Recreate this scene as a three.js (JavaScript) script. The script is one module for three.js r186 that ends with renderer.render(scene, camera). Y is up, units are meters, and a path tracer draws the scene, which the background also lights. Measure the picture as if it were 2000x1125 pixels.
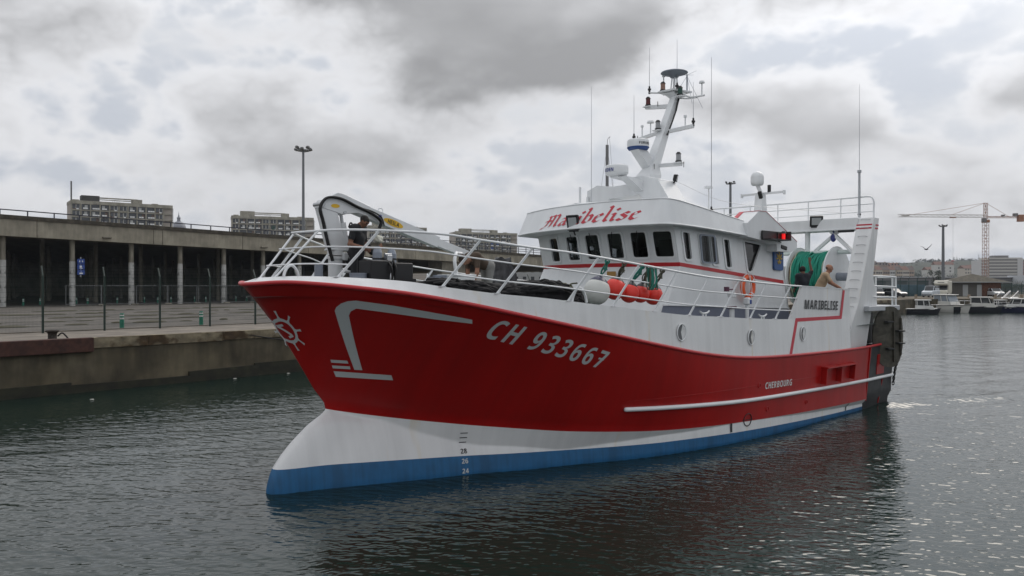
import * as THREE from 'three';
import { mergeGeometries, mergeVertices, toCreasedNormals } from 'three/addons/utils/BufferGeometryUtils.js';
import { RoundedBoxGeometry } from 'three/addons/geometries/RoundedBoxGeometry.js';
import { MarchingCubes } from 'three/addons/objects/MarchingCubes.js';
import { FontLoader } from 'three/addons/loaders/FontLoader.js';
import { TessellateModifier } from 'three/addons/modifiers/TessellateModifier.js';
import { ImprovedNoise } from 'three/addons/math/ImprovedNoise.js';

// ---------------------------------------------------------------- camera, sky, sun, exposure
const scene = new THREE.Scene();
const camera = new THREE.PerspectiveCamera(39.94, 16 / 9, 0.1, 6000);
camera.position.set(0, 4.0, 0);
camera.rotation.x = -0.0029;
const renderer = new THREE.WebGLRenderer({ antialias: true });
renderer.setSize(1024, 576);
renderer.toneMapping = THREE.LinearToneMapping;
renderer.toneMappingExposure = 1.14;
renderer.shadowMap.enabled = true;
const EXPO = 1;

const sun = new THREE.DirectionalLight(0xfff4e6, 1.0);
sun.position.set(47.6, 66.9, -90.9);
sun.target.position.set(5, 0, -30);
sun.castShadow = true;
sun.shadow.radius = 62;
sun.shadow.mapSize.set(2048, 2048);
Object.assign(sun.shadow.camera, { left: -90, right: 90, top: 90, bottom: -90, near: 1, far: 400 });
scene.add(sun, sun.target);

const PN = new ImprovedNoise();
function fbm(x, y, z, oct, gain = 0.5) {
  let a = 1, s = 0, n = 0;
  for (let i = 0; i < oct; i++) { s += a * PN.noise(x, y, z); n += a; a *= gain; x = x * 2.03 + 5.1; y = y * 2.03 + 1.7; z = z * 2.03 + 9.2; }
  return s / n;
}
const clamp = (x, a = 0, b = 1) => Math.min(b, Math.max(a, x));
const sstep = (a, b, x) => { const t = clamp((x - a) / (b - a)); return t * t * (3 - 2 * t); };
const mixv = (a, b, t) => a + (b - a) * t;

// overcast sky: broken cumulus banks before a bright veil, [azimuth, elevation, half width, half height (degrees), thickness], far to near
const BANKS = [
  [-33, 5.4, 8, 2.0, .30], [-22, 5.2, 6, 1.7, .30], [-12.5, 5.6, 5.5, 1.7, .26], [-5.5, 5.4, 4.5, 1.5, .22], [2, 6.4, 6, 1.6, .26], [12, 5.0, 6, 1.5, .28], [19.5, 6.6, 4.6, 1.5, .22], [27, 3.6, 10, 2.3, .46], [34, 4.6, 6, 2, .40],
  [-25.5, 8.6, 5.5, 1.8, .40], [-34, 11.0, 4.8, 2.6, .50], [-13.0, 15.6, 4.0, 2.4, .16], [-20.6, 16.2, 4.4, 1.6, .14], [29.4, 6.8, 4.2, 1.9, .44], [24.5, 8.0, 3.6, 1.3, .24], [4, 11.0, 4, 1.1, .18], [9.5, 10.4, 3.6, 1.2, .22],
  [-9.6, 9.4, 6.6, 1.9, .62], [-14.0, 9.0, 5.4, 1.7, .55], [-17.6, 11.8, 4.6, 2.9, .56], [-20.8, 11.4, 2.8, 2.2, .46], [-30.6, 16.4, 6.2, 4.0, .60], [-35, 19, 5, 3, .6],
  [13.6, 12.2, 3.4, 1.6, .62], [18.6, 11.4, 3.4, 2.6, .86], [21.6, 10.8, 3.2, 2.0, .84], [23.6, 10.9, 2.2, 2.1, .8], [33.2, 11.8, 3.0, 2.0, .82], [27, 16.8, 5.0, 1.8, .2], [20.6, 19.0, 6.4, 2.2, .66],
  [-11.5, 20.6, 6.0, 2.3, .78], [-4.4, 14.6, 4.4, 3.2, .84], [2.0, 16.4, 6.5, 2.8, .88], [-2.6, 18.6, 8.0, 3.6, .96], [7.2, 18.6, 4.8, 3.0, .9],
];
{ let q = 77; const R = () => { q = (q * 1664525 + 1013904223) >>> 0; return q / 4294967296; };      // the same kind of banks all round
  for (let i = 0; i < 130; i++) { const az = 40 + R() * 280, el = 3 + Math.pow(R(), 1.2) * 72, w = 3.5 + R() * 5.5; BANKS.push([az > 180 ? az - 360 : az, el, w / Math.max(.35, Math.cos(el / 57.3)), w * (.32 + .2 * R()) * (1 + el / 60), .15 + R() * .7]); }
  for (let i = 0; i < 26; i++) { const az = -42 + R() * 84, el = 24 + R() * 48, w = 4 + R() * 5; BANKS.push([az, el, w / Math.max(.35, Math.cos(el / 57.3)), w * .5, .15 + R() * .7]); } }
function billow(x, y, z, oct) { let a = 1, s = 0, n = 0; for (let i = 0; i < oct; i++) { s += a * Math.abs(PN.noise(x, y, z)); n += a; a *= .55; x = x * 2.07 + 3.3; y = y * 2.07 + 7.1; z = z * 2.07 + 1.9; } return .30 - s / n * 1.2; }
function skyRadiance(dx, dy, dz, out) {
  const el = Math.asin(clamp(dy, -1, 1)) * 57.2958, az = Math.atan2(dx, -dz) * 57.2958;
  const wx = fbm(dx * 7, dy * 11, dz * 7, 4) * 3.4, wy = fbm(dx * 7 + 31, dy * 11, dz * 7 + 7, 4) * 2.2;
  const puff = billow(dx * 13 + 2, dy * 21, dz * 13, 5), soft = fbm(dx * 3.4 + 3.3, dy * 8, dz * 3.4 + 8.1, 5);
  const veil = sstep(-.22, .22, soft + puff * .25);
  let r = mixv(.50, .61, veil), g = mixv(.53, .625, veil), b = mixv(.59, .66, veil);
  const floor = mixv(.29, .40, sstep(13.5, 10.2, el));
  let D = 1, vs = 0, ws = 1e-6;
  for (const k of BANKS) {
    let da = az + wx - k[0]; if (da > 180) da -= 360; else if (da < -180) da += 360;
    const u = da / k[2], v = (el + wy - k[1]) / k[3], q = u * u + v * v;
    if (q > 4.5) continue;
    const w = Math.min(.86, k[4] * Math.exp(-q * 1.0)); D *= 1 - w; vs += w * v; ws += w;
  }
  D = 1 - D;
  if (D > .01) {
    // thick cores and bases are grey, thin edges and tops let the light through
    vs /= ws; const edge = 1 - .6 * sstep(.5, 1, D), lump = D + (puff * .72 + soft * .25) * edge;
    const a = sstep(.08, .36, lump), core = sstep(.14, 1.02, lump), under = sstep(.9, -.8, vs - puff * .8);
    const L = mixv(.69, floor, clamp(core * (.70 + .42 * under) - puff * .34 + soft * .5));
    r = mixv(r, L, a); g = mixv(g, L * 1.01, a); b = mixv(b, L * 1.055, a);
  }
  const lum = (1 + .75 * Math.max(0, Math.sin(el / 57.2958))) / 1.13;     // overcast law: brighter towards the zenith
  const toSun = Math.acos(clamp(dx * .426 + dy * .669 - dz * .609, -1, 1)) * 57.2958, glow = 1 + 1.1 * Math.exp(-toSun * toSun / 420);   // cloud round the hidden sun
  r *= glow; g *= glow; b *= glow * .99;
  out[0] = r * lum; out[1] = g * lum; out[2] = b * lum;
}
{
  const W = 4096, Hh = 2048, data = new Float32Array(W * Hh * 4), c = [0, 0, 0], B = 4;
  for (let j = 0; j < Hh; j += B) for (let i = 0; i < W; i += B) {
    const at = (ii, jj) => {
      const el = ((jj + .5) / Hh - .5) * Math.PI, ph = ((ii + .5) / W - .5) * 2 * Math.PI;          // u = atan2(z, x) / 2pi + 0.5
      skyRadiance(Math.cos(ph) * Math.cos(el), Math.sin(el), Math.sin(ph) * Math.cos(el), c);
    };
    const el = ((j + 2) / Hh - .5) * 180, fine = el > -1 && el < 30 && Math.abs(((i + 2) / W - .25) * 360) < 48;   // only as finely computed as it is seen
    if (!fine) { if (el < -2) { c[0] = .1; c[1] = .11; c[2] = .11; } else at(i + 1.5, j + 1.5); }
    for (let b = 0; b < B; b++) for (let a = 0; a < B; a++) {
      if (fine) at(i + a, j + b);
      const o = ((j + b) * W + i + a) * 4; data[o] = c[0]; data[o + 1] = c[1]; data[o + 2] = c[2]; data[o + 3] = 1;
    }
  }
  const sky = new THREE.DataTexture(data, W, Hh, THREE.RGBAFormat, THREE.FloatType);
  sky.mapping = THREE.EquirectangularReflectionMapping;
  sky.magFilter = sky.minFilter = THREE.LinearFilter;
  sky.needsUpdate = true;
  scene.background = sky; scene.environment = sky;
}
scene.fog = new THREE.FogExp2(0xb4bac2, 0.00015);
console.log('sky done');

// ---------------------------------------------------------------- helpers
let seed = 12345;
const rnd = () => { seed = (seed * 1664525 + 1013904223) >>> 0; return seed / 4294967296; };
const rr = (a, b) => a + (b - a) * rnd();
const V = (x, y, z) => new THREE.Vector3(x, y, z);
const names = new Map();
function numbered(n) { const k = names.get(n) || 0; names.set(n, k + 1); return k ? n + '_' + String(k).padStart(3, '0') : n; }

function prep(g) {
  if (g.index) g = g.toNonIndexed();
  if (!g.attributes.normal) g.computeVertexNormals();
  for (const k of Object.keys(g.attributes)) if (!['position', 'normal', 'uv', 'color'].includes(k)) g.deleteAttribute(k);
  return g;
}
// texture coordinates in metres, taken from the flatter pair of axes of each face
function boxUV(g) {
  const p = g.attributes.position, n = p.count, uv = new Float32Array(n * 2), a = V(), b = V(), c = V();
  for (let i = 0; i < n; i += 3) {
    a.fromBufferAttribute(p, i); b.fromBufferAttribute(p, i + 1); c.fromBufferAttribute(p, i + 2);
    const nx = (b.y - a.y) * (c.z - a.z) - (b.z - a.z) * (c.y - a.y), ny = (b.z - a.z) * (c.x - a.x) - (b.x - a.x) * (c.z - a.z), nz = (b.x - a.x) * (c.y - a.y) - (b.y - a.y) * (c.x - a.x);
    const ax = Math.abs(nx), ay = Math.abs(ny), az = Math.abs(nz);
    [a, b, c].forEach((q, k) => {
      const o = (i + k) * 2;
      if (ay >= ax && ay >= az) { uv[o] = q.x; uv[o + 1] = q.z; } else if (ax >= az) { uv[o] = q.z; uv[o + 1] = q.y; } else { uv[o] = q.x; uv[o + 1] = q.y; }
    });
  }
  g.setAttribute('uv', new THREE.BufferAttribute(uv, 2));
  return g;
}
function part(name, geoms, mat, parent, opt = {}) {
  let list = (Array.isArray(geoms) ? geoms : [geoms]).filter(Boolean).map(prep);
  const col = list.some(g => g.attributes.color);
  list.forEach(g => { if (!col && g.attributes.color) g.deleteAttribute('color'); });
  list = list.map(g => opt.uv ? g : boxUV(g));
  const g = list.length > 1 ? mergeGeometries(list) : list[0];
  const m = new THREE.Mesh(g, mat);
  m.name = parent ? name : numbered(name);
  m.castShadow = m.receiveShadow = true;
  (parent || scene).add(m);
  if (opt.label) m.userData.label = opt.label;
  return m;
}
function tag(o, label, category, group) { o.userData.label = label; o.userData.category = category; if (group) o.userData.group = group; return o; }
function thing(name, label, category, pos = [0, 0, 0], turn = 0, group) {
  const o = new THREE.Group(); o.name = numbered(name); o.position.set(...pos); o.rotation.y = turn; scene.add(o);
  return tag(o, label, category, group);
}
function grp(name, parent) { const o = new THREE.Group(); o.name = name; parent.add(o); return o; }
function structure(name, geoms, mat, opt) { const m = part(name, geoms, mat, null, opt); m.userData.kind = 'structure'; return m; }

const bx = (w, h, d, x = 0, y = 0, z = 0, ry = 0, rx = 0, rz = 0) => { const g = new THREE.BoxGeometry(w, h, d); if (rx) g.rotateX(rx); if (rz) g.rotateZ(rz); if (ry) g.rotateY(ry); g.translate(x, y, z); return g; };
const rbx = (w, h, d, x = 0, y = 0, z = 0, r = .02, ry = 0, rz = 0, rx = 0) => { const g = new RoundedBoxGeometry(w, h, d, 2, Math.min(r, w / 2.01, h / 2.01, d / 2.01)); if (rx) g.rotateX(rx); if (rz) g.rotateZ(rz); if (ry) g.rotateY(ry); g.translate(x, y, z); return g; };
const UP = V(0, 1, 0);
function rod(a, b, r0, r1 = r0, n = 8, open = false) {
  a = a.isVector3 ? a : V(...a); b = b.isVector3 ? b : V(...b);
  const d = b.clone().sub(a), g = new THREE.CylinderGeometry(r1, r0, d.length(), n, 1, open);
  g.applyQuaternion(new THREE.Quaternion().setFromUnitVectors(UP, d.normalize()));
  g.translate((a.x + b.x) / 2, (a.y + b.y) / 2, (a.z + b.z) / 2);
  return g;
}
// square bar from a to b, width across (horizontal) and height
function bar(a, b, w, h = w, up = UP) {
  a = a.isVector3 ? a : V(...a); b = b.isVector3 ? b : V(...b);
  const x = b.clone().sub(a), L = x.length(); x.normalize();
  const z = x.clone().cross(up).normalize(), y = z.clone().cross(x);
  const g = new THREE.BoxGeometry(L, h, w);
  g.applyMatrix4(new THREE.Matrix4().makeBasis(x, y, z)); g.translate((a.x + b.x) / 2, (a.y + b.y) / 2, (a.z + b.z) / 2);
  return g;
}
function tube(pts, r, seg = 0, n = 7, closed = false) {
  const P = pts.map(p => p.isVector3 ? p : V(...p));
  return new THREE.TubeGeometry(new THREE.CatmullRomCurve3(P, closed, 'centripetal'), seg || P.length * 4, r, n, closed);
}
function lathe(prof, n = 20) { return new THREE.LatheGeometry(prof.map(p => new THREE.Vector2(p[0], p[1])), n); }
function poly(pts) { const s = new THREE.Shape(); pts.forEach((p, i) => i ? s.lineTo(p[0], p[1]) : s.moveTo(p[0], p[1])); s.closePath(); return s; }
function ext(shape, depth, bevel = 0) {
  return new THREE.ExtrudeGeometry(shape, { depth, bevelEnabled: bevel > 0, bevelSize: bevel, bevelThickness: bevel, bevelSegments: 1, curveSegments: 6 });
}
// flat plate through 3-D corner points (counter-clockwise from outside), thickness inwards
function plate(pts, th, holes = [], proud = 0) {
  const P = pts.map(p => p.isVector3 ? p : V(...p));
  const ex = P[1].clone().sub(P[0]).normalize(), n = ex.clone().cross(P[P.length - 1].clone().sub(P[0])).normalize(), ey = n.clone().cross(ex);
  const to2 = p => { const d = p.clone().sub(P[0]); return [d.dot(ex), d.dot(ey)]; };
  const sh = poly(P.map(to2));
  for (const h of holes) sh.holes.push(h);
  const g = new THREE.ExtrudeGeometry(sh, { depth: th, bevelEnabled: false, curveSegments: 5 });
  g.translate(0, 0, proud - th);
  const M = new THREE.Matrix4().makeBasis(ex, ey, n).setPosition(P[0]);
  g.applyMatrix4(M);
  return g;
}
function frame2(pts) { // local frame of a quad
  const P = pts.map(p => p.isVector3 ? p : V(...p));
  const ex = P[1].clone().sub(P[0]).normalize(), n = ex.clone().cross(P[P.length - 1].clone().sub(P[0])).normalize(), ey = n.clone().cross(ex);
  return { M: new THREE.Matrix4().makeBasis(ex, ey, n).setPosition(P[0]), to2: p => { const d = p.clone().sub(P[0]); return [d.dot(ex), d.dot(ey)]; } };
}
function roundPoly(pts, r, Cls = THREE.Path) {
  const s = new Cls(), n = pts.length;
  for (let i = 0; i < n; i++) {
    const p = pts[i], a = pts[(i + n - 1) % n], b = pts[(i + 1) % n];
    const la = Math.hypot(a[0] - p[0], a[1] - p[1]), lb = Math.hypot(b[0] - p[0], b[1] - p[1]), q = Math.min(r, la * .45, lb * .45);
    const A = [p[0] + (a[0] - p[0]) / la * q, p[1] + (a[1] - p[1]) / la * q], B = [p[0] + (b[0] - p[0]) / lb * q, p[1] + (b[1] - p[1]) / lb * q];
    if (i) s.lineTo(A[0], A[1]); else s.moveTo(A[0], A[1]);
    s.quadraticCurveTo(p[0], p[1], B[0], B[1]);
  }
  s.closePath();
  return s;
}
function grow(pts, d) { // offset a convex polygon outwards by d
  const c = pts.reduce((a, p) => [a[0] + p[0] / pts.length, a[1] + p[1] / pts.length], [0, 0]), n = pts.length, out = [];
  for (let i = 0; i < n; i++) {
    const p = pts[i], a = pts[(i + n - 1) % n], b = pts[(i + 1) % n];
    const nrm = (u, v) => { let x = v[1] - u[1], y = u[0] - v[0]; const l = Math.hypot(x, y); x /= l; y /= l; if (x * (p[0] - c[0]) + y * (p[1] - c[1]) < 0) { x = -x; y = -y; } return [x, y]; };
    const n1 = nrm(a, p), n2 = nrm(p, b), k = d / Math.max(.35, 1 + n1[0] * n2[0] + n1[1] * n2[1]);
    out.push([p[0] + (n1[0] + n2[0]) * k, p[1] + (n1[1] + n2[1]) * k]);
  }
  return out;
}
// smooth table lookup
function table(T) {
  const n = T.length, m = T.map((p, i) => { const a = T[Math.max(0, i - 1)], b = T[Math.min(n - 1, i + 1)]; return (b[1] - a[1]) / (b[0] - a[0]); });
  return x => {
    if (x <= T[0][0]) return T[0][1]; if (x >= T[n - 1][0]) return T[n - 1][1];
    let i = 0; while (x > T[i + 1][0]) i++;
    const h = T[i + 1][0] - T[i][0], t = (x - T[i][0]) / h, t2 = t * t, t3 = t2 * t;
    return (2 * t3 - 3 * t2 + 1) * T[i][1] + (t3 - 2 * t2 + t) * h * m[i] + (-2 * t3 + 3 * t2) * T[i + 1][1] + (t3 - t2) * h * m[i + 1];
  };
}

// ---------------------------------------------------------------- materials
// tileable noise as a texture: fn(u, v) in 0..1 gives [r, g, b] (sRGB 0..255) or one value
function tex(size, fn, srgb = true) {
  const d = new Uint8Array(size * size * 4);
  for (let j = 0; j < size; j++) for (let i = 0; i < size; i++) {
    const c = fn(i / size, j / size), o = (j * size + i) * 4, a = Array.isArray(c) ? c : [c, c, c];
    d[o] = clamp(a[0], 0, 255); d[o + 1] = clamp(a[1], 0, 255); d[o + 2] = clamp(a[2], 0, 255); d[o + 3] = 255;
  }
  const t = new THREE.DataTexture(d, size, size);
  t.wrapS = t.wrapT = THREE.RepeatWrapping; t.magFilter = THREE.LinearFilter; t.minFilter = THREE.LinearMipmapLinearFilter; t.generateMipmaps = true;
  if (srgb) t.colorSpace = THREE.SRGBColorSpace;
  t.needsUpdate = true;
  return t;
}
function hash2(i, j, k) { let h = (i * 374761393 + j * 668265263 + k * 1442695041) | 0; h = Math.imul(h ^ (h >>> 13), 1274126177); return ((h ^ (h >>> 16)) >>> 0) / 4294967296; }
function tn(u, v, fu, fv, oct, off = 0) {          // periodic value noise, about -0.5..0.5
  let s = 0, a = 1, n = 0; fu = Math.round(fu); fv = Math.round(fv);
  for (let o = 0; o < oct; o++) {
    const x = u * fu, y = v * fv, i = Math.floor(x), j = Math.floor(y), fx = x - i, fy = y - j, sx = fx * fx * (3 - 2 * fx), sy = fy * fy * (3 - 2 * fy), i1 = (i + 1) % fu, j1 = (j + 1) % fv, k = off * 31 + o;
    const p = hash2(i, j, k), q = hash2(i1, j, k), r = hash2(i, j1, k), w = hash2(i1, j1, k);
    s += a * (p + (q - p) * sx + (r - p) * sy + (p - q - r + w) * sx * sy - .5); n += a; a *= .5; fu *= 2; fv *= 2;
  }
  return s / n;
}
function rep(t, m) { const c = t.clone(); c.repeat.set(1 / m, 1 / m); c.needsUpdate = true; return c; }
const grimeTex = tex(512, (u, v) => 245 + tn(u, v, 22, 3, 4, 2) * 12 + tn(u, v, 6, 6, 5, 11) * 14);
const streakTex = tex(512, (u, v) => { const a = tn(u, v, 40, 2, 4, 2), b = sstep(.16, .34, tn(u, v, 26, 2, 3, 6)) * (.5 + tn(u, v, 9, 5, 4, 3)), c = tn(u, v, 6, 6, 5, 11), k = 244 + a * 16 + c * 16; return [k - b * 16, k - b * 34, k - b * 66]; });
const weedTex = tex(512, (u, v) => { const a = tn(u, v, 50, 3, 4, 7), b = tn(u, v, 9, 7, 6, 15), k = 222 + a * 50 + b * 60; return [k, k, k * .98]; });
const plateTex = tex(512, (u, v) => 128 + 70 * Math.sin(u * 2 * Math.PI * 8) * (.4 + tn(u, v, 5, 4, 3, 5)) + tn(u, v, 7, 5, 4, 8) * 120, false);
const concreteTex = tex(512, (u, v) => { const a = tn(u, v, 6, 6, 6, 4), b = tn(u, v, 30, 5, 4, 9), k = 205 + a * 80 + b * 40; return [k, k * .985, k * .95]; });
const roughTex = tex(512, (u, v) => { const a = tn(u, v, 10, 10, 7, 14), k = 200 + a * 120; return [k, k * .99, k * .97]; });
const mat = (c, rough = .6, metal = 0, o = {}) => new THREE.MeshStandardMaterial(Object.assign({ color: c, roughness: rough, metalness: metal }, o));
const lin = (r, g, b) => new THREE.Color().setRGB(r, g, b);
const M = {
  white: mat(lin(.78, .80, .81), .38, 0, { map: rep(grimeTex, 3.1) }),
  whiteHull: mat(lin(.76, .77, .77), .34, 0, { map: rep(streakTex, 4.3), bumpMap: rep(plateTex, 4.2), bumpScale: .006 }),
  rail: mat(lin(.72, .74, .75), .4),
  red: new THREE.MeshPhysicalMaterial({ color: lin(.41, .009, .008), roughness: .34, specularIntensity: .6, map: rep(tex(512, (u, v) => { const a = tn(u, v, 34, 2, 4, 12), c = tn(u, v, 5, 5, 6, 21), e = sstep(.2, .4, tn(u, v, 30, 24, 4, 31)); const k = 236 + a * 30 + c * 34; return [k, k - e * 20, k - e * 20]; }), 5.3), bumpMap: rep(plateTex, 4.2), bumpScale: .006 }),
  redStripe: mat(lin(.45, .02, .025), .4),
  blue: mat(lin(.012, .125, .31), .55, 0, { map: rep(weedTex, 2.9) }),
  greyBlue: mat(lin(.17, .19, .25), .55, 0, { map: rep(grimeTex, 2.3) }),
  greyPaint: mat(lin(.24, .27, .32), .5),
  letter: mat(lin(.52, .55, .55), .45),
  blackLetter: mat(lin(.02, .022, .025), .5),
  redLetter: mat(lin(.50, .03, .05), .45),
  darkSteel: mat(lin(.045, .05, .055), .55, 0, { map: rep(roughTex, 1.7) }),
  black: mat(lin(.012, .012, .013), .5),
  rubber: mat(lin(.010, .010, .011), .7),
  deck: mat(lin(.10, .13, .12), .8),
  glass: new THREE.MeshPhysicalMaterial({ color: lin(.34, .36, .37), roughness: .03, transmission: 1, thickness: 0, ior: 1.5 }),
  inner: mat(lin(.05, .048, .045), .8),
  steel: mat(lin(.45, .46, .47), .35, .8),
  yellow: mat(lin(.75, .45, .02), .5),
  orange: mat(lin(.75, .10, .02), .5),
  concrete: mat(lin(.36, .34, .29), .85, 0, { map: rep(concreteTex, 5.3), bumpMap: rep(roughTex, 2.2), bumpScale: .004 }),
};
// ---------------------------------------------------------------- the setting: water, quay, terrain
const W3 = (lat, d, y) => V(lat, y, -d);
const Q = (k, n, y) => V(-17.9 + .648 * k - .761 * n, y, -(27.7 + .761 * k + .648 * n));   // k along the quay edge, n inland
const QTURN = Math.atan2(.761, .648);       // turns local x along the quay, local -z inland
const QY = 1.97;

// --- water: wind ripples as geometry, finer ripples as relief
{
  const comps = [];
  const addWaves = (n, l0, l1, dir, spread, steep) => {
    for (let i = 0; i < n; i++) {
      const L = l0 * Math.pow(l1 / l0, (i + rnd()) / n), a = dir + (rnd() + rnd() - 1) * spread, k = 2 * Math.PI / L;
      comps.push([Math.cos(a) * k, Math.sin(a) * k, steep / k / Math.sqrt(n), rnd() * 6.283]);
    }
  };
  addWaves(22, .15, .34, 1.9, .85, .10);
  addWaves(14, .4, 1.1, 1.35, .9, .042);
  addWaves(9, 1.2, 3.4, 1.1, .9, .022);
  const bowX = -4.72, bowZ = -15.23, cs = .731, sn = -.682;
  function wave(x, z, minL) {
    let y = 0; const gust = (.62 + .6 * fbm(x * .07 + 3, z * .07, 1.3, 3)) * (1 + .15 * sstep(2, 14, x));
    for (const c of comps) { if (6.283 / Math.hypot(c[0], c[1]) < minL) continue; const s = Math.sin(c[0] * x + c[1] * z + c[3]); y += c[2] * (s - .18 * Math.cos(2 * (c[0] * x + c[1] * z + c[3]))); }
    y *= gust;
    // lee along the quay wall stays calm
    const qn = -.761 * (x + 17.9) + .648 * (-z - 27.7); y *= mixv(.16, 1, sstep(-1.5, -9, qn));
    // the ship's own waves: diverging wash off the bow and the quarter
    const s = (x - bowX) * cs + (z - bowZ) * sn, t = (x - bowX) * .682 + (z - bowZ) * .731;
    const at = Math.abs(t);
    for (const [s0, a0, amp] of [[0, .33, .022], [18.5, 3.0, .085], [20.5, 1.2, .04]]) {
      const q = s - s0; if (q < .2) continue;
      const off = at - a0 - q * .30, w = .8 + q * .05;
      if (Math.abs(off) < 5) y += amp * Math.exp(-off * off / (w * w * 2)) * Math.cos(off * 3.6 + 1.4 * fbm(s * .25, t * .25, 2.2, 2)) * (.7 + 1.5 * fbm(s * .35 + 4, t * .35, 6.1, 2)) * Math.exp(-q * .028) * sstep(.2, 2, q);
    }
    if (s > 20.5 && at < 6) y += .03 * Math.exp(-(at * at) / 8) * Math.sin(s * 3.1 + Math.sin(t * 2) * 1.2) * Math.exp(-(s - 20.5) * .05);
    return y;
  }
  function patch(x0, x1, d0, d1, st, minL, hole) {
    const nx = Math.round((x1 - x0) / st), nz = Math.round((d1 - d0) / st), pos = new Float32Array((nx + 1) * (nz + 1) * 3), nor = new Float32Array((nx + 1) * (nz + 1) * 3), idx = [];
    for (let j = 0; j <= nz; j++) for (let i = 0; i <= nx; i++) {
      const x = x0 + (x1 - x0) * i / nx, z = -(d0 + (d1 - d0) * j / nz), o = (j * (nx + 1) + i) * 3;
      pos[o] = x; pos[o + 2] = z; pos[o + 1] = wave(x, z, minL);
    }
    const at = (i, j) => pos[(clamp(j, 0, nz) * (nx + 1) + clamp(i, 0, nx)) * 3 + 1];
    for (let j = 0; j <= nz; j++) for (let i = 0; i <= nx; i++) {
      const gx = (at(i + 1, j) - at(i - 1, j)) / (2 * st), gz = -(at(i, j + 1) - at(i, j - 1)) / (2 * st), l = 1 / Math.hypot(gx, 1, gz), o = (j * (nx + 1) + i) * 3;
      nor[o] = -gx * l; nor[o + 1] = l; nor[o + 2] = -gz * l;
    }
    for (let j = 0; j < nz; j++) for (let i = 0; i < nx; i++) {
      const a = j * (nx + 1) + i, b = a + 1, c = a + nx + 1, d = c + 1;
      const xm = pos[a * 3], dm = -pos[a * 3 + 2];
      if (-.761 * (xm + 17.9) + .648 * (dm - 27.7) > 2) continue;                 // under the quay
      if (hole && xm >= hole[0] - 1e-4 && xm < hole[1] - 1e-4 && dm >= hole[2] - 1e-4 && dm < hole[3] - 1e-4) continue;
      idx.push(a, b, c, b, d, c);
    }
    const g = new THREE.BufferGeometry();
    g.setAttribute('position', new THREE.BufferAttribute(pos, 3)); g.setAttribute('normal', new THREE.BufferAttribute(nor, 3));
    const uv = new Float32Array(pos.length / 3 * 2); for (let i = 0; i < uv.length / 2; i++) { uv[i * 2] = pos[i * 3]; uv[i * 2 + 1] = pos[i * 3 + 2]; }
    g.setAttribute('uv', new THREE.BufferAttribute(uv, 2)); g.setIndex(idx);
    return g;
  }
  const near = patch(-20.15, 17.65, 8.2, 29.2, .05, .15);
  const far = patch(-39.4, 120.6, 7.5, 137.5, .35, .8, [-20.15, 17.65, 8.2, 29.2]);
  const outer = patch(-400, 600, -300, 400, 20, 1e9, null); outer.translate(0, -.16, 0);
  const rw = [];
  for (let i = 0; i < 70; i++) {
    const k = 8 + Math.floor(Math.pow(rnd(), 1.2) * 46), a = 1.75 + (rnd() + rnd() - 1) * 1.25;
    rw.push([Math.round(Math.cos(a) * k), Math.round(Math.sin(a) * k), 1 / Math.pow(k, .95), rnd() * 6.283]);
  }
  const N = 1024, d = new Uint8Array(N * N * 4); let mx = 0; const hh = new Float32Array(N * N);
  const S = new Float32Array(4096); for (let i = 0; i < 4096; i++) S[i] = Math.sin(i / 4096 * 2 * Math.PI);
  for (let j = 0; j < N; j++) for (let i = 0; i < N; i++) {
    let y = 0; for (const w of rw) y += w[2] * S[(((w[0] * i + w[1] * j) * 4 + w[3] * 652) | 0) & 4095];
    hh[j * N + i] = y; mx = Math.max(mx, Math.abs(y));
  }
  for (let i = 0; i < N * N; i++) { const k = 127 + hh[i] / mx * 127; d[i * 4] = d[i * 4 + 1] = d[i * 4 + 2] = k; d[i * 4 + 3] = 255; }
  const bump = new THREE.DataTexture(d, N, N); bump.wrapS = bump.wrapT = THREE.RepeatWrapping; bump.magFilter = THREE.LinearFilter; bump.minFilter = THREE.LinearMipmapLinearFilter; bump.generateMipmaps = true; bump.needsUpdate = true;
  bump.repeat.set(1 / 4.6, 1 / 4.6);
  M.water = new THREE.MeshPhysicalMaterial({ color: lin(.006, .018, .014), roughness: .09, ior: 1.333, bumpMap: bump, bumpScale: .015 });
  const g = mergeGeometries([near, far, outer]);
  const w = new THREE.Mesh(g, M.water); w.name = 'water'; w.userData.kind = 'structure'; w.receiveShadow = true; scene.add(w);
}
console.log('water done');

// --- quay and land: one body with a vertical wall to the water
M.quayWall = mat(lin(.20, .18, .135), .9, 0, { map: rep(tex(1024, (u, v) => { const a = tn(u, v, 9, 9, 7, 4), b = tn(u, v, 40, 6, 4, 9), c = tn(u, v, 4, 4, 3, 21); const k = 175 + a * 130 + b * 70 + c * 60; return [k, k * (.97 + c * .03), k * (.9 + c * .12)]; }), 7.7), bumpMap: rep(roughTex, 1.9), bumpScale: .012 });
M.algae = mat(lin(.030, .030, .018), .75, 0, { map: rep(tex(512, (u, v) => { const a = tn(u, v, 12, 12, 6, 33), k = 190 + a * 170; return [k, k, k * .85]; }), 3.1), bumpMap: rep(roughTex, 1.1), bumpScale: .015 });
M.asphalt = mat(lin(.175, .162, .148), .92, 0, { map: rep(tex(1024, (u, v) => { const a = tn(u, v, 8, 8, 7, 5), b = tn(u, v, 60, 60, 3, 8), k = 190 + a * 110 + b * 45; return [k, k * .985, k * .96]; }), 11.3) });
M.paving = mat(lin(.29, .262, .235), .9, 0, { map: rep(concreteTex, 4.1) });
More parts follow.
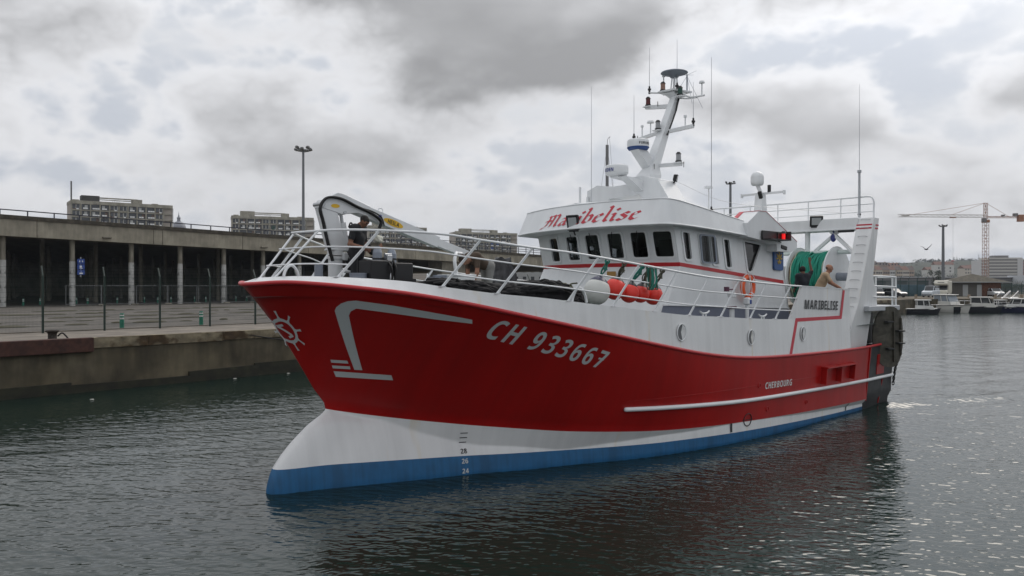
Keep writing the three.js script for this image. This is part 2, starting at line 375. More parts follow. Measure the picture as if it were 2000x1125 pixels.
M.coping = mat(lin(.30, .27, .21), .88, 0, { map: rep(tex(512, (u, v) => { const a = tn(u, v, 14, 14, 6, 3), b = sstep(.05, .25, tn(u, v, 6, 6, 5, 17)); const k = 205 + a * 120; return [mixv(k, k * .6, b), mixv(k * .97, k * .5, b), mixv(k * .9, k * .38, b)]; }), 2.7), bumpMap: rep(roughTex, .9), bumpScale: .015 });
M.rustBeam = mat(lin(.085, .032, .022), .8, 0, { map: rep(roughTex, 1.3), bumpMap: rep(roughTex, .7), bumpScale: .006 });
{
  const c0 = Q(-120, 0, 0), c1 = Q(121, 0, 0), far = V(300, 0, -150);
  const pts = [[c0.x, c0.z], [c1.x, c1.z], [far.x, far.z], [2500, -600], [2500, -3200], [-2500, -3200], [-2500, c0.z]];
  const g = new THREE.ExtrudeGeometry(poly(pts.map(p => [p[0], -p[1]])), { depth: 4.5, bevelEnabled: false }); g.rotateX(-Math.PI / 2); g.translate(0, QY - 4.5, 0);
  structure('quay', g, M.quayWall);
  // wet, weeded foot of the wall
  const foot = []; let k = -60;
  while (k < 110) { const L = rr(2.2, 5), h = rr(.30, .42) + .18 * sstep(4, 10, k); foot.push(plate([Q(k, -.02, -1), Q(k + L, -.02, -1), Q(k + L, -.02, h + rr(-.05, .05)), Q(k, -.02, h)], .09, [], .09)); k += L; }
  structure('weeded_wall_foot', foot, M.algae);
  // coping of pale broken concrete with a step below
  const cop = [], cop2 = []; k = 3.1;
  while (k < 112) { const L = rr(1.6, 3.4); cop.push(plate([Q(k, 0, QY - .28 - rr(0, .1)), Q(k + L - .02, 0, QY - .28 - rr(0, .1)), Q(k + L - .02, 0, QY + .055), Q(k, 0, QY + .055)], .42, [], rr(.03, .06))); k += L; }
  structure('quay_coping', cop, M.coping);
  // paved strip, fence line, parking apron
  const sheet = (k0, k1, n0, n1, y, m, name) => structure(name, plate([Q(k0, n0, y), Q(k1, n0, y), Q(k1, n1, y), Q(k0, n1, y)], .02), m);
  sheet(-70, 118, .36, 6.2, QY + .012, M.paving, 'quay_pavement');
  sheet(-90, 140, 6.2, 95, QY + .006, M.asphalt, 'parking_apron');
  const kerb = []; for (let q = -60; q < 110; q += 2.5) kerb.push(plate([Q(q, 5.95, QY + .02), Q(q + 2.48, 5.95, QY + .02), Q(q + 2.48, 6.2, QY + .02), Q(q, 6.2, QY + .02)], .05, [], .04));
  structure('kerb', kerb, M.paving);
  // worn markings on the apron
  M.marking = mat(lin(.42, .41, .38), .9, 0, { map: rep(roughTex, 1.6) });
  const marks = [];
  for (const [k0, k1, n, w] of [[-20, 6, 12.5, .12], [8, 20, 12.7, .12], [-14, 2, 17.5, .14], [5, 28, 17.9, .14], [2, 40, 24, .14], [-20, -2, 24.5, .14], [14, 44, 31, .15]]) marks.push(plate([Q(k0, n, QY + .03), Q(k1, n + rr(-.2, .2), QY + .03), Q(k1, n + w, QY + .03), Q(k0, n + w, QY + .03)], .004));
  structure('apron_markings', marks, M.marking);
  // tufts and silt along old joints
  const tuft = []; M.silt = mat(lin(.055, .050, .030), .95);
  for (let i = 0; i < 260; i++) { const row = [12.2, 16.5, 22, 29, 36][i % 5], q = Q(rr(-22, 50), row + rr(-.35, .35), QY + .014), s = rr(.12, .6), g = new THREE.SphereGeometry(1, 6, 4, 0, 6.283, 0, 1.57); g.scale(s * rr(1, 3), rr(.03, .1), s); g.rotateY(QTURN); g.translate(q.x, q.y, q.z); tuft.push(g); }
  const tf = part('weed_tufts', tuft, M.silt); tf.userData.kind = 'stuff'; tf.userData.label = 'low weeds and silt in old joints of the apron'; tf.userData.category = 'weeds';
}
{ // rust brown steel fender beam along the quay edge
  const a = Q(-40, 0, 0), o = thing('fender_beam', 'rust brown steel fender beam along the quay edge', 'beam', [a.x, QY - .46, a.z], QTURN);
  for (let i = 0; i < 9; i++) part('beam_length', rbx(4.74, .54, .34, 2.4 + i * 4.783, .27, .05, .03), M.rustBeam, o);
}

// --- terrain far behind the marina
{
  const hill = (name, x0, x1, d, hf, c, depth = 260) => {
    const n = 90, pos = [], idx = [], rows = 8;
    for (let j = 0; j <= rows; j++) for (let i = 0; i <= n; i++) { const x = mixv(x0, x1, i / n), q = j / rows; pos.push(x, mixv(QY - .5, hf(x) * Math.sin(Math.min(1, q * 1.35) * 1.57) , Math.min(1, q * 1.4)) + (j ? fbm(x * .02, j * .7, d * .01, 4) * 9 * q : 0), -(d + q * depth)); }
    for (let j = 0; j < rows; j++) for (let i = 0; i < n; i++) { const a = j * (n + 1) + i, b = a + 1, e = a + n + 1, f = e + 1; idx.push(a, b, e, b, f, e); }
    const g = new THREE.BufferGeometry(); g.setAttribute('position', new THREE.Float32BufferAttribute(pos, 3)); g.setIndex(idx); g.computeVertexNormals();
    return structure(name, g, c);
  };
  M.hill = mat(lin(.055, .07, .045), 1, 0, { map: rep(roughTex, 60) });
  hill('hill', 250, 1500, 950, x => 36 + 5 * Math.sin(x * .011) + 6 * fbm(x * .008, 1, 2, 3), M.hill, 380);
}
// ---------------------------------------------------------------- the fishing boat (local x aft from the bulb, y up, z to port)
const BOAT = { x: -4.72, z: -15.23, turn: 43 * Math.PI / 180 };
const bc = Math.cos(BOAT.turn), bs = Math.sin(BOAT.turn);
const toWorld = (s, y, t) => [BOAT.x + s * bc + t * bs, y, BOAT.z - s * bs + t * bc];
const boat = thing('fishing_boat', 'red, white and blue steel stern trawler with white wheelhouse under way in the basin', 'fishing boat', [BOAT.x, 0, BOAT.z], BOAT.turn);
const onBoat = (name, label, cat, s, y, t, group) => thing(name, label, cat, toWorld(s, y, t), BOAT.turn, group);

const yK = table([[-.6, 4.0], [-.4, 4.03], [-.1, 4.06], [.3, 4.03], [.84, 3.96], [1.61, 3.85], [2.58, 3.66], [3.88, 3.38], [5.67, 3.02], [7.52, 2.67], [9.33, 2.37], [11.07, 2.18], [13.02, 2.1], [15.8, 2.06], [18, 2.05], [21, 2.1]]);
const yT = table([[-.6, 4.13], [-.3, 4.16], [0, 4.18], [.6, 4.16], [1.6, 4.08], [2.2, 3.98], [3.17, 3.85], [4.14, 3.76], [6, 3.56], [8.54, 3.32], [10, 3.24], [11.43, 3.16], [13.46, 3.08], [16, 3.06], [21, 3.1]]);
const yR = table([[0, 1.85], [1.27, 1.5], [2.22, 1.31], [3.67, 1.08], [4.71, .94], [5.67, .82], [6.97, .7], [8.26, .61], [9.79, .55], [11.72, .5], [14.66, .42], [18.4, .36], [21, .36]]);
const yB = table([[0, .45], [1.42, .46], [3.7, .41], [7.12, .33], [10.76, .28], [13.08, .22], [14.8, .17], [17.6, .12], [21, .10]]);
const stem = table([[-1.5, .9], [-.8, .35], [-.3, .06], [0, .0], [.25, .05], [.45, .13], [.8, .42], [1.15, .82], [1.5, 1.27], [1.9, 1.0], [2.8, .42], [3.5, -.06], [4.05, -.43], [4.6, -.80]]);
const TR = table([[0, 0], [.06, .05], [.3, .2], [.73, .46], [1.5, .95], [2.23, 1.35], [3, 1.76], [3.73, 2.12], [4.73, 2.55], [6.73, 3.12], [8.73, 3.45], [10.7, 3.58], [14.7, 3.58], [17.7, 3.5], [20, 3.4]]);
const TW = table([[0, 0], [.03, .09], [.1, .16], [.3, .25], [.92, .44], [1.6, .72], [2.6, 1.08], [3.68, 1.47], [4.68, 1.9], [5.84, 2.32], [7.06, 2.76], [8.44, 3.16], [11.1, 3.55], [15.6, 3.5], [19.3, 3.35], [21, 3.3]]);
const TK = e => e <= 0 ? 0 : e < 8 ? 3.72 * Math.pow(1 - Math.pow(1 - e / 8, 2.4), .62) : e < 15.4 ? 3.72 : 3.72 - .0065 * (e - 15.4) ** 2;
function hullT(s, y) {                      // half breadth of the shell at station s and height y
  const r = yR(s), k = yK(s), f = (y - r) / (k - r), e = s - stem(1.5 + 2.55 * clamp(f));
  let up;
  if (f >= 0) up = mixv(TR(e), TK(e), Math.pow(clamp(f, 0, 1.05), 1.25));
  else up = TR(Math.max(0, s - 1.27)) * Math.max(0, 1 + .42 * f);
  const low = y < 1.75 ? TW(Math.max(0, s - stem(Math.min(y, 1.5)))) * (y < 0 ? 1 + y * .22 : 1) * (1 - sstep(1.2, 1.75, y)) : 0;
  return Math.max(up, low, 0);
}
// a strip of shell between two lines lo(s), hi(s), both sides; s runs from the stem (or sA) to sB
function shell(lo, hi, rows, sA, sB, N = 110, off = 0) {
  const geos = [];
  for (const side of [1, -1]) {
    const pos = [], uv = [], idx = [];
    for (let j = 0; j <= rows; j++) {
      const f = j / rows, yy = s => mixv(lo(s), hi(s), f);
      let s0 = sA; if (s0 === null) { s0 = 1; for (let q = 0; q < 40; q++) { const y = yy(s0), r = yR(s0); s0 = mixv(s0, y > r - 1e-6 ? stem(1.5 + 2.55 * clamp((y - r) / (yK(s0) - r))) : stem(y), .6); } }
      for (let i = 0; i <= N; i++) {
        const v = i / N, s = s0 + (sB - s0) * (sA === null ? Math.pow(v, 1.9) : v), y = yy(s);
        const t = (i === 0 && sA === null) ? 0 : hullT(s, y) + off; pos.push(s, y, side * t); uv.push(s, y);
      }
    }
    for (let j = 0; j < rows; j++) for (let i = 0; i < N; i++) { const a = j * (N + 1) + i, b = a + 1, c = a + N + 1, d = c + 1; if (side > 0) idx.push(a, b, c, b, d, c); else idx.push(a, c, b, b, c, d); }
    const g = new THREE.BufferGeometry(); g.setAttribute('position', new THREE.Float32BufferAttribute(pos, 3)); g.setAttribute('uv', new THREE.Float32BufferAttribute(uv, 2)); g.setIndex(idx); g.computeVertexNormals();
    geos.push(g.toNonIndexed());
  }
  return mergeGeometries(geos);
}
const SE = 18.75, SS = 20.9;      // where the red ends, where the shell ends
const hull = part('hull', shell(yR, yK, 20, null, SE), M.red, boat, { uv: true, label: 'glossy red topsides of the trawler' });
const bootTop = part('boot_top', shell(yB, yR, 22, null, SE, 130), M.whiteHull, hull, { uv: true, label: 'white band above the waterline paint' });
part('bottom_paint', shell(s => -1.2, yB, 16, null, SE, 130), M.blue, hull, { uv: true, label: 'blue paint at the waterline' });
for (const sd of [1, 0]) { const g = shell(s => -1.2, yK, 16, SE, SS, 8), n = g.attributes.position.count / 2, h = new THREE.BufferGeometry(); for (const k of ['position', 'normal', 'uv']) { const w = g.attributes[k].itemSize; h.setAttribute(k, new THREE.BufferAttribute(g.attributes[k].array.slice(sd * n * w, (sd + 1) * n * w), w)); } part('quarter_plating', h, M.darkSteel, hull, { uv: true, label: 'dark grey wear plating on the quarter' }); }
{ // transom, closing the shell
  const pts = []; for (let j = 0; j <= 14; j++) { const y = mixv(-1.2, yK(SS), j / 14); pts.push([hullT(SS, y), y]); }
  const sh = poly([...pts, ...pts.slice().reverse().map(p => [-p[0], p[1]])]);
  const g = ext(sh, .08); g.rotateY(Math.PI / 2); g.translate(SS - .06, 0, 0); part('transom', g, M.darkSteel, hull);
}
const kPts = (f0, f1, n, dy, off, side, yf = yK) => { const P = []; for (let i = 0; i <= n; i++) { const v = i / n, s = mixv(f0, f1, Math.pow(v, f0 < 0 ? 1.9 : 1)); P.push(V(s, yf(s) + dy, side * (hullT(s, yf(s) - .001) + off))); } return P; };
{
  const L = kPts(-.43, SS, 70, 0, .0, -1), R = kPts(-.43, SS, 70, 0, .0, 1);
  part('rubbing_moulding', tube([...L.slice(1).reverse(), V(-.44, yK(-.43), 0), ...R.slice(1)], .042, 400, 8), M.redStripe, hull, { label: 'red half round moulding along the sheer' });
  for (const sd of [1, -1]) {
    const st = table([[6.8, 1.24], [8.67, 1.16], [11.2, 1.07], [13.96, 1.03], [18.1, .99], [20.9, .98]]), P = [];
    for (let i = 0; i <= 40; i++) { const s = mixv(7.0, 20.95, i / 40); P.push(V(s, st(s), sd * (hullT(s, st(s)) + .045))); }
    part('rubbing_strake', [tube(P, .052, 120, 10), (() => { const g = new THREE.SphereGeometry(.052, 10, 8); g.translate(P[0].x, P[0].y, P[0].z); return g; })()], M.rail, hull, { label: 'white pipe rubbing strake along the side' });
  }
}
// --- bulwark: white plating above the sheer, leaning in at the bow
const bwIn = s => mixv(.36, .05, sstep(-.4, 3.2, s));
const bwT = (s, f) => { const e = s + .43; return Math.max(0, TK(e) - bwIn(s) * f); };
function bulwark(sA, sB, N, topf) {
  const geos = [];
  for (const side of [1, -1]) {
    const pos = [], uv = [], idx = [], cols = [[0, 0], [.35, 0], [.7, 0], [1, 0], [1, .06], [.6, .06], [0, .06]];
    for (let i = 0; i <= N; i++) {
      const v = i / N, s = mixv(sA, sB, sA < 0 ? Math.pow(v, 1.9) : v);
      for (const [f, inn] of cols) { const shift = sA < 0 ? .24 * f * (1 - sstep(-.43, 3, s)) : 0; const ss = s + shift + (sA < 0 && i === 0 ? inn * 1.0 : 0); pos.push(ss, mixv(yK(s), topf(s), f), side * Math.max(0, bwT(s, f) - inn)); uv.push(s, f); }
    }
    const m = cols.length;
    for (let i = 0; i < N; i++) for (let j = 0; j < m - 1; j++) { const a = i * m + j, b = a + m, c = a + 1, d = b + 1; if (side > 0) idx.push(a, b, c, b, d, c); else idx.push(a, c, b, b, c, d); }
    const g = new THREE.BufferGeometry(); g.setAttribute('position', new THREE.Float32BufferAttribute(pos, 3)); g.setAttribute('uv', new THREE.Float32BufferAttribute(uv, 2)); g.setIndex(idx); g.computeVertexNormals();
    geos.push(toCreasedNormals(g, .6));
  }
  return mergeGeometries(geos);
}
const bulw = part('bulwark', bulwark(-.43, 17.2, 110, yT), M.whiteHull, boat, { uv: true, label: 'white bulwark plating above the red sheer line' });
// deck inside the bulwark
{
  const pos = [], idx = [], N = 60, dk = s => s < 8 ? yT(s) - mixv(.38, .16, sstep(2.2, 4.2, s)) : mixv(mixv(yT(8) - .16, 2.35, sstep(8, 8.6, s)), 2.75, sstep(15.2, 15.6, s));
  for (let i = 0; i <= N; i++) { const s = mixv(-.3, 20.85, Math.pow(i / N, 1.6)), t = bwT(s, .6) - .04; pos.push(s, dk(s), t, s, dk(s), -t); }
  for (let i = 0; i < N; i++) { const a = i * 2; idx.push(a, a + 1, a + 2, a + 1, a + 3, a + 2); }
  const g = new THREE.BufferGeometry(); g.setAttribute('position', new THREE.Float32BufferAttribute(pos, 3)); g.setIndex(idx); g.computeVertexNormals();
  part('deck', g, M.deck, boat);
}
// hawse and drain fairleads on the unpierced white plating, their shaded throats painted dark
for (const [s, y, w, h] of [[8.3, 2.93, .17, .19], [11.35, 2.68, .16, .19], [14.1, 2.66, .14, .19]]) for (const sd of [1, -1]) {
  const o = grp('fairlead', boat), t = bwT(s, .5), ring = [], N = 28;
  for (let i = 0; i < N; i++) { const a = i / N * 6.283; ring.push(V(s + Math.cos(a) * w, y + Math.sin(a) * h, sd * (t + .03))); }
  part('fairlead_ring', tube(ring, .014, 60, 7, true), M.rail, o);
  const g = new THREE.CylinderGeometry(1, .8, .12, 24, 1, true); g.rotateX(Math.PI / 2); g.scale(w, h, sd); g.translate(s, y, sd * (t + .01));
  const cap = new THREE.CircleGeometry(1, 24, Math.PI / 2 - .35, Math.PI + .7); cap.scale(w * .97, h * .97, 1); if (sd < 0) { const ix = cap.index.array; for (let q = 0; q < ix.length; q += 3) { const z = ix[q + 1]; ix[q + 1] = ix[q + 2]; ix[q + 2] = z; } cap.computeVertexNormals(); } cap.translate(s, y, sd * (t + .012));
  part('fairlead_shade', cap, M.throatShade = M.throatShade || mat(lin(.13, .135, .14), .7), o);  // dark part disc, its colour standing for the shade inside an opening
}
// freeing ports cut low in the red side near the stern
for (const sd of [1, -1]) {
  const o = grp('freeing_port', boat);
  const y0 = 1.14, y1 = 1.62, T = (s, y) => sd * (hullT(s, y) + .012);
  const fr = [];
  for (const s of [15.35, 16.35, 17.3]) fr.push(bar([s, y0, T(s, y0) + sd * .06], [s, y1 + .03, T(s, y1) + sd * .06], .2, .05, V(1, 0, 0)));
  fr.push(bar([15.3, y1, T(15.3, y1) + sd * .07], [17.35, y1, T(17.35, y1) + sd * .07], .26, .04));
  part('port_frame', fr, M.red, o);
  
  for (const [a, b] of [[15.4, 16.3], [16.4, 17.25]]) {
    const q = [V(a, y0, T(a, y0)), V(b, y0, T(b, y0)), V(b, y1, T(b, y1)), V(a, y1, T(a, y1))]; if (sd < 0) { q.reverse(); }
    part('port_flap', plate(q, .01), M.red, o);
  }
  const q2 = [V(19.45, 1.1, T(19.45, 1.1)), V(20.1, 1.1, T(20.1, 1.1)), V(20.1, 1.75, T(20.1, 1.75)), V(19.45, 1.75, T(19.45, 1.75))]; if (sd < 0) q2.reverse();
  part('port_flap', plate(q2, .02, [], .01), M.red, o);
  part('red_seam', bar([SE, .3, T(SE, .3)], [SE, 2.05, T(SE, 2.05)], .05, .05, V(1, 0, 0)), M.red, o);
  part('red_seam', [bar([20.02, .1, T(20.02, .1)], [20.02, .93, T(20.02, .93)], .04, .04, V(1, 0, 0))], M.red, o);
}
// ---------------------------------------------------------------- wheelhouse
const house = grp('wheelhouse', boat);
const HW = 2.45;
const sc = y => 10.05 - .26 * (y - 4.5);
const frontS = (t, y) => sc(y) - .6 * (1 - (t / HW) ** 2);
function windowIn(pts4, holesOut, quad, r = .07, proud = .022, name = 'window') {   // pts4: 3-D corners of the opening in the wall plane `quad`
  const F = frame2(quad), p2 = pts4.map(p => F.to2(p));
  holesOut.push(roundPoly(p2, r));
  const rim = roundPoly(grow(p2, .055), r + .05, THREE.Shape); rim.holes.push(roundPoly(grow(p2, -.004), r));
  const fg = ext(rim, .03); fg.translate(0, 0, -.004); fg.applyMatrix4(F.M);
  part('window_frame', fg, M.white, house);
  const sh = roundPoly(grow(p2, .03), r, THREE.Shape), g = new THREE.ShapeGeometry(sh, 5); g.translate(0, 0, -.045); g.applyMatrix4(F.M);
  part(name, g, M.glass, house);
  const gasket = roundPoly(grow(p2, .028), r, THREE.Shape); gasket.holes.push(roundPoly(grow(p2, -.014), r)); const gg = ext(gasket, .012); gg.translate(0, 0, -.04); gg.applyMatrix4(F.M);
  part('window_gasket', gg, M.rubber, house);
}
{ // upper front: seven flat panels, six windows seen from ahead and to port
  const brk = [-HW, -1.86, -1.06, -.23, .53, 1.21, 1.83, HW], wins = { 1: [-1.7, -1.28], 2: [-.85, -.38], 3: [-.08, .38], 4: [.67, 1.09], 5: [1.34, 1.74], 6: [1.92, 2.36] };
  const y0 = 4.5, y1 = 5.55;
  for (let i = 0; i < brk.length - 1; i++) {
    const a = brk[i], b = brk[i + 1], P = (t, y) => { const f = (t - a) / (b - a); return V(mixv(frontS(a, y), frontS(b, y), f), y, t); };
    const quad = [P(a, y0), P(b, y0), P(b, y1), P(a, y1)], holes = [];
    if (wins[i]) { const [u, v] = wins[i], dy = .012 * (u + v) / 2; windowIn([P(u, 4.72 + dy), P(v, 4.72 + dy), P(v, 5.37 + dy), P(u, 5.37 + dy)], holes, quad); }
    part('wall_panel', plate(quad, .07, holes), M.white, house);
  }
  // lower front, raked the other way
  for (let i = 0; i < brk.length - 1; i++) {
    const a = brk[i], b = brk[i + 1], L = (t, y) => V(frontS(t, 4.5) - .75 * (4.5 - y) / 1.3, y, t);
    part('wall_panel', plate([L(a, 2.6), L(b, 2.6), L(b, 4.5), L(a, 4.5)], .07), M.white, house);
    const q = [P4(a, 4.5), P4(b, 4.5), P4(b, 4.6), P4(a, 4.6)];
    function P4(t, y) { const f = (t - a) / (b - a); return V(mixv(frontS(a, y), frontS(b, y), f), y, t); }
    part('red_stripe', plate(q, .01, [], .006), M.redStripe, house);
  }
}
for (const sd of [1, -1]) { // side walls
  const S = (s, y) => V(s, y, sd * HW), order = a => sd > 0 ? a : a.slice().reverse();
  const outline = [S(8.8, 2.3), S(15.95, 2.3), S(15.15, 5.5), S(sc(5.55), 5.55), S(10.05, 4.5), S(9.3, 3.2)];
  const quad = sd > 0 ? outline : [outline[1], outline[0], outline[5], outline[4], outline[3], outline[2]];
  const holes = [], win = (p, r, n) => windowIn(order(p), holes, quad, r, .022, n);
  win([S(10.29, 4.69), S(10.57, 4.68), S(10.44, 5.37), S(10.13, 5.38)], .06);
  win([S(11.02, 4.62), S(11.42, 4.61), S(11.30, 5.34), S(10.88, 5.35)], .06);
  win([S(11.58, 4.58), S(11.84, 4.57), S(11.68, 5.31), S(11.43, 5.32)], .06);
  win([S(12.22, 4.51), S(12.48, 4.50), S(12.33, 5.26), S(12.05, 5.27)], .06);
  win([S(13.33, 4.41), S(13.56, 4.41), S(14.03, 5.18), S(13.11, 5.25)], .06);
  part('wall_panel', plate(quad, .07, holes), M.white, house);
  // one port sash stands open
  if (sd > 0) {
    const F = [V(10.98, 4.60, HW + .03), V(11.42, 4.58, HW + .22), V(11.30, 5.34, HW + .22), V(10.86, 5.36, HW + .03)], fr = frame2(F), p2 = F.map(p => fr.to2(p));
    const rim = roundPoly(p2, .07, THREE.Shape); rim.holes.push(roundPoly(grow(p2, -.04), .06)); const g = ext(rim, .03); g.applyMatrix4(fr.M); part('open_sash', g, M.greyPaint, house);
    const gl = new THREE.ShapeGeometry(roundPoly(grow(p2, -.035), .06, THREE.Shape)); gl.translate(0, 0, .015); gl.applyMatrix4(fr.M); part('sash_pane', gl, M.glass, house);
  }
  const st = [S(10.05, 4.5), S(15.38, 4.06), S(15.36, 4.16), S(10.02, 4.6)];
  part('red_stripe', plate(order(st), .01, [], .006), M.redStripe, house);
  part('grey_skirt', plate(order([S(8.82, 2.32), S(15.9, 2.32), S(15.66, 3.30), S(9.32, 3.50)]), .01, [], .012), M.greyBlue, house);
  part('skirt_ledge', bar(S(9.3, 3.52).add(V(0, 0, sd * .02)), S(15.66, 3.32).add(V(0, 0, sd * .02)), .05, .03), M.white, house);
}
part('aft_wall', plate([V(15.95, 2.3, HW), V(15.95, 2.3, -HW), V(15.15, 5.5, -HW), V(15.15, 5.5, HW)], .07, [], -.003), M.white, house);
part('floor', bx(5.6, .06, 4.7, 12.7, 4.1, 0), M.inner, house);
{ // consoles and chair backs seen dimly through the glass
  part('console', [rbx(.7, .55, 4.0, 10.3, 4.4, 0, .05), rbx(.12, .34, .5, 10.35, 4.85, -.6, .02), rbx(.12, .34, .5, 10.35, 4.85, .4, .02), rbx(.12, .3, .42, 10.35, 4.85, 1.3, .02)], M.black, house);
  part('helm_chair', [rbx(.5, .12, .55, 11.6, 4.6, .7, .05), rbx(.12, .75, .52, 11.85, 4.95, .7, .05), rbx(.5, .12, .55, 11.6, 4.6, -.7, .05), rbx(.12, .75, .52, 11.85, 4.95, -.7, .05), rod([11.6, 4.1, .7], [11.6, 4.6, .7], .06), rod([11.6, 4.1, -.7], [11.6, 4.6, -.7], .06)], M.inner, house);
  part('rear_cupboard', bx(.5, 1.2, 3.2, 14.4, 4.75, -.4), M.inner, house);
}
for (const [t, a] of [[.12, .5], [.85, -.3], [1.55, -.3], [-.6, .4]]) { // window wipers
  const P = (y, tt) => V(frontS(tt, y) - .035, y, tt);
  part('wiper', [rod(P(5.42, t), P(5.02, t + a * .18), .009, .007, 5), rod(P(5.18, t + a * .12), P(4.82, t + a * .30), .008, .008, 5)], M.black, house);
}
// --- roof with its deep sloping visor
const roofGeo = (() => {
  const half = [];
  for (let i = 0; i <= 9; i++) { const t = 2.45 * i / 9; half.push([8.4 + .106 * t * t, t]); }
  const A = [8.4 + .106 * 2.45 ** 2, 2.45], C = [9.12, 2.75], B = [9.75, 2.75];
  for (let i = 1; i <= 7; i++) { const f = i / 7, g = 1 - f; half.push([g * g * A[0] + 2 * g * f * C[0] + f * f * B[0], g * g * A[1] + 2 * g * f * C[1] + f * f * B[1]]); }
  for (const s of [10.5, 11.5, 12.5, 13.5, 14.5, 15.2]) half.push([s, 2.75]);
  const lowY = table([[8, 5.49], [9.4, 5.50], [11, 5.45], [13.06, 5.34], [15.2, 5.21]]), upY = table([[8, 6.14], [9.4, 6.15], [11.3, 5.95], [13.06, 5.75], [14.2, 5.62], [15.2, 5.5]]);
  const full = [...half.slice(1).reverse().map(p => [p[0], -p[1]]), ...half];
  const low = full.map(([s, t]) => V(s, lowY(s) + .012 * t, t));
  const up = full.map(([s, t]) => { const s2 = s + .36 * sstep(10.2, 8.4, s), t2 = t * .945; return V(s2, upY(s2) + .012 * t, t2); });
  const n = full.length, geos = [];
  const strip = (A, Bq, smooth) => { const pos = [], idx = []; for (let i = 0; i < A.length; i++) pos.push(...A[i].toArray(), ...Bq[i].toArray()); for (let i = 0; i < A.length - 1; i++) { const a = 2 * i; idx.push(a, a + 2, a + 1, a + 1, a + 2, a + 3); } const g = new THREE.BufferGeometry(); g.setAttribute('position', new THREE.Float32BufferAttribute(pos, 3)); g.setIndex(idx); g.computeVertexNormals(); return g.toNonIndexed(); };
  geos.push(strip(low, up));
  const m = (n - 1) / 2, Lp = up.slice(m), Ls = up.slice(0, m + 1).reverse(), lp = low.slice(m), ls = low.slice(0, m + 1).reverse();
  const mid = Lp.map((p, i) => V(p.x, p.y + .05, 0));
  geos.push(strip(Lp, mid), strip(mid, Ls));
  geos.push(strip(ls, lp));
  geos.push(strip([low[0], up[0]], [low[n - 1], up[n - 1]]));
  return { geos, low, up };
})();
part('roof_visor', roofGeo.geos, M.white, house, { label: 'white roof with deep sloping visor' });
part('visor_edge', [tube(roofGeo.low, .022, 160, 6), tube(roofGeo.up, .018, 160, 6)], M.white, house);
{ // red topped casing at the after corner of the roof, with sidelight screen
  const o = grp('roof_casing', boat);
  for (const sd of [1, -1]) {
    const pr = [[12.75, 5.74], [13.35, 6.1], [13.75, 6.1], [15.55, 5.32], [15.55, 5.12], [15.2, 5.0], [14.35, 5.0], [14.35, 5.2], [12.75, 5.36]];
    const g = ext(poly(pr), .55); g.translate(0, 0, sd > 0 ? 2.24 : -2.79); part('casing', g, M.white, o);
    part('casing_top', [plate(sd > 0 ? [V(13.75, 6.103, 2.80), V(15.55, 5.323, 2.80), V(15.55, 5.323, 2.55), V(13.75, 6.103, 2.55)] : [V(13.75, 6.103, -2.55), V(15.55, 5.323, -2.55), V(15.55, 5.323, -2.8), V(13.75, 6.103, -2.8)], .01, [], .006), bx(.42, .012, .56, 13.55, 6.108, sd * 2.52), bar([12.74, 5.752, sd * 2.24], [13.35, 6.108, sd * 2.24], .14, .012)], M.redLetter, o);
  }
  const scr = grp('sidelight_screen', boat);
  part('screen', [rbx(1.15, .24, .05, 14.0, 5.44, 2.84, .01), bx(.05, .24, .3, 14.55, 5.44, 2.97), bx(1.15, .03, .3, 14.0, 5.31, 2.97)], M.black, scr);
  M.redLamp = mat(lin(.6, .01, .01), .25, 0, { emissive: lin(.7, .01, .01), emissiveIntensity: .8 });
  part('red_sidelight', [rod([14.42, 5.34, 2.96], [14.42, 5.5, 2.96], .05, .05, 12)], M.redLamp, scr);
  part('light_cap', [rod([14.42, 5.5, 2.96], [14.42, 5.57, 2.96], .09, .05, 12), rbx(.4, .2, .02, 14.42, 5.43, 2.885, .01)], M.black, scr);
  const lp = new THREE.PointLight(0xff1408, .012, 0, 2); lp.position.set(14.42, 5.43, 3.06); lp.castShadow = true; scr.add(lp); lp.name = 'red_sidelight_glow';
  part('work_lamp', [rbx(.34, .12, .2, 14.75, 5.12, 2.72, .03, 0, -.15), tube([[14.3, 5.34, 2.75], [14.5, 5.28, 2.8], [14.7, 5.24, 2.75]], .015)], M.black, scr);
}
{ // blue badge with a gilt figure on the port after wall
  const o = grp('badge', boat);
  const g = roundPoly([[14.72, 4.48], [15.24, 4.46], [15.24, 5.10], [14.72, 5.12]], .08, THREE.Shape), b = ext(g, .05, .01); b.translate(0, 0, HW + .01);
  part('badge_plate', b, mat(lin(.03, .09, .25), .45), o);
  const petals = []; M.gold = mat(lin(.5, .34, .08), .45, .3);
  for (const [dx, dy, ang, l] of [[0, .06, 0, .2], [-.09, .06, .6, .15], [.09, .06, -.6, .15], [-.12, -.02, 1.4, .1], [.12, -.02, -1.4, .1], [0, -.08, 0, .12], [-.06, -.13, .5, .1], [.06, -.13, -.5, .1], [0, .16, .2, .08]]) { const q = new THREE.SphereGeometry(1, 8, 6); q.scale(.028, l * .6, .02); q.rotateZ(ang); q.translate(14.98 + dx, 4.82 + dy, HW + .075); petals.push(q); }
  part('gilt_figure', petals, M.gold, o);
}
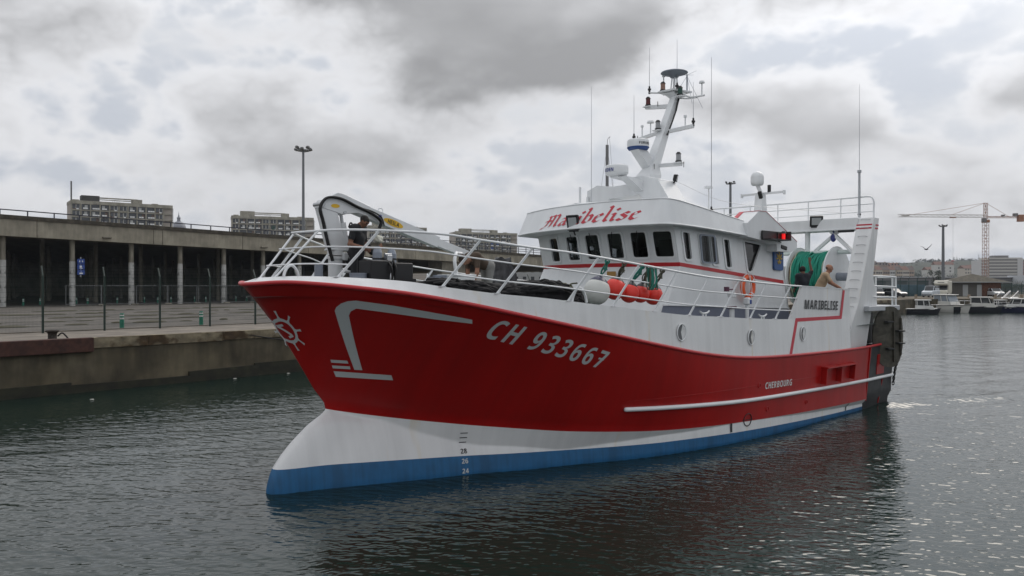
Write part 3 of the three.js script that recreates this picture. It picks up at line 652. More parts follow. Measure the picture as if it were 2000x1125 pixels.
// --- flood lamps
function floodlight(parent, pos, yaw, tilt, w = .3, h = .34) {
  const o = grp('floodlight', parent); o.position.set(...pos); o.rotation.set(0, yaw, 0);
  const t = new THREE.Matrix4().makeRotationX(tilt), A = g => { g.applyMatrix4(t); return g; };
  part('lamp_housing', [A(rbx(w, h, .1, 0, 0, -.03, .04)), A((() => { const s = poly([[-w / 2, -h / 2], [w / 2, -h / 2], [w / 2, h / 2], [-w / 2, h / 2]]); s.holes.push(new THREE.Path(poly([[-w * .36, -h * .34], [w * .36, -h * .34], [w * .36, h * .36], [-w * .36, h * .36]]).getPoints())); return ext(s, .035); })())], M.black, o);
  part('lamp_glass', A(bx(w * .72, h * .7, .012, 0, 0, .026)), mat(lin(.42, .44, .45), .12), o);
  part('lamp_bracket', [rod([-w * .4, -h * .55, -.05], [w * .4, -h * .55, -.05], .018), rod([0, -h * .55, -.05], [0, -h * .8, -.12], .02)], M.black, o);
  return o;
}
floodlight(boat, [8.46, 5.66, .2], -Math.PI / 2 + .25, .25, .34, .4);
{ // small brass builder's plate on the front
  const g = rbx(.02, .16, .3, frontS(.75, 4.5) - .14, 4.3, .75, .01, 0, 0); part('brass_plate', g, mat(lin(.35, .2, .06), .4, .4), house);
}
// --- bow and side railing, raked aft
{
  const rail = grp('railing', boat);
  const leanS = .8, H = .9;
  const out = s => mixv(.17, .02, sstep(2, 9, s));
  const rp = (s, f, sd) => { const shift = .24 * (1 - sstep(-.43, 3, s)); return V(s + shift + leanS * f, yT(s) + H * f, sd * (Math.max(0, bwT(s, 1) - .03) + out(s) * f)); };
  const bases = [[.58], [2.2], [3.2], [4.78], [6.0], [7.36], [8.72], [10.05], [11.42], [12.7]];
  for (const f of [.26, .63, 1]) {
    const S = []; for (let i = 0; i <= 60; i++) S.push(mixv(-.43, 13.35, Math.pow(i / 60, 1.8)));
    const r = f === 1 ? .024 : .016;
    if (f === .26) {
      const bowS = S.filter(s => s < .62);
      part('lower_rail', tube([...bowS.slice(1).reverse().map(s => rp(s, f, -1)), rp(-.43, f, 1), ...bowS.slice(1).map(s => rp(s, f, 1)), rp(.58, f, 1)], r, 120), M.rail, rail);
      for (const sd of [1, -1]) part('lower_rail', tube(S.filter(s => s > 2.2).map(s => rp(s, f, sd)), r, 140), M.rail, rail);
    } else {
      part(f === 1 ? 'top_rail' : 'middle_rail', tube([...S.slice(1).reverse().map(s => rp(s, f, -1)), rp(-.43, f, 1), ...S.slice(1).map(s => rp(s, f, 1))], r, 420), M.rail, rail);
    }
  }
  for (const sd of [1, -1]) for (const [s] of bases) {
    const a = rp(s, -.02, sd), b = rp(s, 1, sd);
    part('stanchion', bar(a, b, .018, .05, V(1, 0, 0)), M.rail, rail);
    part('stanchion_foot', bx(.14, .012, .09, a.x, yT(s) + .008, a.z), M.rail, rail);
  }
  for (const sd of [1, -1]) { const a = rp(-.2, -.02, sd), b = rp(-.2, 1, sd); part('stanchion', bar(a, b, .02, .07, V(0, 0, 1)), M.rail, rail); }
}
// bollards, fairleads and cleats on the rail cap
const deckAt = s => yT(s) - mixv(.38, .16, sstep(2.2, 4.2, s));
{
  const closed = (s, sd, w = .3) => { const o = grp('chock', boat), t = bwT(s, 1) - .12, y = yT(s); const P = []; for (let i = 0; i <= 10; i++) { const a = Math.PI * i / 10; P.push(V(s + .24 * (1 - sstep(-.43, 3, s)) - Math.cos(a) * w * .5 * (1 + .25 * (1 - Math.sin(a))), y + Math.sin(a) * w * .85, sd * t)); } part('chock_horn', [tube(P, .03, 30, 8)], M.rail, o); };
  closed(.0, 1, .24); closed(5.15, 1, .36); closed(5.15, -1, .36);
  for (const s of [9.35, 12.05]) for (const sd of [1, -1]) { const o = grp('horn_cleat', boat), y = yT(s) + .02, t = sd * (bwT(s, 1) - .03); part('cleat', [tube([[s - .2, y + .1, t], [s - .12, y + .06, t], [s, y + .045, t], [s + .12, y + .06, t], [s + .2, y + .1, t]], .022), rod([s - .06, y - .02, t], [s - .06, y + .05, t], .02), rod([s + .06, y - .02, t], [s + .06, y + .05, t], .02)], M.rail, o); }
  // mooring bitts of grey pipe on the foredeck
  const bitt = (s, t, r, h, m = M.greyPaint) => part('mooring_bitt', [rod([s, deckAt(s), t], [s, deckAt(s) + h, t], r, r, 16), rod([s, deckAt(s) + h, t], [s, deckAt(s) + h + .03, t], r * 1.04, r * 1.04, 16)], m, boat);
  bitt(.98, .25, .085, .66); bitt(1.42, 1.0, .17, .5); bitt(2.85, 1.75, .14, .62); bitt(2.6, 1.95, .15, .58);
  bitt(3.2, -1.6, .14, .55);
}
// ---------------------------------------------------------------- stern: bulwark screens, gantry, net drum
for (const sd of [1, -1]) {
  const o = grp('stern_screen', boat), T = s => sd * (bwT(s, 1) - .002), fl = a => sd > 0 ? a : a.slice().reverse();
  const quad = fl([V(13.42, 3.04, T(13.4)), V(17.3, 3.04, T(17.3)), V(17.2, 3.87, T(17.3)), V(14.12, 3.98, T(14.1))]);
  part('screen_plate', plate(quad, .06, [], .002), M.whiteHull, o);
  part('screen_cap', bar([14.1, 3.99, T(14.1) - sd * .03], [17.2, 3.885, T(17.2) - sd * .03], .09, .03), M.whiteHull, o);
  if (sd > 0) {
    const t = 3.735, q = (p, th = .008) => plate(p.map(a => V(a[0], a[1], mixv(bwT(a[0], 0), bwT(a[0], 1), clamp((a[1] - 2.05) / 1)) + .006)), th, [], .004);
    part('red_trim', [q([[13.32, 2.11], [13.46, 2.11], [13.86, 3.0], [13.72, 3.0]]), q([[13.72, 3.0], [16.62, 3.0], [16.66, 3.1], [13.76, 3.1]]), q([[16.52, 3.1], [16.66, 3.1], [16.86, 3.86], [16.72, 3.86]])], M.redLetter, o);
  }
}
{
  const gantry = grp('gantry', boat);
  const fold = y => y < 3.45 ? mixv(16.75, 17.85, (y - 2.05) / 1.4) : mixv(17.85, 19.0, (y - 3.45) / 2.75);
  for (const sd of [1, -1]) {
    const pr = [[16.75, 2.0], [19.15, 2.0], [19.35, 3.2], [19.9, 3.4], [19.25, 4.35], [19.55, 6.2], [19.0, 6.2], [17.85, 3.45]];
    const g = ext(poly(pr), .48), p = g.attributes.position;
    for (let i = 0; i < p.count; i++) { const s = p.getX(i), y = p.getY(i), z = p.getZ(i); const outer = z > .24; p.setZ(i, sd * (outer ? bwT(Math.min(s, 17.5), 1) + .015 - .13 * Math.max(0, s - fold(y)) : 3.12)); }
    if (sd < 0) { const ix = []; for (let i = 0; i < p.count; i += 3) ix.push(i, i + 2, i + 1); g.setIndex(ix); }
    const gg = g.index ? g.toNonIndexed() : g; gg.computeVertexNormals();
    part('gantry_leg', gg, M.whiteHull, gantry);
    // ladder rungs up the fore face of the leg
    for (let i = 0; i < 11; i++) { const y = 3.35 + i * .28, s = fold(y) - .07; part('ladder_rung', tube([[s + .08, y - .02, sd * 3.24], [s + .03, y, sd * 3.25], [s + .03, y, sd * 3.52], [s + .08, y - .02, sd * 3.53]], .009, 12, 6), M.steel, gantry); }
    part('red_band', [0, 1].map(k => { const y = 5.86 + k * .11, s = fold(y); return [bx(.012, .05, .5, s - .006, y, sd * 3.37), bx(.55, .05, .012, s + .27, y, sd * (3.66 - .06))]; }).flat(), M.redLetter, gantry);
    part('knee_brace', bar([19.1, 5.85, sd * 2.15], [18.75, 5.05, sd * 3.12], .1, .1), M.white, gantry);
  }
  part('cross_beam', rbx(.7, .38, 6.3, 19.25, 6.04, 0, .02), M.white, gantry);
  part('beam_lip', rbx(.78, .05, 6.35, 19.25, 5.86, 0, .01), M.white, gantry);
  for (const t of [1.35, -1.35]) { part('post', rod([19.1, 4.9, t], [19.1, 5.86, t], .085, .085, 12), M.white, gantry); part('knee_brace', bar([19.1, 5.84, t + Math.sign(t) * 1.1 - 0], [19.1, 5.0, t + Math.sign(t) * .06], .1, .1, V(1, 0, 0)), M.white, gantry); }
  part('tie_pipe', rod([19.05, 5.12, -3.1], [19.05, 5.12, 3.1], .075, .075, 12), mat(lin(.62, .70, .68), .45), gantry);
  part('hanging_block', [rod([19.0, 5.72, 2.3], [19.0, 5.84, 2.3], .02), (() => { const g = new THREE.SphereGeometry(.1, 10, 8); g.scale(.5, 1.4, 1); g.translate(19, 5.6, 2.3); return g; })()], mat(lin(.02, .03, .16), .5), gantry);
  part('deck_light', rbx(.18, .08, .5, 18.95, 5.8, 2.75, .03), M.black, gantry);
  // platform railing on the gantry
  const rr_ = grp('gantry_railing', boat);
  const corner = (y) => [[19.55, y, -3.3], [19.55, y, 3.05], [19.55, y, 3.22], [19.55, y - .04, 3.34], [19.55, y - .16, 3.4]];
  part('top_rail', tube([[16.0, 6.95, -3.3], [18, 6.95, -3.3], [19.3, 6.95, -3.3], ...corner(6.95).slice(1), [19.55, 6.5, 3.4], [19.55, 6.22, 3.4]], .028, 160), M.rail, rr_);
  for (const y of [6.45, 6.7]) part('middle_rail', rod([19.55, y, -3.3], [19.55, y, 3.4], .018), M.rail, rr_);
  for (const t of [-3.3, -2.2, -1.1, 0, 1.15, 2.3]) part('stanchion', rod([19.55, 6.22, t], [19.55, 6.95, t], .022), M.rail, rr_);
}
floodlight(boat, [18.86, 6.18, 1.78], -Math.PI / 2 + .5, .35, .42, .36);
{ // satellite dome mast behind the wheelhouse
  const o = grp('dome_mast', boat);
  part('mast_tube', [plate([V(18.1, 6.2, 0.14), V(18.62, 6.2, .14), V(18.52, 7.2, .1), V(18.28, 7.2, .1)], .28), plate([V(18.62, 6.2, -.14), V(18.1, 6.2, -.14), V(18.28, 7.2, -.1), V(18.52, 7.2, -.1)], .02)], M.white, o);
  part('mast_arm', [bar([18.4, 7.22, -.75], [18.4, 7.22, .85], .07, .07), bx(.1, .14, .05, 18.4, 7.2, -.76), bx(.1, .14, .05, 18.4, 7.2, .86), rod([18.36, 7.2, .02], [18.3, 7.55, -.1], .07)], M.white, o);
  const dome = lathe([[0, 0], [.17, .01], [.21, .05], [.225, .12], [.225, .29], [.205, .38], [.14, .46], [.07, .49], [0, .5]], 24); dome.translate(18.3, 7.5, -.1);
  part('satellite_dome', dome, M.white, o);
  part('all_round_light', [rod([18.4, 7.25, .3], [18.4, 7.5, .3], .06, .06, 10)], M.black, o);
  part('work_lamp', rbx(.1, .26, .12, 18.22, 7.16, .06, .02, 0, .5), M.black, o);
}
{ // twin net drum
  const o = grp('net_drum', boat), ax = 19.0, ay = 4.3;
  for (const t of [1.12, 2.42, -1.12, -2.42]) { const g = new THREE.CylinderGeometry(1, 1, .04, 40); g.rotateX(Math.PI / 2); g.translate(ax, ay, t); const rim = new THREE.TorusGeometry(1, .025, 6, 48); rim.translate(ax, ay, t); part('drum_flange', [g, rim], M.white, o); }
  part('drum_shaft', rod([ax, ay, -3.1], [ax, ay, 3.1], .14, .14, 14), M.greyPaint, o);
  part('drum_bracket', [bx(.5, 1.0, .3, ax - .9, 3.9, .85), rbx(.3, .35, .3, ax - .85, 4.5, .85, .05), rbx(.3, .25, .32, ax - .85, 4.05, .85, .05)], M.white, o);
}
for (const [side, lab] of [[1, 'green trawl net wound on the drum beside the two men'], [-1, 'green trawl net wound on the far drum behind the wheelhouse']]) { // the wound nets
  const o = onBoat('trawl_net', lab, 'fishing net', 19.0, 3.4, side * 1.77, 'nets wound on the drums'), rings = [], ends = [];
  M.netGreen = M.netGreen || mat(lin(.01, .22, .15), .8); M.netBrown = M.netBrown || mat(lin(.22, .13, .04), .9); M.netLight = M.netLight || mat(lin(.40, .46, .36), .9);
  const n = 21;
  for (let i = 0; i < n; i++) {
    const u = i / (n - 1) * 2 - 1, z = u * .53, R = .76 + .09 * Math.abs(u) + .05 * Math.sin(i * 2.1) * .3, P = [];
    for (let k = 0; k < 26; k++) { const a = k / 26 * 6.283; const r = R + .018 * Math.sin(a * 5 + i * 1.7) + .012 * Math.sin(a * 11 + i); P.push(V(Math.cos(a) * r, .9 + Math.sin(a) * r, z + .014 * Math.sin(a * 3 + i))); }
    rings.push(tube(P, .034, 52, 6, true));
  }
  part('net_coil', rings, M.netGreen, o);
  const core = new THREE.CylinderGeometry(.74, .74, 1.14, 30); core.rotateX(Math.PI / 2); core.translate(0, .9, 0); part('net_core', core, M.netGreen, o);
  for (const z of [-.585, .585]) { const g = []; for (const R of [.5, .58, .66, .74, .82]) { const t = new THREE.TorusGeometry(R, .038, 6, 36); t.translate(0, .9, z); g.push(t); } part('foot_rope', g, M.netBrown, o); }
  for (const z of [-.55, .55]) { const P = []; for (let k = 0; k < 30; k++) { const a = k / 30 * 6.283; P.push(V(Math.cos(a) * (.88 + .02 * Math.sin(a * 7)), .9 + Math.sin(a) * (.88 + .02 * Math.sin(a * 7)), z + .02 * Math.sin(a * 9))); } part('edge_line', tube(P, .018, 60, 5, true), M.netLight, o); }
}
{ // after platform with its railing
  const o = grp('after_platform', boat);
  for (const sd of [1, -1]) part('platform', rbx(2.45, .17, .95, 19.75, 3.26, sd * 3.22, .03), mat(lin(.42, .44, .46), .5), o, { label: 'pale grey side platform at the stern' });
  for (const sd of [1, -1]) {
    const t = sd * 3.58;
    for (const s of [20.25, 20.62, 20.9]) part('stanchion', rod([s, 3.34, t - sd * (s < 20.5 ? .4 : 0)], [s, 4.28, t - sd * (s < 20.5 ? .4 : 0)], .035), M.rail, o);
    for (const y of [3.6, 3.95, 4.28]) part('rail', tube([[19.3, y + .04, t - sd * .2], [20.0, y + .03, t], [20.9, y, t], [20.9, y, t - sd * .6]], .024, 24), M.rail, o);
  }
  for (const sd of [1, -1]) part('rope_guard', rbx(.45, .95, .25, 19.5, 2.62, sd * 3.2, .02), M.black, o);
  part('stern_rollers', [rod([20.95, 1.95, -3.0], [20.95, 1.95, 3.3], .16, .16, 14), rbx(1.7, .22, .3, 20.2, 1.98, 3.3, .05), rbx(1.7, .22, .3, 20.2, 1.98, -3.3, .05)], M.black, o);
}
{ // trawl door hanging on the port quarter
  M.door = mat(lin(.10, .095, .075), .6, 0, { map: rep(roughTex, .9) });
  const o = onBoat('trawl_door', 'olive grey cambered steel trawl door hanging at the port quarter', 'trawl door', 19.92, 1.32, 3.76);
  const outline = []; for (let i = 0; i < 36; i++) { const a = i / 36 * 6.283; outline.push([Math.sign(Math.cos(a)) * Math.pow(Math.abs(Math.cos(a)), .8) * .54, 1.0 + Math.sin(a) * 1.0]); }
  const q = new THREE.Matrix4().makeRotationY(-.62);
  const cam = g => { g = new TessellateModifier(.2, 4).modify(prep(g)); const p = g.attributes.position; for (let i = 0; i < p.count; i++) { const x = p.getX(i); p.setZ(i, p.getZ(i) - .42 * x * x); } g.computeVertexNormals(); g.applyMatrix4(q); return g; };
  part('door_plate', cam(ext(poly(outline), .05)), M.door, o);
  const ribs = []; for (const x of [.12, .4]) { const h = .98 * Math.pow(1 - Math.pow(Math.abs(x) / .54, 2.6), .5); const g = bx(.045, h * 1.7, .06, x, 1.0, .075 - .42 * x * x); g.applyMatrix4(q); ribs.push(g); }
  part('door_rib', ribs, M.door, o);
  const lugs = []; for (const [x, y] of [[-.1, 1.5], [-.06, .62], [.3, 1.2], [.3, .8]]) { const g = rbx(.22, .05, .2, x, y, .14, .01); g.applyMatrix4(q); lugs.push(g); }
  part('towing_bracket', lugs, M.darkSteel, o);
}
{ // chain beside the door
  const P = [[20.95, 3.05, 3.65], [20.98, 2.5, 3.68], [21.0, 2.0, 3.68], [20.95, 1.5, 3.62], [20.9, 1.1, 3.55], [20.9, .7, 3.5]].map(p => V(...p)), c = new THREE.CatmullRomCurve3(P), o = onBoat('chain', 'black chain hanging down beside the trawl door', 'chain', 21, .75, 3.5);
  const links = [], n = 26;
  for (let i = 0; i < n; i++) { const p = c.getPoint(i / (n - 1)), d = c.getTangent(i / (n - 1)), g = new THREE.TorusGeometry(.055, .018, 5, 10); g.scale(.7, 1.25, 1); g.rotateY(i % 2 ? 1.57 : 0); g.applyQuaternion(new THREE.Quaternion().setFromUnitVectors(UP, d.clone().negate())); g.translate(p.x - 21, p.y - .75, p.z - 3.5); links.push(g); }
  part('chain_links', links, M.rubber, o);
  part('shackle', [rbx(.3, .1, .12, .05, 2.28, .02, .02), rbx(.3, .06, .1, .05, 1.95, .02, .02), rbx(.2, .3, .15, .0, .75, 0, .04)], M.rubber, o);
}
// ---------------------------------------------------------------- radar mast on the wheelhouse roof
{
  const o = grp('radar_mast', boat), mS = y => 11.8 + (y - 6.9) * .52;
  // arch that carries the mast
  const arch = poly([[-1.78, 6.62], [-1.78, 6.88], [-1.38, 7.02], [-.75, 6.93], [-.25, 6.95], [-.02, 7.14], [.34, 7.14], [.86, 6.99], [1.32, 6.3], [1.1, 6.05], [.62, 6.05], [.22, 6.62], [-.9, 6.58], [-1.0, 6.05], [-1.34, 6.05]].map(p => [-p[0], p[1]]));
  const g = ext(arch, .8); g.rotateY(Math.PI / 2); g.translate(11.25, 0, 0); part('mast_arch', g, M.white, o);
  part('arch_cheek', plate([V(11.23, 6.1, .7), V(11.23, 6.1, 1.28), V(11.55, 7.0, .86), V(11.3, 7.14, .1)], .03), M.white, o);
  // tapered box mast leaning aft
  const lv = [[6.9, .32, .28], [7.25, .28, .24], [7.5, .18, .16], [8.5, .14, .125], [9.85, .11, .10]], boxes = [];
  for (let i = 0; i < lv.length - 1; i++) {
    const [y0, a0, b0] = lv[i], [y1, a1, b1] = lv[i + 1], c = (y, a, b, i, j) => V(mS(y) + i * a, y, j * b);
    const A = [[-1, 1], [1, 1], [1, -1], [-1, -1]];
    for (let k = 0; k < 4; k++) { const p = A[k], q = A[(k + 1) % 4]; boxes.push(plate([c(y0, a0, b0, ...p), c(y0, a0, b0, ...q), c(y1, a1, b1, ...q), c(y1, a1, b1, ...p)], .012)); }
  }
  part('mast_tube', boxes, M.white, o);
  const arm = (p, q, h0 = .1) => part('cross_arm', bar(p, q, .1, h0), M.white, o);
  arm([12.3, 7.56, .1], [12.3, 7.52, .92], .1);
  arm([12.72, 8.66, -.05], [12.72, 8.5, -1.2], .09); arm([12.72, 8.62, .05], [12.72, 8.66, 1.04], .1);
  arm([13.15, 9.48, -.05], [13.15, 9.6, -1.0], .12);
  part('top_platform', [plate([V(13.0, 9.93, -.42), V(13.0, 9.93, .12), V(13.75, 9.93, .3), V(13.75, 9.93, -.3)].reverse(), .05), plate([V(13.1, 9.92, .1), V(13.1, 9.92, -.3), V(13.3, 9.7, -.1), V(13.3, 9.7, .1)].reverse(), .03)], M.white, o);
  part('antenna_bracket', [tube([[13.35, 9.9, -.25], [13.4, 10.02, -.6], [13.4, 10.12, -1.08]], .028), tube([[13.3, 9.78, -.08], [13.35, 9.9, -.35], [13.4, 10.02, -.62]], .025)], M.white, o);
  part('antenna_bracket', [tube([[13.4, 9.9, .15], [13.4, 9.72, .45], [13.4, 9.68, .96]], .03), tube([[13.4, 9.74, .1], [13.4, 9.68, .4], [13.4, 9.66, .7]], .022)], M.white, o);
  // lanterns
  const lantern = (s, y, t, c) => { part('navigation_light', [rod([s, y + .05, t], [s, y + .24, t], .075, .07, 14)], c, o); part('light_cap', [rod([s, y, t], [s, y + .05, t], .095, .095, 14), rod([s, y + .24, t], [s, y + .30, t], .085, .045, 14)], M.black, o); part('light_bracket', rbx(.24, .03, .26, s, y - .015, t, .01), M.white, o); };
  const clear = mat(lin(.30, .31, .32), .15), redG = mat(lin(.09, .004, .006), .2), grnG = mat(lin(.004, .05, .035), .2), ambG = mat(lin(.25, .14, .10), .2);
  lantern(12.3, 7.58, .82, clear); lantern(12.55, 8.68, -.1, clear); lantern(13.15, 9.62, -.92, redG); lantern(13.1, 9.97, -.32, ambG); lantern(13.15, 9.74, .28, grnG);
  // radomes
  const dome = (s, y, t, r, h, skirt) => {
    const body = lathe([[0, h], [r * .9, h * .99], [r * .98, h * .9], [r, h * .7], [r, h * .32], [r * .99, h * .3]], 36), low = lathe([[r * .99, h * .3], [r * 1.02, h * .26], [r * .86, h * .04], [r * .5, 0], [0, 0]], 36);
    body.translate(s, y, t); low.translate(s, y, t); part('radar_scanner', body, M.white, o); part('radar_base', low, skirt, o);
  };
  dome(11.62, 7.96, -.12, .32, .32, mat(lin(.015, .06, .22), .45)); dome(10.62, 7.12, -.1, .33, .30, M.white);
  part('radar_bracket', [plate([V(11.4, 7.96, .05), V(11.85, 7.96, .05), V(12.3, 7.5, .08), V(12.12, 7.3, .08)].reverse(), .3), bar([11.2, 7.05, -.1], [10.5, 7.1, -.1], .3, .05), plate([V(10.5, 7.07, .05), V(11.25, 7.02, .05), V(11.25, 6.7, .05)], .3)], M.white, o);
  // small antennas along the arms
  const whipM = mat(lin(.42, .44, .46), .5);
  const whip = (s, y0, t, y1, r = .011) => { part('whip_antenna', rod([s, y0, t], [s, y1, t], r, r * .4, 6), whipM, o); part('antenna_base', [rod([s, y0 - .02, t], [s, y0 + .22, t], .035, .028, 8), rbx(.07, .07, .1, s, y0 + .12, t, .02)], M.black, o); };
  whip(12.72, 8.52, -1.14, 9.95); whip(13.4, 10.1, -1.06, 11.55); whip(13.5, 10.05, -.08, 11.6); whip(12.75, 8.68, 1.02, 9.95);
  whip(10.5, 6.1, -.95, 9.8, .011); whip(13.2, 6.1, 1.34, 10.7, .015); whip(19.5, 6.25, 2.95, 7.0, .03);
  part('whip_antenna', [rod([19.5, 6.2, 2.95], [19.5, 7.8, 2.95], .045, .04, 8), rod([19.5, 7.8, 2.95], [19.5, 10.7, 2.95], .011, .004, 6), rod([19.5, 7.76, 2.95], [19.5, 7.84, 2.95], .07, .07, 8)], whipM, o);
  const stub = (s, y, t, h, r) => part('gps_antenna', [rod([s, y, t], [s, y + h, t], .02, .02, 7), rod([s, y + h - .04, t], [s, y + h + .02, t], r, r * .8, 12)], M.rail, o);
  stub(12.72, 8.58, -.82, .36, .05); stub(12.72, 8.62, -.5, .4, .12); stub(12.72, 8.64, .76, .36, .055); stub(13.4, 9.68, .88, .42, .09); stub(13.45, 9.95, -.55, .62, .05); stub(13.35, 6.15, 1.15, .78, .14);
  part('dish_antenna', [(() => { const g = lathe([[0, .12], [.2, .11], [.4, .05], [.42, .02], [.38, .0], [.18, -.03], [.12, -.12], [0, -.12]], 32); g.translate(13.55, 10.58, -.22); return g; })()], M.greyPaint, o);
  part('dish_leg', [0, 1, 2, 3].map(k => rod([13.45 + .14 * (k % 2), 9.93, -.3 + .17 * (k >> 1)], [13.5 + .1 * (k % 2), 10.48, -.26 + .1 * (k >> 1)], .02)), M.rail, o);
  part('direction_finder', [rod([13.65, 9.93, .18], [13.65, 10.5, .18], .022), ...[0, 1, 2, 3].map(k => rod([13.65, 10.48, .18], [13.65 + Math.cos(k * 1.57) * .35, 10.55, .18 + Math.sin(k * 1.57) * .35], .005, .004, 4)), ...[0, 1, 2].map(k => rod([13.65, 10.45, .18], [13.65 + Math.cos(k * 2.1) * .5, 9.5, .18 + Math.sin(k * 2.1 + .4) * .6], .005, .005, 4))], M.greyPaint, o);
  part('cable_run', [tube([[13.1, 9.3, .16], [12.85, 8.9, .19], [12.6, 8.5, .2]], .025), tube([[13.35, 9.8, .12], [13.2, 9.55, .15], [13.1, 9.3, .16]], .03)], M.black, o);
  for (const [s, y, t, r] of [[13.15, 9.62, -.55, .09], [12.72, 8.58, -1.0, .07], [12.3, 7.5, 1.0, .08], [12.0, 7.5, .18, .07]]) part('cable_loop', (() => { const g = new THREE.TorusGeometry(r, .009, 5, 16); g.rotateY(.6); g.translate(s, y, t); return g; })(), M.black, o);
  part('stay_wire', tube([[12.05, 7.0, .9], [15, 6.62, .8], [19.4, 6.45, 2.4]], .006, 40, 4), M.steel, o);
  part('wheelhouse_rail_post', [rod([10.45, 6.1, -1.35], [10.45, 6.9, -1.35], .035), rod([11.2, 6.1, -1.72], [11.2, 6.7, -1.72], .04)], M.white, o);
  part('roof_bracket', [bx(.5, .06, .3, 13.25, 6.12, 1.24), bx(.06, .3, .2, 13.2, 5.95, 1.24)], M.white, o);
}
floodlight(boat, [12.0, 7.08, .95], .5, .2, .2, .2);
// ---------------------------------------------------------------- folding deck crane on the foredeck
{
  const o = grp('deck_crane', boat);
  part('pedestal', [rod([1.5, 3.6, 0], [1.5, 4.6, 0], .145, .145, 24), rod([1.5, 4.55, 0], [1.5, 4.6, 0], .17, .17, 24), rod([1.5, 4.62, 0], [1.5, 4.72, 0], .165, .165, 24), rbx(.34, .03, .3, 1.5, 4.735, 0, .01)], M.white, o);
  const col = ext(poly([[1.36, 4.72], [1.84, 4.72], [1.88, 4.8], [1.80, 4.86], [1.62, 5.0], [1.42, 5.66], [1.16, 5.72], [1.1, 5.6], [1.28, 5.0]]), .24, .008); col.translate(0, 0, -.12); part('column', col, M.white, o);
  const boom = ext(poly([[1.10, 5.58], [1.16, 5.72], [1.48, 5.89], [1.6, 5.88], [2.25, 5.66], [2.2, 5.46], [1.95, 5.52], [1.72, 5.49], [1.62, 5.46], [1.35, 5.52]]), .26, .008); boom.translate(0, 0, -.13); part('knuckle', boom, M.white, o);
  part('boom', [bar([1.9, 5.64, 0], [4.1, 4.985, 0], .2, .24)], M.white, o);
  part('boom_extension', [bar([4.0, 5.01, 0], [4.98, 4.735, 0], .15, .17), bar([2.3, 5.615, -.0], [4.0, 5.11, 0], .15, .03), rod([4.95, 4.66, 0], [4.95, 4.78, 0], .03)], M.white, o);
  part('lift_cylinder', [rod([1.74, 4.84, .0], [1.66, 5.3, 0], .075, .075, 14)], M.white, o);
  part('cylinder_rod', [rod([1.66, 5.3, 0], [1.62, 5.52, 0], .035, .035, 10)], M.steel, o);
  part('pivot_pin', [rod([1.13, 5.64, -.17], [1.13, 5.64, .17], .05, .05, 14), rod([1.64, 5.5, -.16], [1.64, 5.5, .16], .035, .035, 12), rod([1.8, 4.8, -.15], [1.8, 4.8, .15], .035, .035, 12)], M.steel, o);
  part('lifting_eye', (() => { const g = new THREE.TorusGeometry(.06, .014, 6, 18); g.translate(2.58, 5.6, .02); return g; })(), M.rail, o);
  for (const z of [.15, .19]) part('hydraulic_hose', tube([[1.34, 4.5, z], [1.22, 4.9, z], [1.12, 5.3, z], [1.06, 5.56, z], [1.2, 5.76, z], [1.5, 5.78, z], [1.9, 5.64, z], [2.3, 5.5, z], [2.5, 5.36, z], [2.46, 5.22, z]], .025, 80, 7), M.rubber, o);
  part('hydraulic_hose', tube([[2.0, 5.62, .16], [2.3, 5.56, .15], [2.52, 5.46, .14], [2.6, 5.28, .14]], .016, 30), M.rubber, o);
  part('hydraulic_hose', tube([[1.8, 5.0, .14], [1.86, 5.15, .15], [1.78, 5.3, .14], [1.75, 5.2, .1]], .016, 30), M.rubber, o);
  part('control_lever', [rod([1.6, 4.62, .1], [1.95, 4.56, .18], .03), rod([1.55, 4.3, .12], [1.8, 4.28, .18], .03), rbx(.1, .16, .08, 1.62, 4.6, .18, .02)], M.rail, o);
  const ov = new THREE.Shape(); ov.absellipse(0, 0, .26, .07, 0, 6.283); const og = new THREE.ShapeGeometry(ov, 24); og.rotateZ(-.29); og.translate(2.86, 5.35, .1065); part('maker_badge', og, M.yellow, o);
  const ov2 = new THREE.Shape(); ov2.absellipse(0, 0, .1, .04, 0, 6.283); const og2 = new THREE.ShapeGeometry(ov2, 20); og2.translate(1.42, 5.62, .1425); part('maker_badge', og2, M.yellow, o);
  const bd = new THREE.CircleGeometry(.045, 18); bd.translate(2.52, 5.47, .1065); part('blue_sticker', bd, mat(lin(.01, .03, .3), .5), o);
}
// ---------------------------------------------------------------- lettering and marks
const bold = await new FontLoader().loadAsync('fonts/droid/droid_sans_bold.typeface.json');

// flat shapes laid on a surface: map(x, y) gives the 3-D point
function lay(shapes, map, edge = .1) {
  const out = [];
  shapes.forEach((s, k) => {
    let g = new THREE.ShapeGeometry(s, 5); g.deleteAttribute('uv'); g.deleteAttribute('normal'); g = g.toNonIndexed();
    if (edge) { g.setAttribute('normal', new THREE.Float32BufferAttribute(new Float32Array(g.attributes.position.count * 3), 3)); g = new TessellateModifier(edge, 5).modify(g); }
    const p = g.attributes.position; for (let i = 0; i < p.count; i++) { const q = map(p.getX(i), p.getY(i), k); p.setXYZ(i, q.x, q.y, q.z); }
    g.deleteAttribute('normal'); g.computeVertexNormals(); out.push(g);
  });
  return out;
}
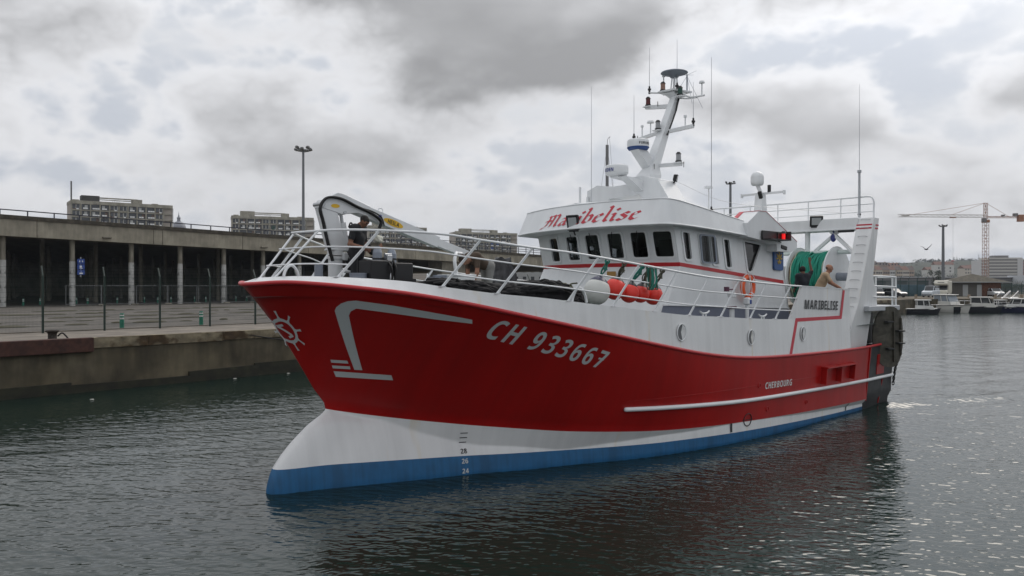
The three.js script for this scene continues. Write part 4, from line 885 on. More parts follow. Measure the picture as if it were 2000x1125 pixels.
// text scaled to length 1 and cap height 1
function words(text, font, track = 0) {
  const size = 1, shapes = []; let x = 0;
  const per = [...text].map(ch => { const S = ch === ' ' ? [] : font.generateShapes(ch, size); let mn = 1e9, mx = -1e9, top = 0; for (const s of S) for (const p of s.getPoints()) { mn = Math.min(mn, p.x); mx = Math.max(mx, p.x); top = Math.max(top, p.y); } return { S, mn, mx, top }; });
  const cap = Math.max(...per.map(p => p.top));
  const out = []; let pen = 0;
  for (const p of per) { if (!p.S.length) { pen += .38 + track; continue; } out.push({ S: p.S, dx: pen - p.mn }); pen += p.mx - p.mn + .12 + track; }
  const L = pen - .12 - track;
  return out.map(o => ({ shapes: o.S, f: (x, y) => [(x + o.dx) / L, y / cap] }));
}
const onHull = (s, y, k = 0) => V(s, y, hullT(s, y) + .012 + k * .0004);
const layWords = (text, font, f, m, parent, name, edge, track) => { for (const w of words(text, font, track)) part(name, lay(w.shapes, (x, y, k) => f(...w.f(x, y), k), edge / 1 ? edge : 0), m, parent); };
{
  const o = grp('registration_number', boat);
  const reg = (u, v) => onHull(3.16 + 2.74 * u + .11 * v, 3.0 - .76 * u + .355 * v);
  layWords('CH 933667', bold, reg, M.letter, o, 'digit', .35, .2);
  part('digit_bar', lay([poly([[.93, .46], [.985, .46], [.985, .56], [.93, .56]])], (x, y) => reg(x, y).add(V(0, 0, .002)), 0), M.letter, o);
}
layWords('CHERBOURG', bold, (u, v) => onHull(12.15 + 1.42 * u, 1.28 - .02 * u + .175 * v), mat(lin(.7, .71, .7), .45), grp('home_port_lettering', boat), 'letter', .5, .1);
layWords('MARIBELISE', bold, (u, v) => { const s = 14.26 + 2.09 * u + .03 * v, y = 3.345 - .07 * u + .265 * v; return V(s, y, bwT(s, 1) + .014); }, M.blackLetter, grp('name_lettering', boat), 'letter', .5, .08);
{ // house flag device on the bow: band, bars and steering wheel
  const o = grp('bow_device', boat), P = pts => lay([poly(pts)], (x, y, k) => onHull(x, y), .12);
  part('device_band', P([[1.46, 2.34], [1.58, 2.33], [.95, 3.44], [.94, 3.52], [.99, 3.575], [1.54, 3.48], [2.2, 3.365], [2.85, 3.27], [2.81, 3.35], [2.14, 3.49], [1.47, 3.63], [.92, 3.725], [.82, 3.715], [.75, 3.67], [.72, 3.60], [.73, 3.53]]), M.letter, o);
  for (const q of [[[1.05, 2.55], [1.29, 2.53], [1.33, 2.47], [1.08, 2.49]], [[1.11, 2.43], [1.37, 2.41], [1.4, 2.35], [1.14, 2.37]], [[1.17, 2.31], [2.05, 2.22], [2.12, 2.11], [1.24, 2.19]]]) part('device_bar', P(q), M.letter, o);
  const A = [-.27, .395], B = [.15, .02], C = [.315, 3.125], mp = (x, y, k) => { const s = C[0] + x * B[0] + y * A[0], yy = C[1] + x * B[1] + y * A[1]; return onHull(s, yy, k); };
  const rimQ = []; for (let i = 0; i < 28; i++) { const a = i / 28 * 6.2832, b = (i + 1) / 28 * 6.2832; rimQ.push(poly([[Math.cos(a) * .48, Math.sin(a) * .48], [Math.cos(a) * .63, Math.sin(a) * .63], [Math.cos(b) * .63, Math.sin(b) * .63], [Math.cos(b) * .48, Math.sin(b) * .48]])); }
  part('wheel_rim', lay(rimQ, (x, y) => mp(x, y, 0), 0), M.letter, o);
  for (let i = 0; i < 8; i++) { const a = i * Math.PI / 4, c = Math.cos(a), s = Math.sin(a), R = (x, y) => [x * c - y * s, x * s + y * c]; part('wheel_spoke', lay([poly([R(.6, -.1), R(.72, -.04), R(.9, -.05), R(1, -.07), R(1, .07), R(.9, .05), R(.72, .04), R(.6, .1)])], (x, y) => mp(x, y, 4), .2), M.letter, o); }
  part('wheel_letter', lay([poly([[-.3, .22], [.0, .26], [.02, .18], [-.16, .15], [.22, -.12], [.24, -.22], [-.04, -.28], [-.06, -.2], [.1, -.16], [-.28, .13]])], (x, y) => mp(x * 1.1, y * 1.35, 2), .2), M.letter, o);
}
{ // draught marks
  const o = grp('draught_marks', boat);
  for (const [t, y, m] of [['28', .46, M.blackLetter], ['26', .255, M.letter], ['24', .05, M.letter]]) for (const w of words(t, bold)) part('figure', lay(w.shapes, (x, yy) => { const [u, v] = w.f(x, yy); return onHull(3.66 + .13 * u, y + .1 * v); }, 0), m, o);
  for (const y of [.68, .78, .88]) part('mark', lay([poly([[3.66, y], [3.80, y], [3.80, y + .018], [3.66, y + .018]])], (x, yy) => onHull(x, yy), 0), M.blackLetter, o);
  const lm = grp('load_line_mark', boat), ringP = []; for (let i = 0; i < 24; i++) { const a = i / 24 * 6.283, s = 11.42 + Math.cos(a) * .17, y = .55 + Math.sin(a) * .16; ringP.push(onHull(s, y)); }
  part('load_line_ring', tube(ringP, .012, 60, 5, true), M.blackLetter, lm); part('load_line_bar', lay([poly([[11.18, .54], [11.66, .54], [11.66, .56], [11.18, .56]])], (x, y) => onHull(x, y, 3), .2), M.blackLetter, lm);
  part('load_line_bar', lay([poly([[10.68, .31], [10.76, .31], [10.76, .53], [10.68, .53]])], (x, y) => onHull(x, y, 3), .2), M.blackLetter, lm);
  part('load_line_bar', lay([poly([[17.35, .13], [17.42, .13], [17.42, .36], [17.35, .36]])], (x, y) => onHull(x, y, 3), .2), M.blackLetter, lm);
  for (const [s, y] of [[12.35, .73], [14.5, .7], [11.85, 1.4]]) part('overboard_outlet', (() => { const g = new THREE.TorusGeometry(.06, .014, 6, 16); g.translate(s, y, hullT(s, y) + .006); return g; })(), M.red, boat);
}
// weld seam along the red side, plate butts
part('weld_seam', [tube(Array.from({ length: 30 }, (_, i) => { const s = mixv(7, 15.2, i / 29), y = 1.42 - .03 * i / 29; return V(s, y, hullT(s, y) + .002); }), .006, 60, 5), ], M.red, hull);
// --- the ship's name in blackletter across the visor, written with a broad nib
{
  const L = { // strokes on a grid: x-height 1; each stroke is a polyline
    M: { w: 2.1, s: [[[.0, -.12], [.35, .1], [.5, .5], [.5, 1.25], [.3, 1.45]], [[.5, 1.35], [.9, 1.5], [1.05, 1.3], [1.05, .2], [.95, .0]], [[1.05, 1.35], [1.4, 1.52], [1.62, 1.3], [1.62, .25], [1.75, .02], [1.95, .15]], [[.1, .75], [.4, .85], [.85, .78]], [[-.15, -.15], [.2, -.02]]] },
    a: { w: 1.0, s: [[[.1, .85], [.4, 1.0], [.65, .82], [.65, .15], [.85, .02]], [[.62, .58], [.2, .42], [.12, .15], [.32, .0], [.62, .2]]] },
    r: { w: .85, s: [[[.05, .9], [.25, .8], [.25, .1], [.42, .0]], [[.28, .8], [.55, 1.0], [.72, .85]]] },
    i: { w: .6, s: [[[.05, .9], [.25, .82], [.25, .12], [.45, .0]], [[.2, 1.5], [.38, 1.3]]] },
    b: { w: 1.0, s: [[[.05, 1.85], [.22, 1.7], [.22, .15], [.5, .0]], [[.22, .78], [.55, 1.0], [.78, .8], [.78, .25], [.5, .0]]] },
    e: { w: .9, s: [[[.2, .2], [.2, .8]], [[.2, .8], [.5, 1.0], [.7, .78]], [[.7, .78], [.22, .48]], [[.2, .2], [.45, .0], [.75, .18]]] },
    l: { w: .6, s: [[[.05, 1.85], [.24, 1.7], [.24, .15], [.45, .0]]] },
    s: { w: .9, s: [[[.75, .82], [.45, 1.0], [.2, .78], [.7, .38]], [[.7, .38], [.62, .12], [.35, .0], [.1, .18]]] },
  };
  const text = 'Maribelise', nib = [.115, .10]; let total = 0; for (const c of text) total += L[c].w; let pen = 0, k = 0;
  const o = grp('name_script', boat), low = t => 8.4 + .106 * t * t;
  const mapV = (x, y, kk) => { // along the visor front
    const u = x / total, t0 = mixv(-1.08, 2.02, u), yy = 5.60 + .05 * u + y * .215 + 0.012 * t0, t = t0 + (y * .09), f = clamp((yy - 5.49 - .012 * t) / .65, 0, 1);
    return V(low(t) + .36 * f - .014 - kk * .0004, yy, t * mixv(1, .975, f));
  };
  for (const c of text) {
    const quads = []; 
    for (const st of L[c].s) for (let i = 0; i < st.length - 1; i++) {
      const [a, b] = [st[i], st[i + 1]], q = [[a[0] - nib[0], a[1] - nib[1]], [a[0] + nib[0], a[1] + nib[1]], [b[0] + nib[0], b[1] + nib[1]], [b[0] - nib[0], b[1] - nib[1]]];
      let ar = 0; for (let j = 0; j < 4; j++) { const p = q[j], r = q[(j + 1) % 4]; ar += p[0] * r[1] - r[0] * p[1]; } if (Math.abs(ar) < .004) { q[1][0] += .04; q[2][0] += .04; }
      quads.push(poly(q.map(p => [p[0] + pen, p[1]])));
    }
    part('script_letter', lay(quads, (x, y, kk) => mapV(x, y, kk + (k % 2) * 12), .4), M.redLetter, o);
    pen += L[c].w; k++;
  }
}
// makers' words on the radomes and the crane
{
  const o = grp('makers_lettering', boat), ringText = (text, s, y, t, r, a0, da, h, m) => { for (const w of words(text, bold, .05)) part('letter', lay(w.shapes, (x, yy) => { const [u, v] = w.f(x, yy), a = a0 + da * u; return V(s - Math.cos(a) * (r + .006), y + h * v, t + Math.sin(a) * (r + .006)); }, .3), m, o); };
  ringText('FURUNO', 11.62, 8.11, -.12, .32, .75, 1.25, .07, M.blackLetter);
  ringText('KODEN', 10.62, 7.22, -.1, .33, -.75, 1.15, .1, mat(lin(.01, .03, .2), .5));
  layWords('HEILA', bold, (u, v) => { const x = -.15 + .3 * u, y = -.04 + .08 * v, c = Math.cos(-.29), s = Math.sin(-.29); return V(2.86 + x * c - y * s, 5.35 + x * s + y * c, .111); }, M.blackLetter, o, 'letter', 0, .05);
}
// ---------------------------------------------------------------- gear on deck
M.netBlack = mat(lin(.007, .007, .008), .9);
function lumpy(geo, amp, f, sd) { // push vertices along their normals by noise
  let g = geo; g.deleteAttribute('uv'); if (g.attributes.normal) g.deleteAttribute('normal'); g = mergeVertices(g, 1e-4); g.computeVertexNormals();
  const p = g.attributes.position, n = g.attributes.normal;
  for (let i = 0; i < p.count; i++) { const k = amp * fbm(p.getX(i) * f + sd, p.getY(i) * f, p.getZ(i) * f, 4); p.setXYZ(i, p.getX(i) + n.getX(i) * k, p.getY(i) + n.getY(i) * k, p.getZ(i) + n.getZ(i) * k); }
  g.computeVertexNormals(); return g.toNonIndexed();
}
{ // long black net flaked down inside the bow rail
  const o = onBoat('folded_net', 'black trawl netting flaked down along the bow rail', 'fishing net', 2, deckAt(2), 2, 'nets on the foredeck'), st = [], core = [];
  for (let k = 0; k < 46; k++) {
    const P = [], off = rr(-.26, .26), h = Math.sqrt(Math.max(0, 1 - (off / .32) ** 2)), a0 = rr(0, .9), a1 = rr(2.6, 3.25);
    for (let i = 0; i <= 14; i++) { const s = 1.95 + mixv(a0, a1, i / 14), t = bwT(s, 1) - .42 + off + rr(-.03, .03); P.push(V(s - 2, deckAt(s) - deckAt(2) + .08 + h * (.40 + .08 * Math.sin(s * 3)) * rr(.75, 1.05), t - 2)); }
    st.push(tube(P, rr(.022, .045), 42, 5));
  }
  part('net_strands', st, M.netBlack, o); const C = []; for (let i = 0; i <= 10; i++) { const s = 2.0 + 3.1 * i / 10; C.push(V(s - 2, deckAt(s) - deckAt(2) + .2, bwT(s, 1) - .45 - 2)); }
  part('net_core', lumpy(tube(C, .24, 60, 14), .12, 5, 3), M.netBlack, o);
}
{ // second heap, looser, by the wheelhouse front
  const o = onBoat('net_heap', 'loose heap of black netting in front of the wheelhouse', 'fishing net', 6.6, deckAt(6.6), 1.6, 'nets on the foredeck'), g = new THREE.SphereGeometry(1, 28, 16, 0, 6.283, 0, 1.57); g.scale(.95, .52, .85);
  part('net_core', lumpy(g, .3, 3, 7), M.netBlack, o); const st = [];
  for (let k = 0; k < 40; k++) { const P = []; let a = rr(0, 6.28), r = rr(.2, .95); for (let i = 0; i < 8; i++) { a += rr(-.5, .5); r = clamp(r + rr(-.2, .2), .05, .95); P.push(V(Math.cos(a) * r * .95, .56 * Math.sqrt(1 - r * r * .95) + rr(0, .05), Math.sin(a) * r * .85)); } st.push(tube(P, rr(.012, .03), 30, 5)); }
  part('net_strands', st, M.netBlack, o);
  const drab = []; for (let k = 0; k < 9; k++) { const P = []; for (let i = 0; i < 7; i++) P.push(V(rr(-.3, .3), .5 + rr(0, .22), rr(-.3, .3))); drab.push(tube(P, .02, 26, 5)); } part('olive_rope', drab, mat(lin(.09, .09, .05), .9), o);
}
{ // windlass with black guards and two grey hydraulic motors
  const o = grp('windlass', boat), y = deckAt(1.9);
  part('guard', [rbx(.5, .4, .46, 1.8, 4.3, 1.02, .03)], M.black, o); part('guard', [rbx(.44, .38, .46, 2.34, 4.27, 1.02, .03)], M.black, o);
  part('winch_bed', rbx(1.3, .5, .46, 2.0, 3.9, 1.0, .02), M.black, o);
  for (const [s, h] of [[1.86, 4.78], [2.2, 4.76]]) { part('hydraulic_motor', [rod([s, 4.42, 1.0], [s, h - .12, 1.0], .095, .095, 18), rod([s, h - .12, 1.0], [s, h, 1.0], .095, .055, 18)], M.greyPaint, o); part('motor_band', rod([s, 4.52, 1.0], [s, 4.55, 1.0], .102, .102, 18), M.black, o); }
  part('valve_block', [rbx(.12, .22, .16, 2.03, 4.5, 1.12, .02), rod([1.96, 4.62, 1.1], [2.12, 4.62, 1.1], .03), rod([2.03, 4.4, 1.15], [2.03, 4.05, 1.28], .05)], M.steel, o);
  part('hydraulic_hose', [tube([[1.95, 4.5, 1.2], [1.98, 4.35, 1.32], [2.0, 4.1, 1.3], [1.9, 3.9, 1.3]], .022), tube([[2.1, 4.5, 1.2], [2.08, 4.35, 1.33], [2.06, 4.1, 1.32], [2.15, 3.9, 1.3]], .022)], M.rubber, o);
}
{ // gear under a black tarpaulin
  const o = onBoat('covered_machine', 'machine wrapped in a black tarpaulin behind the bending man', 'tarpaulin', 6.05, deckAt(6.05), .1);
  const g = new THREE.CylinderGeometry(.2, .46, 1.25, 32, 22), p = g.attributes.position; g.translate(0, .62, 0);
  for (let i = 0; i < p.count; i++) { const a = Math.atan2(p.getZ(i), p.getX(i)), y = p.getY(i), k = 1 + .12 * Math.sin(a * 5 + y * 4) + .1 * Math.sin(a * 9 - y * 7) + .25 * fbm(Math.cos(a) * 2, y * 3, Math.sin(a) * 2, 3); p.setXYZ(i, p.getX(i) * k * (y > .9 ? .85 : 1), y + .06 * Math.sin(a * 3), p.getZ(i) * k); }
  g.computeVertexNormals(); part('tarpaulin', g, mat(lin(.014, .015, .018), .32), o);
}
{ // white deck locker with a bent pipe handle
  const o = onBoat('deck_locker', 'low white deck locker with a bent pipe handle on the foredeck', 'locker', 4.25, deckAt(4.25), .55);
  part('locker_body', [rbx(.5, .62, .7, 0, .31, 0, .02), rbx(.54, .04, .74, 0, .64, 0, .01)], M.white, o);
  part('pipe_handle', tube([[-.2, .64, .25], [-.22, .95, .2], [-.1, 1.12, .1], [.12, 1.14, -.1], [.3, 1.14, -.2]], .04, 40, 8), M.white, o);
}
{ // hatch coaming with a warning mark, in front of the wheelhouse
  const o = onBoat('hatch_coaming', 'white hatch coaming with a yellow warning triangle', 'hatch', 6.9, deckAt(6.9), .5);
  part('coaming', [rbx(.7, .75, .9, 0, .37, 0, .03)], M.white, o);
  const t = ext(poly([[-.1, 0], [.1, 0], [0, .17]]), .006); t.rotateY(-Math.PI / 2); t.translate(-.353, .5, .1); part('warning_mark', t, M.yellow, o);
}
// --- pneumatic fenders hung on the rail
function buoy(s, y, t, r, body, cap, label, tilt, rope, railY, group) {
  const o = onBoat('buoy', label, 'buoy', s, y - r, t, group);
  const tl = new THREE.Matrix4().makeRotationZ(tilt), mv = g => { g.translate(0, 0, 0); g.applyMatrix4(tl); g.translate(0, r, 0); return g; };
  const prof = []; for (let i = 0; i <= 15; i++) { const a = -1.57 + i / 15 * (1.57 + .72); prof.push([Math.cos(a) * r, Math.sin(a) * r * 1.03]); } part('buoy_body', mv(lathe(prof, 28)), body, o);
  const a0 = .72, top = []; for (let i = 0; i <= 5; i++) { const a = a0 + i / 5 * .6; top.push([Math.cos(a) * r * (1 - i * .01), Math.sin(a) * r * 1.05 + i * .008]); } top.push([.05, r * 1.16], [.05, r * 1.26], [0, r * 1.27]); part('buoy_cap', mv(lathe(top, 24)), cap, o);
  const eye = V(0, r * 1.22, 0).applyMatrix4(tl).add(V(0, r, 0)), Y = railY - (y - r), strands = [];
  const dS = rope.ds || 0, dT = .2;
  for (let k = 0; k < 5; k++) strands.push(tube([eye.clone(), V(mixv(eye.x, dS, .5) + rr(-.07, .07), mixv(eye.y, Y, .45), mixv(eye.z, dT, .5) + rr(-.05, .05)), V(dS + rr(-.04, .04), Y, dT + rr(-.02, .05))], .014, 14, 5));
  for (let k = 0; k < 3; k++) { const g = new THREE.TorusGeometry(.055, .014, 5, 14); g.rotateY(1.57); g.translate(dS + rr(-.03, .03), Y, dT); strands.push(g); }
  for (let k = 0; k < 3; k++) { const g = new THREE.TorusGeometry(.035, .014, 5, 12); g.rotateX(1.57); g.translate(dS + rr(-.01, .01), Y - .12 - k * .03, mixv(dT, eye.z, .3)); strands.push(g); }
  part('lashing', strands, rope.m, o);
  return o;
}
{
  const bw = mat(lin(.60, .61, .58), .45), br = mat(lin(.80, .045, .03), .42), nv = mat(lin(.015, .015, .06), .45), bk = mat(lin(.015, .015, .02), .5);
  const grn = { m: mat(lin(.03, .22, .17), .85) }, olv = { m: mat(lin(.09, .09, .065), .9) };
  const tr = (s) => yT(s - .8) + .9;
  buoy(5.95, 3.88, 3.2, .285, bw, nv, 'large white buoy with navy blue cap hung on the rail', .25 - .6, { m: grn.m, ds: .12 }, tr(6.05) - .02);
  buoy(6.55, 3.93, 3.2, .235, br, bk, 'red buoy right beside the white one, hung on olive rope', -.45, { m: olv.m, ds: .1 }, tr(6.6), 'red buoys on the rail');
  buoy(6.95, 3.84, 3.28, .215, br, bk, 'red buoy in front of the railing post, second red one from the white buoy', -.35, { m: grn.m, ds: .2 }, tr(7.1), 'red buoys on the rail');
  buoy(7.36, 3.82, 3.28, .2, br, bk, 'red buoy hung by a green and olive bundle, third red one from the white buoy', -.3, { m: olv.m, ds: .02 }, tr(7.4), 'red buoys on the rail');
  buoy(7.8, 3.78, 3.3, .215, br, nv, 'aftmost red buoy with navy cap, farthest from the white one', -.3, { m: olv.m, ds: .08 }, tr(7.9), 'red buoys on the rail');
  const o = onBoat('rope_bundle', 'green and olive rope bundle looped over the top rail above the red buoys', 'rope', 7.3, 4.2, 3.6), st = [];
  for (let k = 0; k < 12; k++) { const x = rr(-.12, .12); st.push(tube([[x, .18, .08], [x + rr(-.05, .05), -.1, .1], [x + rr(-.08, .08), -.3, .06], [x + rr(-.06, .06), -.12, -.02], [x, .2, -.02]], .013, 24, 5)); }
  part('green_strands', st.slice(0, 7), grn.m, o); part('olive_strands', st.slice(7), olv.m, o);
}
{ // lifebuoy on the wheelhouse side
  const o = onBoat('lifebuoy', 'orange lifebuoy hung on the wheelhouse side below the red stripe', 'lifebuoy', 13.05, 3.62, 2.62), R = .28, r = .075;
  const g = new THREE.TorusGeometry(R, r, 14, 44); g.scale(1, 1, .8); g.translate(0, .34, 0); part('ring', g, M.orange, o);
  for (let k = 0; k < 4; k++) { const a = k * 1.5708 + .78, b = new THREE.TorusGeometry(r * 1.04, .012, 6, 16); b.scale(1, .82, 3.2); b.rotateY(1.57); b.rotateX(0); const c = new THREE.TorusGeometry(R, r * 1.05, 10, 6, .16); c.scale(1, 1, .8); c.rotateZ(a - .08); c.translate(0, .34, 0); part('band', c, M.rail, o); }
  const P = []; for (let i = 0; i < 24; i++) { const a = i / 24 * 6.283; P.push(V(Math.cos(a) * (R + r + .01 + .03 * Math.abs(Math.sin(a * 2))), .34 + Math.sin(a) * (R + r + .01 + .03 * Math.abs(Math.sin(a * 2))), .03)); } part('grab_line', tube(P, .01, 70, 5, true), M.rail, o);
  part('hanging_line', [tube([[.02, .7, .05], [.06, .3, .09], [.05, 0, .08]], .01), tube([[-.05, .7, .05], [0, .5, .08]], .01)], M.rail, o);
}
{ // valve post and vent post on the side deck
  const o = grp('valve_post', boat); part('post', [rod([11.6, 2.35, 3.0], [11.6, 3.4, 3.0], .07, .07, 10), rbx(.2, .12, .16, 11.6, 3.75, 3.0, .02)], M.white, o);
  part('flange', [rod([11.6, 3.4, 3.0], [11.6, 3.46, 3.0], .13, .13, 14), rod([11.35, 3.85, 3.0], [11.35, 3.97, 3.0], .07, .07, 10), rod([11.35, 3.9, 3.0], [11.75, 3.9, 3.0], .02)], mat(lin(.10, .03, .06), .5), o);
  const v = grp('vent_post', boat); part('post', rod([12.45, 2.35, 2.95], [12.45, 3.5, 2.95], .05, .05, 10), M.white, v); part('cap', rbx(.16, .2, .16, 12.45, 3.58, 2.95, .04), M.white, v); part('blue_tape', rbx(.1, .12, .165, 12.5, 3.56, 2.96, .02), mat(lin(.02, .06, .25), .5), v);
}
// ---------------------------------------------------------------- people: one continuous skin per figure, meshed from tapered bones
function skin(bones, cell, k = .035) {
  const lo = V(1e9, 1e9, 1e9), hi = V(-1e9, -1e9, -1e9);
  for (const b of bones) for (const [p, r] of [[b.a, b.ra], [b.b, b.rb]]) { lo.min(V(p.x - r, p.y - r, p.z - r)); hi.max(V(p.x + r, p.y + r, p.z + r)); }
  const c = lo.clone().add(hi).multiplyScalar(.5), S = Math.max(hi.x - lo.x, hi.y - lo.y, hi.z - lo.z) + cell * 6, res = Math.ceil(S / cell), half = S / 2;
  const mc = new MarchingCubes(res, M.white, false, false, 90000); mc.isolation = 0; mc.field.fill(-1);
  const B = bones.map(b => ({ ax: b.a.x, ay: b.a.y, az: b.a.z, dx: b.b.x - b.a.x, dy: b.b.y - b.a.y, dz: b.b.z - b.a.z, l2: Math.max(1e-9, b.b.distanceToSquared(b.a)), ra: b.ra, rb: b.rb, fl: b.flat || 1 }));
  const dist = (b, x, y, z) => { const px = x - b.ax, py = y - b.ay, pz = z - b.az, t = Math.min(1, Math.max(0, (px * b.dx + py * b.dy + pz * b.dz) / b.l2)), qx = px - b.dx * t, qy = py - b.dy * t, qz = pz - b.dz * t; return Math.sqrt(qx * qx + qy * qy + qz * qz) - (b.ra + (b.rb - b.ra) * t); };
  const hr = res / 2, zi0 = Math.max(0, Math.floor((lo.z - cell * 2 - c.z) / half * hr + hr)), zi1 = Math.min(res - 1, Math.ceil((hi.z + cell * 2 - c.z) / half * hr + hr));
  const xi0 = Math.max(0, Math.floor((lo.x - cell * 2 - c.x) / half * hr + hr)), xi1 = Math.min(res - 1, Math.ceil((hi.x + cell * 2 - c.x) / half * hr + hr));
  for (let zi = zi0; zi <= zi1; zi++) { const z = c.z + (zi - hr) / hr * half; for (let yi = 0; yi < res; yi++) { const y = c.y + (yi - hr) / hr * half; for (let xi = xi0; xi <= xi1; xi++) {
    const x = c.x + (xi - hr) / hr * half; let d = 1;
    for (const b of B) { const e = dist(b, x, y, z); if (e > d + k) continue; const h = Math.max(0, k - Math.abs(d - e)) / k; d = Math.min(d, e) - h * h * k * .25; }
    mc.field[zi * res * res + yi * res + xi] = -d;
  } } }
  mc.update();
  const n = mc.count, pos = new Float32Array(n * 3), nor = new Float32Array(n * 3), col = new Float32Array(n * 3);
  for (let i = 0; i < n; i++) {
    const x = c.x + mc.positionArray[i * 3] * half, y = c.y + mc.positionArray[i * 3 + 1] * half, z = c.z + mc.positionArray[i * 3 + 2] * half;
    pos.set([x, y, z], i * 3); nor.set([mc.normalArray[i * 3], mc.normalArray[i * 3 + 1], mc.normalArray[i * 3 + 2]], i * 3);
    let best = 0, bd = 1e9; B.forEach((b, q) => { const e = dist(b, x, y, z); if (e < bd) { bd = e; best = q; } });
    const cc = typeof bones[best].c === 'function' ? bones[best].c(x, y, z) : bones[best].c; col.set(cc, i * 3);
  }
  const g = new THREE.BufferGeometry(); g.setAttribute('position', new THREE.BufferAttribute(pos, 3)); g.setAttribute('normal', new THREE.BufferAttribute(nor, 3)); g.setAttribute('color', new THREE.BufferAttribute(col, 3));
  g.computeVertexNormals(); let q = g; q.deleteAttribute('normal'); q = mergeVertices(q, 1e-4); q.computeVertexNormals(); return q.toNonIndexed();
}
M.skinCloth = new THREE.MeshStandardMaterial({ color: 0xffffff, roughness: .85, vertexColors: true });
